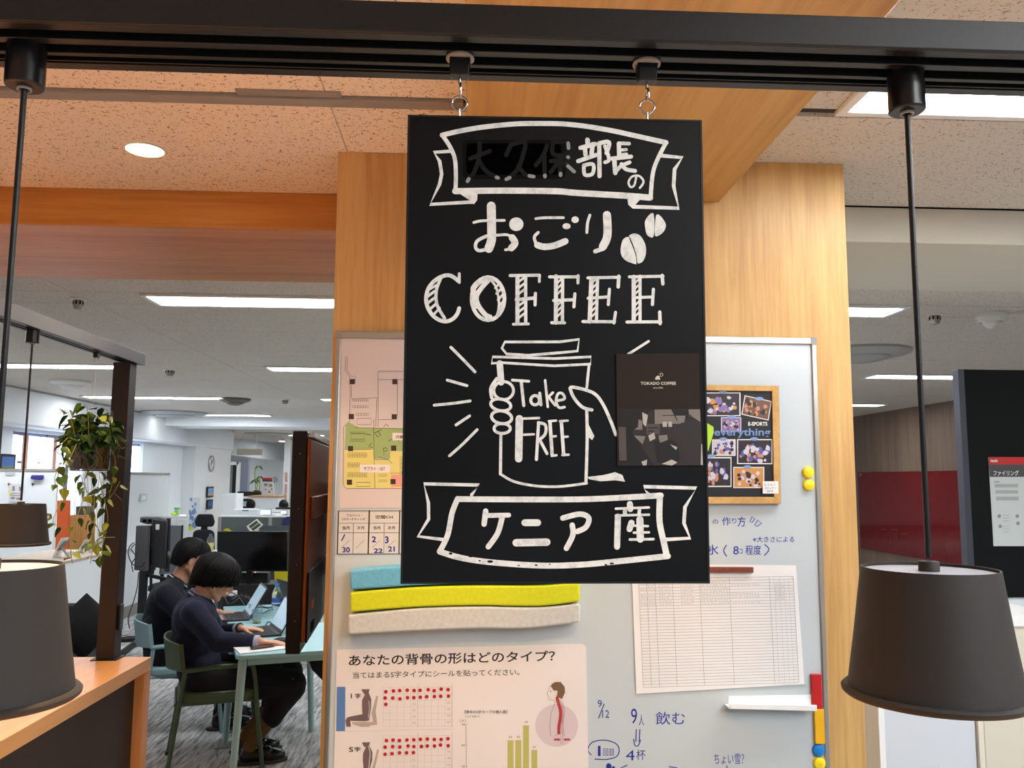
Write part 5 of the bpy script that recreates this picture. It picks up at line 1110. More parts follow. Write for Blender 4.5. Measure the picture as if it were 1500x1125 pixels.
def head(mm, c, Rh, s=1.0):
    P_ = lambda x, y, z: c+Rh @ (Vector((x, y, z))*s)
    mm.ball(P_(-0.008, 0, 0.035), Vector((0.098, 0.076, 0.092))*s, 24, 16, Rh)       # skull
    mm.ball(P_(0.030, 0, -0.018), Vector((0.064, 0.062, 0.085))*s, 20, 14, Rh)       # face
    mm.ball(P_(0.036, 0, -0.072), Vector((0.046, 0.047, 0.034))*s, 18, 12, Rh)       # jaw
    mm.ball(P_(0.066, 0, -0.094), Vector((0.020, 0.022, 0.016))*s, 14, 10, Rh)       # chin
    for sy in (-1, 1):
        mm.caps(P_(-0.005, sy*0.060, -0.045), P_(0.060, sy*0.022, -0.092), 0.020*s, 0.016*s)   # jaw line
        mm.ball(P_(0.066, sy*0.034, -0.022), Vector((0.024, 0.020, 0.022))*s, 12, 8, Rh)        # cheek
        mm.caps(P_(0.080, sy*0.016, 0.026), P_(0.072, sy*0.044, 0.024), 0.010*s, 0.009*s)       # brow
        # ear
        mm.ball(P_(-0.006, sy*0.078, -0.006), Vector((0.019, 0.007, 0.030))*s, 14, 10, Rh @ Matrix.Rotation(-0.2, 3, 'Y'))
        mm.caps(P_(-0.016, sy*0.083, 0.012), P_(0.002, sy*0.082, 0.018), 0.0055*s, 0.0055*s)
        mm.caps(P_(-0.016, sy*0.083, 0.012), P_(-0.012, sy*0.081, -0.022), 0.0055*s, 0.005*s)
        mm.ball(P_(-0.002, sy*0.078, -0.030), 0.008*s, 10, 8)
    mm.caps(P_(0.088, 0, 0.014), P_(0.108, 0, -0.022), 0.0085*s, 0.0115*s)             # nose bridge
    mm.ball(P_(0.108, 0, -0.026), 0.0125*s, 12, 8)
    for sy in (-1, 1): mm.ball(P_(0.098, sy*0.012, -0.031), 0.0085*s, 10, 8)
    mm.caps(P_(0.094, -0.014, -0.053), P_(0.094, 0.014, -0.053), 0.0065*s)             # upper lip
    mm.caps(P_(0.092, -0.012, -0.063), P_(0.092, 0.012, -0.063), 0.0070*s)             # lower lip
    return P_
def BPf(O, n_):   # pixel -> point on the body plane shifted sideways by s (positive away from the camera)
    def f(px, py, s=0.0): return PP(px, py, O+n_*s, n_)
    return f
def man(label, O, yaw, J, skin, sweater, near):
    r = thing('person', label, 'person', tuple(O), yaw)
    u = Vector((math.cos(yaw), math.sin(yaw), 0)); n_ = Vector((-math.sin(yaw), math.cos(yaw), 0)); B = BPf(O, n_); Z = Vector((0, 0, 1))
    g = J(B, u, n_, Z)
    # continuous body: head, neck, trunk, arms, hands, legs
    bm_ = M(); P_ = head(bm_, g['head'], g['Rh'], g.get('hs', 1.0))
    bm_.caps(g['neck0'], g['neck1'], 0.056, 0.054, 14)
    bm_.caps(g['chest']-n_*0.09, g['chest']+n_*0.09, 0.085, 0.085, 14); bm_.caps(g['pelvis']-n_*0.07, g['pelvis']+n_*0.07, 0.085, 0.085, 14)
    bm_.caps(g['chest'], g['pelvis'], 0.085, 0.08, 14); bm_.caps(g['chest'], g['neck0'], 0.07, 0.055, 14)
    for s_ in ('r', 'l'):
        a = g['arm_'+s_]; bm_.caps(g['chest'], a[0], 0.06, 0.045); chain(bm_, [(a[0], 0.047), (a[1], 0.038), (a[2], 0.027)])
        bm_.caps(a[2], a[2]+(a[2]-a[1]).normalized()*0.02, 0.025, 0.021)
        hand(bm_, a[2]+(a[2]-a[1]).normalized()*0.012, a[3], Z, a[4], a[5], 0.96)
        l = g['leg_'+s_]; chain(bm_, [(g['pelvis']+n_*(0.08 if s_ == 'l' else -0.08), 0.075), (l[0], 0.045), (l[2], 0.026), (l[1], 0.024)]); bm_.caps(l[1]-Z*0.01, l[1]+u*0.10-Z*0.045, 0.022, 0.016)
    body = remesh(bm_, 'body', skin, r, 0.0042, 3)
    # face details
    for sy in (-1, 1):
        e = M().ball(P_(0.0795, sy*0.031, 0.006), 0.0115, 14, 10); e.build('eye', 'eye_white', r)
        M().ball(P_(0.0885, sy*0.031, 0.004), (0.004, 0.0055, 0.0055), 12, 8, g['Rh']).build('iris', 'eye_dark', r)
        M().tube([P_(0.094, sy*0.016, 0.030), P_(0.092, sy*0.032, 0.034), P_(0.080, sy*0.050, 0.028)], 0.0035, 6).build('eyebrow', 'hair_black', r)
    M().tube(catmull([P_(0.0965, -0.020, -0.060), P_(0.101, 0, -0.057), P_(0.0965, 0.020, -0.060)], 4), 0.003, 6).build('mouth', 'lip', r)
    # sweater
    sw = M()
    sw.caps(g['chest']-n_*0.085, g['chest']+n_*0.085, 0.112, 0.112, 18); sw.caps(g['waist']-n_*0.06, g['waist']+n_*0.06, 0.115, 0.115, 18); sw.caps(g['hem']-n_*0.07, g['hem']+n_*0.07, 0.118, 0.118, 18)
    sw.caps(g['chest'], g['waist'], 0.12, 0.12, 18); sw.caps(g['waist'], g['hem'], 0.12, 0.12, 18); sw.caps(g['chest'], g['collar'], 0.10, 0.070, 16)
    sw.caps(g['back'], g['waist'], 0.085, 0.09, 14); sw.caps(g['back']-n_*0.08, g['back']+n_*0.08, 0.082, 0.082, 14)
    for s_ in ('r', 'l'):
        a = g['arm_'+s_]; sw.caps(g['collar'], a[0], 0.066, 0.066); sw.caps(g['chest'], a[0], 0.09, 0.07)
        mid = a[0].lerp(a[1], 0.5)+(a[0]-g['chest']).normalized()*0.008
        chain(sw, [(a[0], 0.070), (mid, 0.064), (a[1], 0.056), (a[1].lerp(a[2], 0.5), 0.048), (a[1].lerp(a[2], 0.86), 0.038)])
        for q in (0.25, 0.5, 0.75):   # folds
            c_ = a[1].lerp(a[2], q*0.5); sw.ball(c_-Vector((0, 0, 0.006)), 0.053-q*0.01, 12, 8)
    remesh(sw, 'sweater', sweater, r, 0.0075, 6)
    # trousers
    tr = M(); tr.caps(g['pelvis']-n_*0.07, g['pelvis']+n_*0.07, 0.118, 0.118, 16)
    for s_ in ('r', 'l'):
        l = g['leg_'+s_]; hip = g['pelvis']+n_*(0.09 if s_ == 'l' else -0.09)
        chain(tr, [(hip, 0.112), (hip.lerp(l[0], 0.5), 0.098), (l[0], 0.080)]); chain(tr, [(l[0]-Z*0.02, 0.078), (l[0].lerp(l[1], 0.35), 0.074), (l[2], 0.060)])
    remesh(tr, 'trousers', 'trousers', r, 0.008, 6)
    for s_ in ('r', 'l'):
        l = g['leg_'+s_]; sk = M(); chain(sk, [(l[2]+(l[0]-l[2])*0.1, 0.043), (l[1].lerp(l[2], 0.5), 0.037), (l[1], 0.034), (l[1]-Z*0.035+u*0.015, 0.036)]); remesh(sk, 'sock', 'sock_olive', r, 0.005, 4)
        base = Vector((l[1].x, l[1].y, 0)); sh = M(); z0 = l[1].z
        sh.ball(base+u*0.00+Z*0.052, (0.048, 0.038, 0.048), 16, 12); sh.caps(base+Z*0.045-u*0.01, base+u*0.10+Z*0.045, 0.040, 0.042); sh.caps(base+u*0.09+Z*0.042, base+u*0.165+Z*0.034, 0.044, 0.032); sh.ball(base+u*0.13+Z*0.036, (0.07, 0.048, 0.034), 14, 10, Matrix.Rotation(yaw, 3, 'Z'))
        so = remesh(sh, 'shoe', 'shoe_black', r, 0.005, 4)
        out = []
        for q in range(28):
            a = 2*PI*q/28; x = math.cos(a); y = math.sin(a); out.append(base+u*(0.065+0.145*x)+n_*(0.044+0.008*x)*y*(1 if abs(x) < .8 else .95)+Z*0.0005)
        M().prism(out, (0, 0, 0.020)).build('sole', 'sole', r, bevel=0.003)
        lc_ = M()
        for q in range(4): c_ = base+u*(0.075+q*0.018)+Z*(0.088-q*0.006); lc_.tube([c_-n_*0.022, c_+Z*0.006, c_+n_*0.022], 0.0028, 6)
        lc_.build('laces', 'key_black', r, kind='stuff')
    return r, g, P_, u, n_
def hair_cap(r, P_, Rh, cx, cz, rx, ry, rz, low, tuck, seed, rip=0.02):
    """a hair shell: low(a) is the height of the hair edge at azimuth a (0 front), tuck how far the edge turns in"""
    rh = random.Random(seed); na, nr = 110, 26; vs = []; fs = []
    jit = [rh.uniform(-1, 1) for _ in range(na)]
    for side in (0, 1):
        sh = 1.0 if side == 0 else 0.86
        for i in range(nr+1):
            for j in range(na):
                a = 2*PI*j/na; zl = low(a)+0.006*jit[j]*(i == nr)
                th_max = math.acos(max(-1, min(1, (min(zl, cz+rz*0.9)-cz)/rz))); u = i/nr; th = th_max*u if th_max < PI*0.53 else 0
                if th_max < PI*0.53: s_, c_ = math.sin(th), math.cos(th)*rz
                else:
                    uu = 0.62; 
                    if u < uu: s_, c_ = math.sin(PI/2*u/uu), math.cos(PI/2*u/uu)*rz
                    else: w_ = (u-uu)/(1-uu); s_, c_ = 1-tuck*w_*w_, (zl-cz)*w_
                rp = 1+rip*math.sin(a*19+math.sin(a*5)*2)*min(1, u*1.6)+0.35*rip*math.sin(a*47)
                vs.append(P_(cx+rx*s_*math.cos(a)*rp*sh, ry*s_*math.sin(a)*rp*sh, cz+c_*(sh if side and c_ > 0 else 1)))
    N = (nr+1)*na
    for i in range(nr):
        for j in range(na):
            q = (i*na+j, (i+1)*na+j, (i+1)*na+(j+1) % na, i*na+(j+1) % na); fs.append(q); fs.append(tuple(N+k for k in reversed(q)))
    for j in range(na): fs.append((nr*na+j, N+nr*na+j, N+nr*na+(j+1) % na, nr*na+(j+1) % na))
    h = M().add(vs, fs).build('hair', 'hair_black', r, angle=70)
    sm_ = M()
    for k in range(230):
        a = rh.uniform(0, 2*PI); a0 = a+rh.uniform(-0.25, 0.25); u0 = rh.uniform(0.15, 0.6); pts = []; rr_ = []
        zl = low(a)-rh.uniform(0.0, 0.012); off = rh.uniform(0.985, 1.025); nn_ = 8
        for i in range(nn_+1):
            u = u0+(1-u0)*i/nn_; aa = a0+(a-a0)*i/nn_; th_max = math.acos(max(-1, min(1, (zl-cz)/rz))) if abs(zl-cz) < rz else PI
            if th_max < PI*0.53: s_, z_ = math.sin(th_max*u), cz+rz*math.cos(th_max*u)
            elif u < 0.62: s_, z_ = math.sin(PI/2*u/0.62), cz+rz*math.cos(PI/2*u/0.62)
            else: w_ = (u-0.62)/0.38; s_, z_ = 1-tuck*w_*w_, cz+(zl-cz)*w_
            pts.append(P_(cx+rx*s_*math.cos(aa)*off, ry*s_*math.sin(aa)*off, z_)); rr_.append(0.0042*(1-0.8*(i/nn_)**2)*(0.4+0.6*min(1, i/2)))
        sm_.tube(pts, rr_, 5)
    sm_.build('hair_strands', 'hair_black', r, kind='stuff')
    return h
def hair_bowl(r, P_, Rh, s=1.0):
    return hair_cap(r, P_, Rh, -0.004, 0.030, 0.126, 0.108, 0.106, lambda a: -0.052+0.056*max(0, math.cos(a))**0.8-0.030*max(0, -math.cos(a)), 0.22, 3, 0.016)
def hair_short(r, P_, Rh, s=1.0):
    def low(a):
        c = math.cos(a)
        return 0.034+0.056*c if c > 0.22 else (0.0154 if c > 0.02 else max(-0.060, 0.0154+(0.02-c)*-0.16))
    h = hair_cap(r, P_, Rh, -0.010, 0.036, 0.112, 0.089, 0.100, low, 0.18, 5, 0.014)
    return h
def collar(r, g, n_, lst):
    """rings around the neck: (offset along the neck axis, radius, thickness, material, name)"""
    ax = (g['neck1']-g['neck0']).normalized(); s_ = n_; f_ = s_.cross(ax)
    for (o_, ra, th, mt, nm) in lst:
        pts = []
        for i in range(28):
            q = 2*PI*i/28; dip = -0.020*max(0, math.cos(q))
            pts.append(g['neck0']+ax*(o_+dip)+(-f_*math.cos(q)*ra*1.05*-1 if False else f_*math.cos(q)*ra)+s_*math.sin(q)*ra*0.98)
        M().tube(pts, th, 8, closed=True).build(nm, mt, r)
# nearer man --------------------------------------------------------
def J1(B, u, n_, Z):
    yaw = TAN; Rh = headframe(yaw, math.radians(30))
    g = dict(head=B(316, 846), Rh=Rh, hs=1.02, neck0=B(292, 879), neck1=B(304, 860), collar=B(291, 884), chest=B(285, 902), back=B(277, 905), waist=B(286, 940), hem=B(292, 975), pelvis=B(296, 992))
    g['arm_r'] = (B(284, 899, -0.185), B(319, 940, -0.27), B(378, 940, -0.335), u*0.96-n_*0.10-Z*0.10, n_, 0.42)
    g['arm_l'] = (B(295, 893, 0.185), B(318, 930, 0.20), B(349, 921, 0.08), u*0.95-n_*0.15-Z*0.08, -n_, 0.36)
    g['leg_r'] = (B(428, 1001, -0.11), B(364, 1094, -0.12), B(399, 1050, -0.115)); g['leg_l'] = (B(424, 984, 0.09), B(358, 1080, 0.09), B(398, 1030, 0.09))
    return g
m1, g1, Q1, u1, n1 = man('man in navy sweater with a black bowl cut, seated in the green chair typing', P1O, TAN, J1, 'skin', 'sweater_navy', True)
hair_bowl(m1, Q1, g1['Rh'], 1.03)
collar(m1, g1, n1, [(0.000, 0.066, 0.011, 'sweater_navy', 'neckband'), (0.016, 0.064, 0.013, 'striped_shirt', 'shirt_collar'), (0.032, 0.062, 0.010, 'striped_shirt', 'shirt_collar'), (0.022, 0.074, 0.005, 'key_black', 'lanyard')])
for s_ in ('r', 'l'):
    a = g1['arm_'+s_]; d = (a[2]-a[1]).normalized(); M().tube([a[2]-d*0.035, a[2]-d*0.016, a[2]+d*0.006], [0.036, 0.034, 0.033], 18).build('shirt_cuff', 'striped_shirt', m1)
a = g1['arm_l']; d = (a[2]-a[1]).normalized(); M().tube([a[2]+d*0.008, a[2]+d*0.018], 0.031, 18).build('watch', 'key_black', m1)
# farther man -------------------------------------------------------
def J2(B, u, n_, Z):
    yaw = TAN; Rh = headframe(yaw+0.12, math.radians(26))
    g = dict(head=B(280, 820), Rh=Rh, hs=1.02, neck0=B(261, 851), neck1=B(270, 836), collar=B(257, 857), chest=B(246, 878), back=B(238, 884), waist=B(236, 918), hem=B(240, 950), pelvis=B(243, 962))
    g['arm_r'] = (B(244, 872, -0.19), B(283, 916, -0.25), B(322, 911, -0.16), u*0.96-n_*0.05-Z*0.05, n_, 0.34)
    g['arm_l'] = (B(258, 868, 0.18), B(285, 905, 0.20), B(318, 898, 0.10), u*0.95-n_*0.1-Z*0.05, -n_, 0.34)
    g['leg_r'] = (B(343, 975, -0.10), B(322, 1058, -0.12), B(330, 1030, -0.11)); g['leg_l'] = (B(345, 966, 0.09), B(330, 1048, 0.12), B(338, 1022, 0.1))
    return g
m2, g2, Q2, u2, n2 = man('man in dark navy sweater with short hair and glasses, seated in the light blue chair', P2O, TAN, J2, 'skin_b', 'sweater_dark', False)
hair_short(m2, Q2, g2['Rh'], 1.0)
collar(m2, g2, n2, [(0.000, 0.066, 0.011, 'sweater_dark', 'neckband'), (0.012, 0.064, 0.004, 'paper', 'shirt_collar'), (0.018, 0.062, 0.006, 'key_black', 'lanyard')])
gl = M()
for sy in (-1, 1):
    gl.tube([Q2(0.100, sy*0.032+0.021*math.cos(q), 0.004+0.017*math.sin(q)) for q in [2*PI*i/20 for i in range(20)]], 0.0012, 6, closed=True)
    gl.tube([Q2(0.098, sy*0.053, 0.010), Q2(0.02, sy*0.083, 0.014), Q2(-0.006, sy*0.088, 0.004)], 0.0013, 6)
gl.tube([Q2(0.101, -0.012, 0.008), Q2(0.104, 0, 0.011), Q2(0.101, 0.012, 0.008)], 0.0012, 6); gl.build('glasses', 'grey_trim', m2)
# ================================================================== big screens and office furniture
mat('screen_black', (9, 9, 10), 0.12); mat('tv_body', (22, 16, 13), 0.35, spec=0.3); mat('grey_plastic', (76, 76, 80), 0.5); mat('grey_dark', (34, 34, 38), 0.5)
# large display seen from its edge and back, right of the table
a0 = PD(426, 700, 2.95); a0 = Vector((a0.x, a0.y, 0)); dv = Vector((-0.075, 0.997, 0)).normalized(); du = Vector((0.997, 0.075, 0)).normalized()
zt = PD(436, 631, 2.95).z; zb = PD(436, 959, 2.95).z; Wt = 1.40
tv_ = thing('large_display', 'large brown-black display seen from its edge beside the wood column', 'display', tuple(a0+dv*Wt/2+Vector((0, 0, 0))), 0)
cc = a0+dv*Wt/2; zc = (zt+zb)/2; hz_ = (zt-zb)/2
M().obox(cc+du*0.026+Vector((0, 0, zc)), du*0.024, dv*Wt/2, (0, 0, hz_)).build('bezel', 'tv_body', tv_, bevel=0.003)
M().obox(cc+du*0.0005+Vector((0, 0, zc)), du*0.001, dv*(Wt/2-0.012), (0, 0, hz_-0.012)).build('screen', 'screen_black', tv_)
M().obox(cc+du*0.0565+dv*0.0+Vector((0, 0, zc+0.005)), du*0.007, dv*(Wt/2-0.006), (0, 0, hz_-0.030)).build('back_cover', mat('tv_back_reflection', (128, 74, 40), 0.32), tv_, bevel=0.012)  # black plastic; the warm wood reflection is put into this brown
M().obox(cc+du*0.068+Vector((0, 0, zt-0.27)), du*0.005, dv*(Wt/2-0.05), (0, 0, 0.040)).build('handle_rail', 'tv_back_reflection', tv_, bevel=0.004)
M().obox(cc+du*0.060+dv*0.0+Vector((0, 0, zt-0.012)), du*0.012, dv*(Wt/2-0.03), (0, 0, 0.010)).build('top_vent', 'chrome', tv_, bevel=0.002)
M().obox(cc+du*0.0665+Vector((0, 0, zb+0.15)), du*0.003, dv*(Wt/2-0.03), (0, 0, 0.12)).build('lower_cover', 'tv_body', tv_, bevel=0.004)
M().obox(cc-dv*(Wt/2-0.17)+du*0.0705+Vector((0, 0, zb+0.145)), du*0.0008, dv*0.045, (0, 0, 0.016)).build('orange_sticker', mat('orange_sticker', (222, 140, 88), 0.5), tv_)
M().obox(cc-dv*(Wt/2-0.18)+du*0.0705+Vector((0, 0, zb+0.065)), du*0.0010, dv*0.05, (0, 0, 0.018)).build('port_recess', 'groove_black', tv_, bevel=0.002)
for k in range(5): M().ball(cc-dv*(Wt/2+0.001)+du*0.030+Vector((0, 0, zt-0.08-k*0.19)), 0.0022, 8, 6).build('screw', 'chrome', tv_)
M().obox(cc+du*0.12+Vector((0, 0, zc)), du*0.03, dv*0.12, (0, 0, 0.2)).build('mount', 'black_metal', tv_)
M().box(cc.x+0.10, cc.x+0.18, cc.y-0.05, cc.y+0.05, 0.03, zc).build('stand_pole', 'black_metal', tv_)
M().box(cc.x-0.05, cc.x+0.40, cc.y-0.35, cc.y+0.35, 0.0, 0.03).build('base', 'black_metal', tv_, bevel=0.005)
# monitor on a stand behind the table, facing us
YM2 = PD(370, 830, 6.7).y
ms = thing('monitor_stand', 'black flat monitor facing the camera behind the two men, switched off', 'monitor', tuple(Vector((PY(366, 850, YM2).x, YM2+0.1, 0))))
def pbx(mm, x0, y0, x1, y1, Y, th): mm.prism([PY(x, y, Y) for x, y in ((x0, y0), (x1, y0), (x1, y1), (x0, y1))], (0, th, 0)); return mm
pbx(M(), 318, 778.5, 421, 837, YM2, 0.045).build('bezel', 'black_plastic', ms, bevel=0.004)
mm = M(); mm.quadprint([PY(x, y, YM2-0.001) for x, y in ((319.5, 780), (419.5, 780), (419.5, 834.5), (319.5, 834.5))]); mm.build('screen', 'screen_black', ms)
pbx(M(), 361, 836, 369, 862, YM2+0.02, 0.04).build('neck', 'black_plastic', ms)
pbx(M(), 334, 839, 392, 856, YM2+0.08, 0.10).build('bracket', 'grey_dark', ms, bevel=0.004)
mm = M(); pbx(mm, 326, 856, 402, 888, YM2+0.0, 0.30); mm.build('shelf_box', 'grey_dark', ms, bevel=0.004)
z_ = PY(326, 888, YM2).z
for x in (332, 396): pt = PY(x, 888, YM2+0.15); M().box(pt.x-0.02, pt.x+0.02, YM2+0.1, YM2+0.16, 0, z_).build('leg', 'grey_dark', ms)
M().ball(PY(374, 838.3, YM2-0.001), 0.004, 8, 6).build('power_light', mat('led', (255, 160, 120), 0.5, emit=((255, 150, 110), 2.0)), ms)
# monitor on stand at the left, seen from behind
d2 = 8.0
bs = PD(206, 925, d2); bs.z = 0
mo2 = thing('monitor_stand', 'tall black stand with a monitor seen from behind and hanging cables', 'monitor', tuple(bs))
def dbx(mm, pts, d, off): mm.prism([PD(x, y, d) for x, y in pts], off); return mm
vec = Vector((0.10, 0.34, 0))
dbx(M(), [(222, 759), (245, 763), (242, 834), (221, 830)], d2-0.05, Vector((-0.02, 0.10, 0))).build('back_shell', 'grey_dark', mo2, bevel=0.012)
dbx(M(), [(205, 757), (232, 757.5), (245, 762), (241, 768), (215, 768), (204, 765)], d2-0.02, Vector((0, 0.12, 0))).build('top_hood', 'grey_plastic', mo2, bevel=0.01)
for x in (212, 220, 232): dbx(M(), [(x-3, 761), (x+2.4, 761), (x+2, 765), (x-3.4, 765)], d2-0.024, Vector((0, 0.01, 0))).build('vent_slot', 'groove_black', mo2)
dbx(M(), [(244, 760), (247, 759), (245, 838), (241, 836)], d2+0.0, Vector((0.0, 0.06, 0))).build('screen_panel', 'screen_black', mo2)
dbx(M(), [(199, 770), (216, 770), (213, 837), (196, 835)], d2-0.12, Vector((0.01, 0.06, 0))).build('side_box', 'grey_plastic', mo2, bevel=0.006)
dbx(M(), [(228, 768), (233.5, 768), (233, 776), (228, 776)], d2-0.056, Vector((0, 0.004, 0))).build('white_label', 'paper', mo2)
dbx(M(), [(214, 770), (223, 770), (221, 842), (212, 840)], d2-0.03, Vector((0, 0.08, 0))).build('bracket', 'black_plastic', mo2)
dbx(M(), [(212, 826), (226, 828), (225, 836), (212, 834)], d2-0.06, Vector((0, 0.05, 0))).build('lower_bracket', 'black_plastic', mo2)
M().box(bs.x-0.03, bs.x+0.03, bs.y-0.03, bs.y+0.03, 0.04, PD(206, 832, d2).z).build('stand_pole', 'black_metal', mo2)
p5, p6 = PZ(170, 938, 0.02), PZ(212, 936, 0.02); M().tube([p5, p6], 0.03, 6).build('foot', 'black_metal', mo2)
p5, p6 = PZ(172, 962, 0.02), PZ(214, 930, 0.02); M().tube([p5, p6], 0.03, 6).build('foot', 'black_metal', mo2)
M().tube([PD(215, 842, d2), PD(250, 850, d2+0.4)], 0.018, 6).build('arm', 'black_metal', mo2)
M().tube([PD(221, 842, d2+.1), PD(222, 925, d2+.3)], 0.014, 6).build('rear_pole', 'black_metal', mo2)
mm = M()
for pts in ([(197, 795), (190, 800), (188, 812), (194, 826), (206, 830), (213, 822)], [(198, 797), (192, 804), (199, 815), (193, 825), (195, 838)], [(203, 838), (201, 860), (196, 880), (188, 905), (190, 921)], [(222, 800), (229, 790), (231, 797), (226, 806)], [(235, 802), (228, 806), (218, 800)]):
    mm.tube(catmull([PD(x, y, d2-0.15) for x, y in pts], 6), 0.0045, 6)
mm.build('cables', 'cord_black', mo2, kind='stuff')
M().box(-0.02, 0.02, -0.02, 0.02, -0.04, 0.03)
# office chairs
mat('mesh_grey', (96, 102, 110), 0.7); noisy('chair_fabric', (22, 24, 32), (14, 15, 20), 80, 0.9, 0.3, 500); mat('yellow_fabric', (196, 190, 30), 0.8)
def office_chair(label, px, py, d, yaw, wpx, htop_px, mt, headrest=False, mesh=False, arms=True):
    p = PD(px, py, d); r = thing('office_chair', label, 'chair', (p.x, p.y, 0), yaw)
    top = PD(px, htop_px, d).z; w_ = wpx/FPX*d/2
    M().lathe([(0.20, 0.42), (0.24, 0.44), (0.24, 0.48), (0.20, 0.50), (0.001, 0.50)], n=20, capb=True).build('seat', mt, r, local=True)
    bh = top-(0.16 if headrest else 0)
    b_ = M()
    if mesh:
        b_.prism([(x, -0.22-0.02*abs(x)/w_, z) for x, z in ((-w_, 0.62), (w_, 0.62), (w_*0.95, bh), (-w_*0.9, bh))], (0, -0.02, 0)); b_.build('back_mesh', 'mesh_grey', r, local=True)
        M().tube(catmull([(-w_, -0.23, 0.62), (-w_*0.95, -0.23, bh), (w_*0.95, -0.23, bh), (w_, -0.23, 0.62)], 1)+[], 0.017, 8, closed=True).build('back_frame', 'black_plastic', r, local=True)
        for k in range(6): M().box(-w_*0.85, w_*0.85, -0.20, -0.195, 0.63+k*0.035, 0.643+k*0.035).build('back_slat', 'black_plastic', r, local=True)
    else:
        b_.prism([(-w_, -0.24, 0.56), (w_, -0.24, 0.56), (w_*0.86, -0.28, bh-0.03), (w_*0.6, -0.28, bh), (-w_*0.6, -0.28, bh), (-w_*0.86, -0.28, bh-0.03)], (0, 0.06, 0)); b_.build('backrest', mt, r, local=True, bevel=0.025, segs=3)
    if headrest:
        M().prism([(-w_*0.68, -0.26, top-0.13), (w_*0.68, -0.26, top-0.13), (w_*0.78, -0.26, top-0.08), (w_*0.6, -0.26, top), (-w_*0.6, -0.26, top), (-w_*0.78, -0.26, top-0.08)], (0, 0.07, 0)).build('headrest', mt, r, local=True, bevel=0.02, segs=3)
        M().box(-0.03, 0.03, -0.25, -0.22, bh-0.05, top-0.10).build('headrest_post', 'black_plastic', r, local=True)
    M().tube([(0, 0, 0.10), (0, 0, 0.44)], 0.03, 10).build('column', 'black_plastic', r, local=True)
    for k in range(5):
        q = 2*PI*k/5+0.3; M().tube([(0, 0, 0.12), (0.30*math.cos(q), 0.30*math.sin(q), 0.075)], [0.03, 0.018], 8).build('base_arm', 'black_plastic', r, local=True)
        M().ball((0.30*math.cos(q), 0.30*math.sin(q), 0.03), 0.03, 10, 8).build('castor', 'black_plastic', r, local=True)
    if arms:
        for s_ in (-1, 1): M().box(s_*(w_+0.03)-0.03, s_*(w_+0.03)+0.03, -0.10, 0.14, 0.66, 0.69).build('armrest', 'black_plastic', r, local=True, bevel=0.008); M().box(s_*(w_+0.03)-0.015, s_*(w_+0.03)+0.015, -0.02, 0.02, 0.46, 0.66).build('armrest_post', 'black_plastic', r, local=True)
    return r
office_chair('black office chair with a headrest by the grey partition', 308, 800, 9.27, 0.0, 34, 752, 'chair_fabric', headrest=True)
office_chair('black office chair with a grey mesh back beside the rear monitor stand', 258, 800, 8.55, 0.15, 25, 768, 'chair_fabric', mesh=True)
# partition, desks and other people far behind
YP_ = PD(350, 756, 9.65).y
pt = thing('desk_partition', 'dark grey desk partition with a white top edge across the far office', 'partition', tuple(Vector((PY(370, 860, YP_).x, YP_, 0))))
x0, x1 = PY(322, 760, YP_).x, PY(470, 760, YP_).x; zt = PY(350, 755, YP_).z
M().box(x0, x1, YP_, YP_+0.05, 0.03, zt-0.02).build('panel', mat('partition_grey', (88, 98, 100), 0.8), pt)
M().box(x0, x1, YP_-0.01, YP_+0.06, zt-0.02, zt).build('top_cap', 'white_trim', pt, bevel=0.004)
for k in range(3): M().box(x0+k*(x1-x0)/2-0.02, x0+k*(x1-x0)/2+0.02, YP_-0.004, YP_, 0.03, zt-0.02).build('post', 'grey_trim', pt)
def pane(name, label, cat, pts, Y, th, mt, bev=0.0):
    o = M().prism([PY(x, y, Y) for x, y in pts], (0, th, 0)).build(name, mt, bevel=bev); tag(o, label, cat); return o
gp = thing('framed_picture', 'tilted white framed green picture on the grey partition', 'picture', tuple(PY(373, 778, YP_-0.03)))
Yg = YP_-0.032
M().prism([PY(x, y, Yg) for x, y in ((361, 771), (376, 760), (385, 769), (372, 780), (367, 780))], (0, 0.02, 0)).build('frame', 'paper', gp)
mm = M(); mm.quadprint([PY(x, y, Yg-0.002) for x, y in ((364, 771), (375.5, 762.5), (382.5, 769), (371, 778))]); mm.build('print', mat('pic_green', (62, 84, 52), 0.6), gp)
mm = M(); put_line(mm, [(367, 774.5), (371, 772), (379, 766)], 0.9, on_y(Yg, 0.004), False); put_text(mm, 'NR', (373, 775.5, 381, 779), on_y(Yg, 0.004), 0.03); mm.build('white_mark', 'letter_white', gp)
lw = thing('desk_partition', 'dark grey lower desk screen in front of the partition', 'partition', tuple(PY(404, 790, YP_-0.5)))
pbx(M(), 384, 770, 432, 800, YP_-0.5, 0.03).build('panel', mat('panel_slate', (58, 68, 70), 0.7), lw, bevel=0.004)
zz = PY(384, 800, YP_-0.5).z
for x in (386, 428): q = PY(x, 800, YP_-0.5); M().box(q.x-0.015, q.x+0.015, q.y, q.y+0.03, 0, zz).build('leg', 'black_metal', lw)
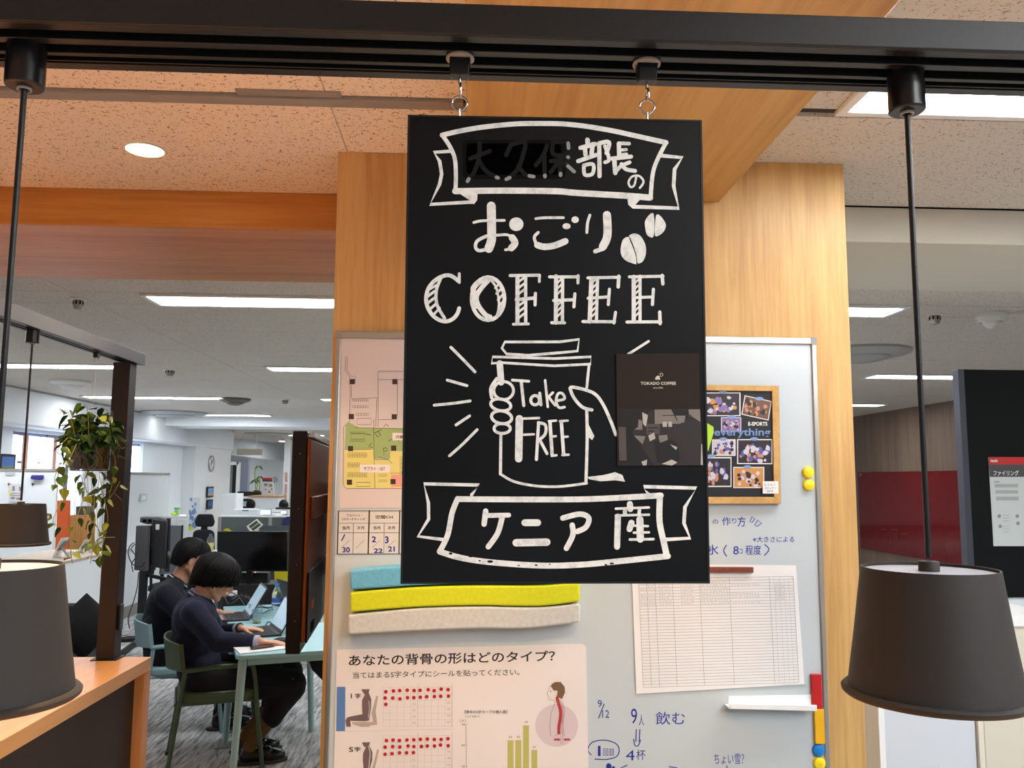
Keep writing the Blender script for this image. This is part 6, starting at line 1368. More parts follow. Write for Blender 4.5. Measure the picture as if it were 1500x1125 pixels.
# white desk with bottle
dk = thing('white_desk', 'white desk behind the men carrying a small bottle', 'desk', tuple(Vector((PZ(312, 812, 0.76).x, PZ(312, 812, 0.76).y+0.3, 0))))
q0, q1 = PZ(285, 813, 0.80), PZ(440, 815, 0.80)
M().box(q0.x, q1.x, q0.y, q0.y+0.62, 0.77, 0.80).build('desktop', 'white_trim', dk, bevel=0.004)
M().box(q0.x+0.02, q1.x, q0.y+0.03, q0.y+0.05, 0.40, 0.77).build('modesty_panel', 'grey_dark', dk)
for x in (q0.x+0.04, q1.x-0.04): M().box(x-0.025, x+0.025, q0.y+0.04, q0.y+0.09, 0, 0.77).build('leg', 'white_trim', dk)
bq = PY(308, 797, q0.y+0.5); br = thing('drink_bottle', 'small clear bottle with yellowish drink on the far white desk', 'bottle', (bq.x, q0.y+0.5, 0.80))
M().lathe([(0.001, 0), (0.036, 0), (0.036, 0.09), (0.033, 0.12), (0.014, 0.15), (0.014, 0.17), (0.001, 0.17)], n=20).build('body', 'clear_plastic', br, local=True)
M().lathe([(0.001, 0.001), (0.032, 0.002), (0.032, 0.07), (0.001, 0.072)], n=20).build('drink', 'yellow_drink', br, local=True)
M().lathe([(0.0368, 0.05), (0.0368, 0.08)], n=20).build('label_band', mat('amber_label', (206, 190, 110), 0.5), br, local=True)
# yellow chairs
def yellow(label, pts, d, seat):
    Yd = PD(pts[0][0], pts[0][1], d).y; q = PY(pts[0][0], 900, Yd); r = thing('yellow_chair', label, 'chair', (q.x, Yd, 0))
    M().prism([PY(x, y, Yd) for x, y in pts], (0, 0.05, 0)).build('backrest', 'yellow_fabric', r, bevel=0.015, segs=3)
    b0, b1 = PY(pts[0][0], 870, Yd), PY(pts[2][0], 870, Yd)
    zt_s = 0.45
    M().box(b0.x, max(b1.x, b0.x+0.45), Yd-(0.45 if d < 8 else 0.04), Yd+0.02, zt_s-0.08, zt_s).build('seat', 'yellow_fabric', r, bevel=0.02)
    for x in (b0.x+0.03, max(b1.x, b0.x+0.45)-0.03):
        for y in (Yd-(0.42 if d < 8 else 0.02), Yd): M().tube([(x, y, 0), (x, y, zt_s-0.07)], 0.014, 8).build('leg', 'white_trim', r)
    for x in (b0.x+0.04, max(b1.x, b0.x+0.45)-0.04): M().tube([(x, Yd+0.02, zt_s-0.05), (x, Yd+0.03, PY(x, pts[0][1], Yd).z)], 0.012, 8)
    return r
yc = yellow('bright yellow chair behind the water bottle', [(401, 840), (401, 829), (440, 826), (440, 872), (403, 872)], 7.6, True)
yellow('mustard yellow chair back showing above the black monitor', [(327, 786), (327, 775), (334, 774), (339, 779), (340, 786)], 9.6, True)
pane('white_cushion', 'white cushion on the bright yellow chair', 'cushion', ((404, 854), (440, 852), (440, 866), (404, 866)), PD(404, 854, 7.45).y-0.02, 0.08, 'paper', 0.02)
mat('navy_fabric', (44, 48, 92), 0.8); bc = thing('blue_chair', 'navy blue chair back at the right end of the grey partition', 'chair', tuple(Vector((PY(430, 770, YP_-0.08).x, YP_-0.08, 0))))
M().prism([PY(x, y, YP_-0.08) for x, y in ((413, 800), (413, 768), (414, 760), (420, 757), (445, 756), (445, 800))], (0, 0.06, 0)).build('backrest', 'navy_fabric', bc, bevel=0.015)
bx_ = PY(430, 770, YP_-0.08).x; M().box(bx_-0.03, bx_+0.03, YP_-0.07, YP_-0.04, 0, 0.9).build('leg', 'grey_dark', bc)
pane('white_box', 'white box next to the brown display edge', 'box', ((422, 804), (432, 804), (432, 816), (422, 816)), q0.y+0.1, 0.2, 'paper', 0.004)
# whiteboards
def rolling_board(label, quad_top, X0, X1, Y0, Y1, zt_, zb_, items=None):
    r = thing('rolling_whiteboard', label, 'whiteboard', ((X0+X1)/2, (Y0+Y1)/2, 0))
    a = Vector((X0, Y0, 0)); b = Vector((X1, Y1, 0)); d = (b-a).normalized(); n_ = Vector((d.y, -d.x, 0)); L_ = (b-a).length; c = (a+b)/2
    M().obox(c+Vector((0, 0, (zt_+zb_)/2)), d*(L_/2), n_*0.012, (0, 0, (zt_-zb_)/2)).build('board', mat('board_far', (232, 238, 243), 0.3), r)
    for z in (zt_, zb_): M().obox(c+Vector((0, 0, z)), d*(L_/2+0.01), n_*0.018, (0, 0, 0.014)).build('frame_rail', 'grey_trim', r, bevel=0.003)
    for e in (a, b): M().obox(e+Vector((0, 0, (zt_+zb_)/2)), d*0.012, n_*0.018, (0, 0, (zt_-zb_)/2)).build('frame_side', 'white_trim', r)
    return r, a, b, d, n_
# right one: tall partition board running away from us
A0 = PX(150, 905, -3.82); tz_ = PX(200, 693.5, -3.80).z; e1_ = PX(247, 695, -3.80); zt2 = tz_; trz = PX(186, 802, -3.82).z
s0 = PX(165, 700, -3.82).y; s1_ = e1_.y
r_, a, b, d, n_ = rolling_board('tall white partition board with a tray right of the black post', None, -3.82, -3.80, s0-0.3, s1_, zt2, trz)
M().obox((a+b)/2+Vector((0, 0, trz/2+0.04)), d*((b-a).length/2), Vector((0.014, 0, 0)), (0, 0, trz/2-0.05)).build('lower_panel', 'white_paint', r_)
M().obox((a+b)/2+Vector((0.03, 0, 0.06)), d*((b-a).length/2), Vector((0.01, 0, 0)), (0, 0, 0.06)).build('plinth', 'grey_trim', r_)
M().obox(a.lerp(b, 0.45)+Vector((0.05, 0, trz)), d*0.35, Vector((0.03, 0, 0)), (0, 0, 0.012)).build('tray', 'white_trim', r_)
pq = PX(211, 729, -3.78); mm = M(); mm.obox((-3.782, pq.y, pq.z), (0, 0.10, 0), (0.001, 0, 0), (0, 0, 0.045)); mm.build('grey_print', mat('faint_grey', (206, 214, 214), 0.4), r_)
mm = M(); mm.obox((-3.7805, pq.y, pq.z), (0, 0.06, 0), (0.001, 0, 0), (0, 0, 0.025)); mm.build('white_print', 'white_paint', r_)
# left one: facing us
Yl = PD(60, 690, 8.3).y; xa, xb = PY(-40, 690, Yl).x, PY(84, 690, Yl).x; zt3 = PY(50, 689, Yl).z; zb3 = PY(50, 850, Yl).z
r_, a, b, d, n_ = rolling_board('white rolling board with papers and a blue eraser behind the small pendant lamp', None, xa, xb, Yl, Yl, zt3, zb3)
for x in (xa+0.03, xb-0.03): M().box(x-0.02, x+0.02, Yl-0.01, Yl+0.03, 0.05, zb3).build('leg', 'grey_trim', r_); M().box(x-0.03, x+0.03, Yl-0.25, Yl+0.25, 0.02, 0.06).build('foot', 'grey_trim', r_)
pane('board_eraser', 'dark blue eraser on the left rolling board', 'eraser', ((44, 700), (46, 696), (62, 696), (62, 701), (60, 703), (45, 702)), Yl-0.05, 0.035, mat('eraser_blue', (54, 52, 140), 0.6), 0.006)
dc = thing('pinned_notice', 'printed notice pinned on the left rolling board with a yellow note', 'paper', tuple(PY(22, 735, Yl-0.02)))
for (x0_, y0_, x1_, y1_) in ((13, 709, 34, 722), (13, 723, 32, 735)): M().prism([PY(x, y, Yl-0.02) for x, y in ((x0_, y0_), (x1_, y0_), (x1_, y1_), (x0_, y1_))], (0, 0.002, 0)).build('sheet', mat('notice_paper', (214, 214, 216), 0.6), dc)
mm = M()
for (x0_, y0_, x1_, y1_) in ((18, 712, 22, 719), (28, 713, 31.5, 719), (15, 725, 30, 726), (16, 728, 22, 731), (24, 729, 30, 732)): put_rect(mm, x0_, y0_, x1_, y1_, on_y(Yl-0.02, 0.002))
mm.build('print', mat('notice_grey', (150, 136, 146), 0.6), dc, kind='stuff')
mm = M(); put_rect(mm, 13, 719, 17, 724, on_y(Yl-0.02, 0.004)); mm.build('yellow_note', mat('note_yellow', (226, 222, 90), 0.6), dc)
mm = M(); put_rect(mm, 8, 691, 22, 696, on_y(Yl-0.02, 0.002)); o = mm.build('paper_strip', mat('strip_grey', (190, 192, 198), 0.6)); tag(o, 'small printed strip at the top of the left rolling board', 'paper')
for (px, py, mt_, lab) in ((13, 709, mat('pin_red', (166, 60, 50), 0.4), 'small red magnet on the left rolling board'), (48, 709.5, 'key_black', 'small dark magnet below the blue eraser')):
    p = PY(px, py, Yl-0.02); o = M().ball((0, 0, 0), (0.011, 0.009, 0.011), 12, 8).build('round_magnet', mt_); o.location = p; tag(o, lab, 'magnet')
# pictures on the left wall
def wallpic(label, y0, y1, z0, z1, c1, c2, mtf='key_black'):
    r = thing('wall_picture', label, 'picture', (WX+0.02, (y0+y1)/2, z0))
    xw = WX+(0.24 if y0 > 16.2 else 0.002)
    M().box(xw, xw+0.02, y0, y1, z0, z1).build('frame', mtf, r)
    M().box(xw+0.02, xw+0.022, y0+0.03, y1-0.03, z0+(z1-z0)*0.3, z1-0.03).build('print', mat('pic_%s' % (c1,), c1, 0.5), r); M().box(xw+0.02, xw+0.022, y0+0.03, y1-0.03, z0+0.03, z0+(z1-z0)*0.3).build('print', mat('pic_%s' % (c2,), c2, 0.5), r)
def wp(px): return PX(px, 700, WX).y
def wz(px, py): return PX(px, py, WX).z
wallpic('framed blue landscape print at the left edge above the rolling board', wp(-4), wp(18), wz(8, 690), wz(8, 665), (72, 112, 176), (104, 130, 92))
wallpic('lower framed blue print at the left edge', wp(-14), wp(3), wz(0, 732), wz(0, 708), (88, 108, 190), (120, 130, 140))
XP = WX+0.22
def w2(px, py): return PX(px, py, XP+0.02)
q_, q2_ = w2(303, 713), w2(311, 728)
wallpic('small framed yellow and blue picture under the wall clock', q_.y, q2_.y, q2_.z, q_.z, (120, 160, 206), (196, 170, 92), 'grey_dark')
q_, q2_ = w2(303, 732), w2(310, 745)
wallpic('lowest small dark blue framed picture under the wall clock', q_.y, q2_.y, q2_.z, q_.z, (54, 88, 150), (70, 92, 80), 'grey_dark')
ckp = w2(310, 679); ck = thing('wall_clock', 'round silver wall clock on the white pilaster', 'clock', (XP, ckp.y, ckp.z))
M().lathe([(0.16, 0), (0.165, 0.02), (0.15, 0.035), (0.14, 0.02)], n=32, axis='x').build('rim', 'brushed_alu', ck, local=True); M().lathe([(0.14, 0.018), (0.001, 0.018)], n=32, axis='x').build('dial', mat('dial', (206, 210, 214), 0.4), ck, local=True)
M().obox((0.022, 0.03, 0.03), (0.002, 0, 0), (0, 0.05, 0.05), (0, 0.003, -0.003)).build('hand', 'key_black', ck, local=True); M().obox((0.022, -0.02, 0.03), (0.002, 0, 0), (0, -0.03, 0.04), (0, 0.004, 0.003)).build('hand', 'key_black', ck, local=True)
# white cabinet with green pots, map poster panel
Yc = PD(255, 760, 10.6).y
cb = thing('white_cabinet', 'white cabinet with a green pot behind the rear monitor', 'cabinet', tuple(Vector((PY(258, 760, Yc).x, Yc+0.2, 0))))
x0, x1 = PY(244, 756, Yc).x, PY(275, 756, Yc).x; zc_ = PY(258, 756, Yc).z
M().box(x0, x1, Yc, Yc+0.45, 0, zc_-0.02).build('body', 'white_paint', cb); M().box(x0-0.01, x1+0.01, Yc-0.01, Yc+0.46, zc_-0.02, zc_).build('top', 'white_trim', cb)
for k in range(2): M().box(x0+0.01+k*(x1-x0)/2, x0-0.01+(k+1)*(x1-x0)/2, Yc-0.016, Yc, 0.05, zc_-0.04).build('door', 'white_trim', cb, bevel=0.003)
q = PY(257, 755, Yc+0.1); pr_ = thing('green_cup', 'green and white cup on the white cabinet', 'cup', (q.x, Yc+0.15, zc_))
M().lathe([(0.001, 0), (0.028, 0), (0.034, 0.085)], n=20, capt=True).build('cup', mat('cup_green', (150, 206, 140), 0.5), pr_, local=True); M().lathe([(0.036, 0.085), (0.036, 0.097), (0.001, 0.098)], n=20).build('lid', mat('lid_green', (58, 150, 84), 0.5), pr_, local=True)
o = M().ball((q.x-0.03, Yc+0.12, zc_+0.02), (0.035, 0.03, 0.02), 12, 8).build('lime_pouch', 'lime'); tag(o, 'small lime green pouch beside the green cup', 'pouch')
mpn = thing('map_poster', 'tall poster with a blue map and a yellow note on a white panel', 'poster', tuple(PY(284, 790, Yc+0.1)))
pbx(M(), 272, 729, 293, 800, Yc+0.05, 0.02).build('panel', 'white_paint', mpn); rq = random.Random(2)
mm = M()
for k in range(26):
    x, y = rq.uniform(278, 287), rq.uniform(731, 772); put_poly(mm, [(x+rq.uniform(1, 2.4)*math.cos(a_), y+rq.uniform(1.5, 4)*math.sin(a_)) for a_ in [2*PI*t_/6 for t_ in range(6)]], on_y(Yc+0.05, 0.002+k*0.0001))
mm.build('map_print', mat('map_blue', (124, 160, 214), 0.5), mpn, kind='stuff')
mm = M(); put_poly(mm, [(276, 772), (281, 770), (285, 774), (280, 777), (276, 776)], on_y(Yc+0.05, 0.008)); mm.build('yellow_note', 'note_yellow', mpn)
# low cabinet, sofa and objects at the left
Xc_ = (PZ(82, 826, 0.9).x+PZ(155, 808, 0.9).x)/2; yc0, yc1 = PZ(60, 830, 0.9).y, PZ(172, 805, 0.9).y
lc_ = thing('low_cabinet', 'long low white cabinet behind the wooden counter', 'cabinet', (Xc_-0.3, (yc0+yc1)/2, 0))
M().box(Xc_-0.6, Xc_, yc0, yc1, 0, 0.88).build('body', 'white_paint', lc_); M().box(Xc_-0.61, Xc_+0.01, yc0, yc1, 0.88, 0.90).build('top', mat('beige_top', (198, 182, 166), 0.5), lc_, bevel=0.003)
sf = thing('black_sofa', 'low black sofa behind the wooden counter', 'sofa', tuple(PD(115, 1000, 5.5)*1.0)); sf.location.z = 0
sp = PD(118, 940, 5.5)
M().box(sp.x-0.9, sp.x+0.13, sp.y-0.35, sp.y+0.35, 0.08, 0.42).build('seat', 'chair_fabric', sf, bevel=0.05, segs=4)
M().box(sp.x-0.9, sp.x-0.09, sp.y+0.35, sp.y+0.55, 0.08, PD(115, 883, 6.0).z).build('backrest', 'chair_fabric', sf, bevel=0.05, segs=4)
for x in (sp.x-0.8, sp.x-0.18): M().box(x-0.03, x+0.03, sp.y-0.3, sp.y-0.24, 0, 0.08).build('leg', 'black_metal', sf); M().box(x-0.03, x+0.03, sp.y+0.4, sp.y+0.46, 0, 0.08).build('leg', 'black_metal', sf)
cu = M(); d_ = 5.35
for (px, py, rx, rz) in ((124, 918, 0.085, 0.13),): pass
ctr = PD(124, 918, d_); w3, h3 = 0.105, 0.185; n_ = 16; vs = []; fs = []
for i in range(n_+1):
    for j in range(n_+1):
        a, b = -1+2*i/n_, -1+2*j/n_; th = 0.075*((1-a*a)*(1-b*b))**0.5
        vs.append((a, b, th))
rotc = Matrix.Rotation(math.radians(52), 3, 'Y') 
def cush(sgn): return [ctr+Matrix.Rotation(math.radians(35), 3, 'Z') @ (Matrix.Rotation(math.radians(45), 3, 'Y') @ Vector((a*0.145, sgn*t_, b*0.145))) for a, b, t_ in vs]
fsx = [(i*(n_+1)+j, i*(n_+1)+j+1, (i+1)*(n_+1)+j+1, (i+1)*(n_+1)+j) for i in range(n_) for j in range(n_)]
cm = M().add(cush(1), fsx); cm.add(cush(-1), [tuple(reversed(f_)) for f_ in fsx]); o = cm.build('black_cushion', noisy('cushion_black', (30, 31, 34), (20, 21, 24), 80, 0.9, 0.3, 500)); tag(o, 'black cushion standing on its corner on the sofa behind the wooden counter', 'cushion')
Yo = PD(93, 790, 8.9).y
pane('orange_panel', 'orange upright panel right of the rolling board', 'panel', ((84, 733), (101, 733), (97, 908), (76, 908)), Yo+0.3, 0.04, mat('orange', (222, 98, 44), 0.6))
wc = thing('wood_cabinet', 'light wood cabinet behind the hanging plant stems', 'cabinet', tuple(Vector((PY(123, 800, Yo+0.6).x, Yo+0.8, 0))))
x0, x1 = PY(98, 756, Yo+0.6).x, PY(147, 756, Yo+0.6).x; zq = PY(120, 755, Yo+0.6).z
M().box(x0, x1, Yo+0.6, Yo+1.0, 0, zq).build('body', wood('cabinet_wood', (206, 160, 100), (182, 134, 78), (1, 1, 0.06), 0.5), wc, bevel=0.003)
for k in range(2): M().box(x0+0.01, x1-0.01, Yo+0.582, Yo+0.6, 0.05+k*zq*0.48, zq*(0.5+k*0.48)).build('drawer', 'cabinet_wood', wc, bevel=0.004)
pane('dark_box', 'dark grey box on the light wood cabinet', 'box', ((111, 755), (111, 742), (126, 742), (126, 755)), Yo+0.7, 0.2, 'grey_plastic', 0.004)
def on_c(px, py, z=0.0): return PX(px, py, Xc_-0.25)
def easel(px0, py0, px1, py1, lean, label, mt_):
    p0 = PX(px0, py1, Xc_-0.2); h_ = 0.125*abs(py1-py0)/25; w_ = 0.05*abs(px1-px0)/16
    r = thing('card_stand', label, 'card stand', (p0.x, p0.y, 0.90))
    M().obox((0.02, 0, h_/2), (0.004, 0, 0), (0, w_, 0), (0.03, 0, h_/2)).build('card', 'paper', r, local=True); M().obox((0.032, 0, h_/2), (0.0005, 0, 0), (0, w_*0.8, 0), (0.04, 0, h_*0.35)).build('print', mt_, r, local=True)
    M().obox((0.05, 0, h_/3), (0.003, 0, 0), (0, w_*0.3, 0), (-0.04, 0, h_/3)).build('prop', 'grey_trim', r, local=True)
easel(84, 787, 104, 818, 0, 'white card stand on the low cabinet next to the orange panel', mat('card_pic', (120, 112, 110), 0.5))
easel(118, 790, 134, 812, 0, 'small leaning picture card on the low cabinet, left of two', mat('card_pic2', (96, 112, 92), 0.5))
easel(136, 790, 152, 808, 0, 'small leaning picture card on the low cabinet nearest the black post', mat('card_pic3', (130, 150, 130), 0.5))
pane('clear_tray', 'crumpled clear plastic wrap on the low cabinet', 'wrap', ((92, 818), (96, 808), (105, 806), (112, 812), (110, 816)), PX(100, 812, Xc_-0.2).y, 0.05, 'shade_inner', 0.004)
# far end
Y2 = 24.0
def far_box(name, label, cat, x0, y0, x1, y1, Y, mt, th=0.3, parts=None, floor_=True):
    a = PY(x0, y0, Y); b = PY(x1, y1, Y); r = thing(name, label, cat, ((a.x+b.x)/2, Y+th/2, 0 if floor_ else b.z))
    M().box(a.x, b.x, Y, Y+th, 0 if floor_ else b.z, a.z).build('body', mt, r)
    return r, a, b
r, a, b = far_box('white_locker', 'pale tall locker left of the glass door at the far end', 'locker', 325, 723, 345, 760, 16.5, 'white_paint', 0.5); M().box(a.x+0.02, b.x-0.02, 16.48, 16.5, 0.05, a.z-0.02).build('door', 'white_trim', r)
r, a, b = far_box('white_counter', 'pale counter with a wooden top in front of the far wall', 'counter', 367, 728, 407, 760, 19.5, 'white_paint', 0.6); M().box(a.x-0.03, b.x+0.03, 19.45, 20.15, a.z, a.z+0.03).build('top', 'cabinet_wood', r)
r, a, b = far_box('copier', 'dark office copier by the glass door at the far end', 'copier', 347, 728, 368, 760, 20.6, 'white_paint', 0.6); M().box(a.x, b.x, 20.58, 20.6, 0.62, 0.86).build('paper_drawer', 'key_black', r); M().box(a.x, b.x, 20.57, 20.6, 0.98, a.z-0.04).build('output_slot', 'key_black', r)
p_, q_ = PY(348, 720, 20.8), PY(380, 727, 20.8); M().box(p_.x, q_.x, 20.8, 21.0, a.z+0.02, p_.z).build('panel', 'key_black', r)
gd = thing('glass_door', 'white framed dark glass door at the far end', 'door', tuple(Vector((PY(341, 740, 22).x, 22, 0)))); xa, xb, zt4 = PY(334, 700, 22).x, PY(349, 700, 22).x, PY(341, 676.5, 22).z
for x in (xa, xb): M().box(x-0.04, x+0.04, 21.95, 22.05, 0, zt4).build('frame_side', 'white_trim', gd)
M().box(xa, xb, 21.95, 22.05, zt4-0.08, zt4).build('frame_head', 'white_trim', gd); M().box(xa+0.04, xb-0.12, 21.99, 22.01, 0.05, zt4-0.08).build('glass', mat('door_glass', (120, 134, 136), 0.15), gd); M().box(xb-0.14, xb-0.04, 21.98, 22.02, 0.05, zt4-0.08).build('dark_stile', 'key_black', gd)
struct('wall_far_1', M().box(PY(317, 700, 22.1).x, PY(333, 700, 22.1).x, 22.1, 22.3, 0, 2.2), mat('wall_beige', (208, 206, 204), 0.6))
struct('wall_far_2', M().box(PY(349, 700, 22.4).x, PY(363, 700, 22.4).x, 22.4, 22.6, 0, PY(355, 674, 22.4).z), mat('wall_blue_grey', (164, 172, 190), 0.6))
struct('wall_far_3', M().box(PY(362, 700, 27.5).x, PY(418, 700, 27.5).x, 27.5, 27.7, 0, CEIL), 'white_paint')
struct('wall_far_4', M().box(PY(415, 700, 21.8).x, PY(424, 700, 21.8).x, 21.8, 22.4, 0, CEIL), 'white_trim')
p_, q_ = PY(320, 671, 17.8), PY(405, 671, 17.8)
struct('beam_far_low', M().prism([Vector((PY(318, 668, 21.6).x, 21.6, PY(318, 664, 21.6).z)), Vector((PY(318, 668, 21.6).x, 21.6, CEIL)), Vector((PY(420, 670, 26).x, 26, CEIL)), Vector((PY(420, 676, 26).x, 26, PY(420, 676, 26).z))], (-0.1, 0.5, 0)), 'white_paint')
for k, (x, y0, y1) in enumerate(((419, 692, 706), (418.5, 709, 722), (418, 724, 734))):
    pane('wall_picture', ['upper', 'middle', 'lower'][k]+' of three tall pinkish pictures beside the brown display', 'picture', ((x-1.6, y0), (x+1.4, y0), (x+1.4, y1), (x-1.6, y1)), 21.75, 0.03, mat('pinkish', (196, 150, 134), 0.6))
ps = thing('notice_board', 'leaning white notice with a red top edge on the far counter', 'sign', tuple(PY(394, 727, 19.7))); Yn = 19.7
M().prism([PY(x, y, Yn) for x, y in ((384, 700), (398.5, 700), (402, 726.5), (387, 726.5))], (0, 0.03, 0)).build('board', 'paper', ps)
mm = M(); put_poly(mm, [(384, 700), (398.5, 700), (399, 703), (384.4, 703)], on_y(Yn, 0.004)); mm.build('red_band', 'mag_red', ps)
mm = M(); put_poly(mm, [(384.4, 703), (399, 703), (399.4, 705.5), (384.8, 705.5)], on_y(Yn, 0.004)); mm.build('grey_band', 'grey_plastic', ps)
mm = M()
for (x0_, y0_, x1_, y1_) in ((387, 708, 392, 712), (394, 709, 399, 713), (393, 719, 396, 722), (388, 716, 390, 718), (397, 715, 399, 718)): put_rect(mm, x0_, y0_, x1_, y1_, on_y(Yn, 0.006))
mm.build('print', mat('notice_print', (150, 150, 156), 0.6), ps, kind='stuff')
p_ = PY(402, 703, 27.45); c2 = thing('wall_clock', 'small round clock on the far white wall behind the notice', 'clock', (p_.x, 27.5, p_.z)); M().lathe([(0.09, 0.0), (0.094, 0.03), (0.085, 0.03)], n=24, axis='y').build('rim', 'grey_trim', c2, local=True); M().lathe([(0.085, 0.02), (0.001, 0.02)], n=24, axis='y').build('dial', 'dial', c2, local=True)
pl = thing('potted_plant', 'thin palm-like plant on a dark stand at the far end', 'plant', tuple(Vector((PY(376, 720, 21.4).x, 21.4, 0)))); mm = M()
for pts in ([(375, 720), (374, 705), (373.5, 690), (378, 683)], [(376, 720), (377, 706), (376, 700)], [(380, 720), (380.5, 705), (381, 697)]): mm.tube(catmull([PY(x, y, 21.4) for x, y in pts], 4), 0.012, 6)
mm.build('stems', 'stem_green', pl, kind='stuff')
for cx_, cy_ in ((379, 682.5), (375, 702), (381, 698), (372, 704)):
    for k in range(7):
        q = -0.3+k*0.62; p_ = PY(cx_, cy_, 21.4); e_ = p_+Vector((0.11*math.cos(q*1.0), 0.05*math.sin(q*3), -0.05-0.06*abs(math.cos(q)))); mt_ = 'leaf_dark' if k % 2 else 'leaf_mid'
        M().add([p_, p_.lerp(e_, .5)+Vector((0, 0, 0.05)), e_, p_.lerp(e_, .5)+Vector((0, 0, 0.0))], [(0, 1, 2, 3)]).build('leaf', mt_, pl)
zp_ = PY(376, 724, 21.4).z; M().lathe([(0.001, 0), (0.06, 0), (0.08, 0.1), (0.001, 0.1)], PY(376, 724, 21.4), 16).build('pot', 'grey_plastic', pl); pp_ = PY(376, 724, 21.4); M().box(pp_.x-0.1, pp_.x+0.1, pp_.y-0.1, pp_.y+0.1, 0, pp_.z).build('stand', 'grey_dark', pl)
# the people far behind: seated, only head tops and shoulders show over the desks
def far_person(label, px, py, d, shirt):
    p = PD(px, py, d); r = thing('person', label, 'person', (p.x, p.y, 0), PI/2)
    b_ = M(); b_.ball(p, (0.085, 0.10, 0.115), 14, 10); b_.caps(p-Vector((0, 0, 0.1)), p-Vector((0, 0, 0.17)), 0.05); b_.caps(p+Vector((-0.15, 0, -0.27)), p+Vector((0.15, 0, -0.27)), 0.07); b_.caps(p-Vector((0, 0, 0.25)), Vector((p.x, p.y, 0.50)), 0.11, 0.12)
    for s_ in (-1, 1):
        b_.ball(p+Vector((s_*0.088, 0, -0.01)), (0.012, 0.02, 0.03), 8, 6); b_.caps(p+Vector((s_*0.18, 0, -0.28)), p+Vector((s_*0.22, 0.12, -0.50)), 0.045, 0.035); b_.caps(p+Vector((s_*0.22, 0.12, -0.50)), p+Vector((s_*0.12, 0.38, -0.42)), 0.035, 0.025)
        b_.caps(Vector((p.x+s_*0.09, p.y, 0.50)), Vector((p.x+s_*0.1, p.y+0.42, 0.50)), 0.08, 0.06); b_.caps(Vector((p.x+s_*0.1, p.y+0.42, 0.48)), Vector((p.x+s_*0.1, p.y+0.40, 0.08)), 0.055, 0.04); b_.caps(Vector((p.x+s_*0.1, p.y+0.40, 0.05)), Vector((p.x+s_*0.1, p.y+0.55, 0.04)), 0.04, 0.035)
    remesh(b_, 'body', 'skin_b', r, 0.012, 3)
    h_ = M(); h_.ball(p+Vector((0, -0.012, 0.022)), (0.095, 0.105, 0.108), 14, 10); h_.ball(p+Vector((0, -0.05, -0.03)), (0.08, 0.06, 0.07), 12, 8); remesh(h_, 'hair', 'hair_black', r, 0.010, 2)
    s2_ = M(); s2_.caps(p+Vector((-0.15, 0, -0.27)), p+Vector((0.15, 0, -0.27)), 0.082); s2_.caps(p-Vector((0, 0, 0.29)), Vector((p.x, p.y, 0.55)), 0.14, 0.14)
    for s_ in (-1, 1): s2_.caps(p+Vector((s_*0.18, 0, -0.28)), p+Vector((s_*0.22, 0.12, -0.50)), 0.058, 0.05)
    remesh(s2_, 'shirt', shirt, r, 0.012, 4)
    st_ = thing('office_chair', 'low chair under the '+label.replace(' in front of the far pale counter', ' at the far left').replace(' beside the brown display edge', ' at the far right'), 'chair', (p.x, p.y, 0)); M().box(p.x-0.22, p.x+0.22, p.y-0.2, p.y+0.22, 0.36, 0.42).build('seat', 'chair_fabric', st_, bevel=0.02); M().tube([(p.x, p.y, 0.03), (p.x, p.y, 0.37)], 0.03).build('column', 'black_plastic', st_); M().box(p.x-0.25, p.x+0.25, p.y-0.03, p.y+0.03, 0, 0.03).build('base', 'black_plastic', st_)
far_person('dark-haired person seen from behind in front of the far pale counter', 367.5, 740.5, 17.2, 'sweater_dark')
far_person('dark-haired person seen from behind beside the brown display edge', 415.5, 741.5, 16.6, 'navy_fabric')
# desks and screens between
dk2 = thing('white_desk', 'white desk with storage boxes behind the grey partition', 'desk', tuple(Vector((PY(380, 755, 11).x, 11.2, 0))))
xa, xb = PY(340, 755, 11).x, PY(450, 755, 11).x; zd = PY(380, 755.5, 11).z
M().box(xa, xb, 11, 11.8, zd-0.03, zd).build('desktop', 'white_trim', dk2); M().box(xa, xa+0.04, 11, 11.8, 0, zd-0.03).build('side_panel', 'white_paint', dk2); M().box(xb-0.04, xb, 11, 11.8, 0, zd-0.03).build('side_panel', 'white_paint', dk2)
r = thing('storage_box', 'pale grey storage box with a slot handle above the partition', 'box', tuple(PY(360, 754, 11.1)))
pbx(M(), 342, 746, 378, 755, 11.1, 0.35).build('body', mat('box_grey', (200, 208, 216), 0.5), r, bevel=0.01); pbx(M(), 355, 747.2, 364, 748.6, 11.095, 0.01).build('slot', 'grey_plastic', r)
def far_screen(label, x0, y0, x1, y1, Y, mt):
    r = thing('laptop', label, 'laptop', tuple(PY((x0+x1)/2, y1, Y))); pbx(M(), x0, y0, x1, y1, Y, 0.02).build('lid', 'grey_dark', r); mm = M(); put_rect(mm, x0+0.5, y0+0.7, x1-0.5, y1-0.3, on_y(Y, 0.003)); mm.build('screen', mt, r); pbx(M(), x0, y1-0.4, x1, y1, Y-0.2, 0.2).build('base', 'grey_dark', r)
far_screen('open laptop with a pale bright screen above the partition', 381, 746, 397, 755, 11.2, mat('bright_screen', (200, 232, 240), 0.4, emit=((200, 236, 245), 0.8)))
far_screen('small laptop with a white screen near the brown display', 411, 747.5, 420, 754, 11.3, 'bright_screen')
d3 = thing('white_desk', 'narrow white desk at the far right holding a long dark screen', 'desk', tuple(Vector((PY(415, 748, 12.6).x, 12.75, 0))))
xa, xb = PY(396, 748, 12.6).x, PY(440, 748, 12.6).x; zd3 = PY(410, 747, 12.6).z
M().box(xa, xb, 12.6, 13.0, zd3-0.03, zd3).build('desktop', 'white_trim', d3)
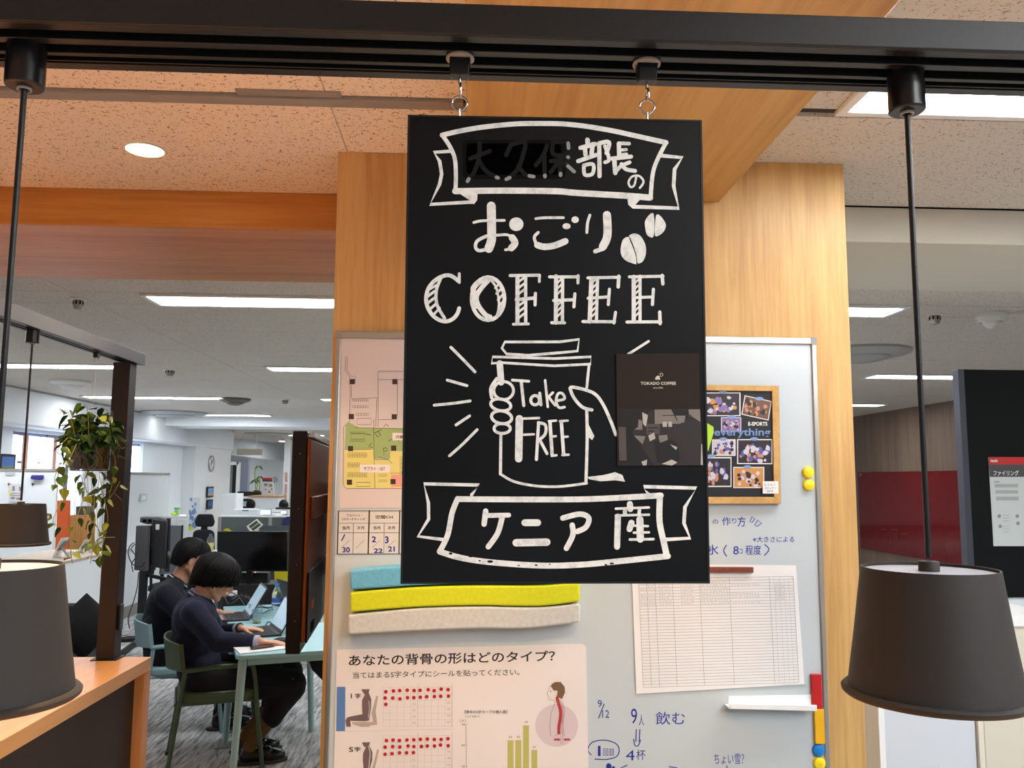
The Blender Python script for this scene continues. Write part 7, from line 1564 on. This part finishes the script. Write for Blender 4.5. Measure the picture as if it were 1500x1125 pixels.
for x in (xa+0.03, xb-0.03): M().box(x-0.02, x+0.02, 12.65, 12.95, 0, zd3-0.03).build('leg', 'white_trim', d3)
ds = thing('dark_screen', 'long dark low screen on the narrow white desk at the far right', 'screen', ((xa+xb)/2, 12.8, zd3))
M().box(xa+0.03, xb-0.02, 12.8, 12.83, zd3, PY(410, 743, 12.8).z).build('panel', 'grey_dark', ds)
# light blue stool and floor things
q = PZ(462, 962, 0.5); o = M().prism([PD(x, y, 4.75) for x, y in ((447, 957), (500, 952), (500, 1012), (474, 1000), (456, 982))], (0.03, 0.12, 0)).build('black_bag', 'chair_fabric', bevel=0.01); tag(o, 'black cloth bag hanging under the table edge beside the brown display', 'bag')
def outlet(px, py, label):
    q = PZ(px, py, 0); o = M().box(-0.06, 0.06, -0.06, 0.06, 0, 0.008).build('floor_outlet', 'brushed_alu', bevel=0.003); o.location = (q.x, q.y, 0.0); o.rotation_euler = (0, 0, 0.2); tag(o, label, 'floor outlet', None)
outlet(330, 1092, 'silver floor outlet cover beside the table leg'); outlet(441, 972, 'small silver floor outlet cover far behind the table')
bq = PZ(312, 1075, 0); bgm = M(); bgm.caps((bq.x-0.02, bq.y+0.25, 0.06), (bq.x+0.10, bq.y+0.22, 0.05), 0.06, 0.05); bgm.ball((bq.x+0.03, bq.y+0.24, 0.09), (0.08, 0.06, 0.07), 14, 10)
bag = thing('black_bag', 'black bag on the floor under the blue table', 'bag', (bq.x, bq.y, 0)); remesh(bgm, 'bag_body', 'chair_fabric', bag, 0.012, 4); M().tube(catmull([(bq.x-0.03, bq.y+0.24, 0.13), (bq.x+0.02, bq.y+0.24, 0.19), (bq.x+0.08, bq.y+0.24, 0.13)], 5), 0.008, 6).build('handle', 'chair_fabric', bag)
for i, (pts, lab) in enumerate((([(318, 1108), (322, 1085), (340, 1072), (352, 1068)], 'black floor cable curling by the outlet'), ([(400, 962), (408, 968), (413, 978)], 'thin black cable hanging under the table edge'), ([(175, 929), (190, 932), (206, 930)], 'black cable on the floor at the rear stand'))):
    cable('cable', lab, [PZ(x, y, 0.006) if i != 1 else PD(x, y, 4.9) for x, y in pts])
# ================================================================== right side
Xs = PZ(1420, 860, 0.94)
dR = 4.35; YR = PD(1430, 700, dR).y
zt5 = PY(1412, 541, YR).z; xL = PY(1411, 700, YR).x; zb5 = 0.97
bp_ = thing('black_partition', 'tall black partition wall on the right with a notice on it', 'partition', (xL+0.8, YR, 0))
M().box(xL+0.035, xL+1.6, YR, YR+0.05, zb5, zt5).build('panel', mat('panel_black', (12, 14, 15), 0.6, spec=0.2), bp_, bevel=0.002)
M().box(xL, xL+0.033, YR-0.004, YR+0.052, zb5, zt5).build('side_trim', mat('trim_slate', (62, 64, 76), 0.4), bp_, bevel=0.002)
M().box(xL, xL+1.6, YR+0.02, YR+0.12, 0, zb5).build('lower_panel', 'white_paint', bp_)
nt = thing('notice', 'white notice with red header on the black partition', 'poster', tuple(PY(1480, 800, YR)))
M().prism([PY(x, y, YR-0.004) for x, y in ((1448, 670), (1560, 670), (1560, 800), (1455.5, 800))], (0, 0.003, 0)).build('sheet', mat('notice_sheet', (206, 214, 214), 0.5), nt)
mm = M(); put_poly(mm, [(1448, 669.5), (1560, 669.5), (1560, 680.5), (1448.5, 680.5)], on_y(YR-0.004, 0.001)); mm.build('red_header', mat('header_red', (196, 44, 44), 0.5), nt)
mm = M(); put_poly(mm, [(1448.5, 680.5), (1560, 680.5), (1560, 698.5), (1450, 698.5)], on_y(YR-0.004, 0.001)); mm.build('grey_header', 'grey_plastic', nt)
mm = M(); put_text(mm, 'ファイリング', (1455, 689, 1492, 697), on_y(YR-0.004, 0.0016), 0.02); put_text(mm, 'itoki', (1451, 672.5, 1461, 677), on_y(YR-0.004, 0.0016), 0.03); mm.build('header_text', 'letter_white', nt, kind='stuff')
mm = M()
for (x0_, y0_, x1_, y1_) in ((1457, 709, 1491, 714), (1458, 718, 1491, 723), (1459, 727.5, 1492, 733), (1456, 704.5, 1464, 707)): put_rect(mm, x0_, y0_, x1_, y1_, on_y(YR-0.004, 0.001))
mm.build('print_bars', mat('print_light', (172, 176, 178), 0.6), nt, kind='stuff')
mm = M()
for x, y in ((1463.5, 756), (1490, 756), (1491, 766.5), (1465, 771)): put_ell(mm, x, y, 2.8, 2.8, on_y(YR-0.004, 0.001), 10)
for y in (755, 759, 763, 771, 775, 779): put_line(mm, [(1469, y), (1478, y)], 0.5, on_y(YR-0.004, 0.001), False)
mm.build('print_marks', mat('print_mid', (150, 150, 150), 0.6), nt, kind='stuff')
# red glass board on the wall
rb_ = thing('red_board', 'glossy dark red glass board on the walnut wall', 'board', (5.95, PX(1330, 750, 5.95).y, PX(1330, 812, 5.95).z))
y0_, y1_ = PX(1425, 750, 5.94).y, PX(1259, 750, 5.94).y; zt6 = PX(1330, 690.5, 5.94).z; zb6 = PX(1330, 815, 5.94).z
M().box(5.935, 5.965, y0_-0.6, y1_, zb6, zt6).build('glass', mat('red_glass', (104, 4, 12), 0.08, coat=0.5), rb_, bevel=0.004)
for y in (y0_, y1_-0.1): M().box(5.925, 5.936, y-0.02, y+0.02, zt6-0.06, zt6-0.02).build('fixing', 'chrome', rb_)
mm = M()
lt_ = lambda x, y: PX(x, y, 5.933)
put_text(mm, 'スロー', (1290, 774, 1330, 792), lt_, 0.0); mm.build('faint_lettering', mat('faint_red', (112, 22, 28), 0.3), rb_)
# white cabinets at the lower right
wcx = thing('white_storage', 'pale storage cabinets under the right pendant lamp', 'cabinet', (PZ(1400, 1100, 0.3).x, 3.75, 0))
YCc = PD(1300, 1030, 3.3).y; zt7 = PY(1480, 862, YCc).z
def px_at(x): return PY(x, 1000, YCc).x
zt8 = PY(1300, 1008, YCc).z
M().box(px_at(1293), px_at(1425), YCc, YCc+0.45, 0, zt8).build('body', mat('cab_bluewhite', (206, 212, 220), 0.5), wcx, bevel=0.003)
M().box(px_at(1283), px_at(1292), YCc-0.01, YCc+0.46, 0, zt8+0.01).build('side_panel', 'white_trim', wcx, bevel=0.002)
M().box(px_at(1436), px_at(1560), YCc-0.01, YCc+0.46, 0, zt7-0.14).build('door', mat('cab_cream', (212, 206, 190), 0.5), wcx, bevel=0.003)
M().box(px_at(1427), px_at(1435), YCc-0.012, YCc+0.45, 0, zt7-0.14).build('side_panel', mat('cab_cream2', (222, 216, 200), 0.5), wcx, bevel=0.002)
M().box(px_at(1427), px_at(1560), YCc-0.02, YCc+0.46, zt7-0.14, zt7-0.10).build('top', 'white_trim', wcx, bevel=0.002)
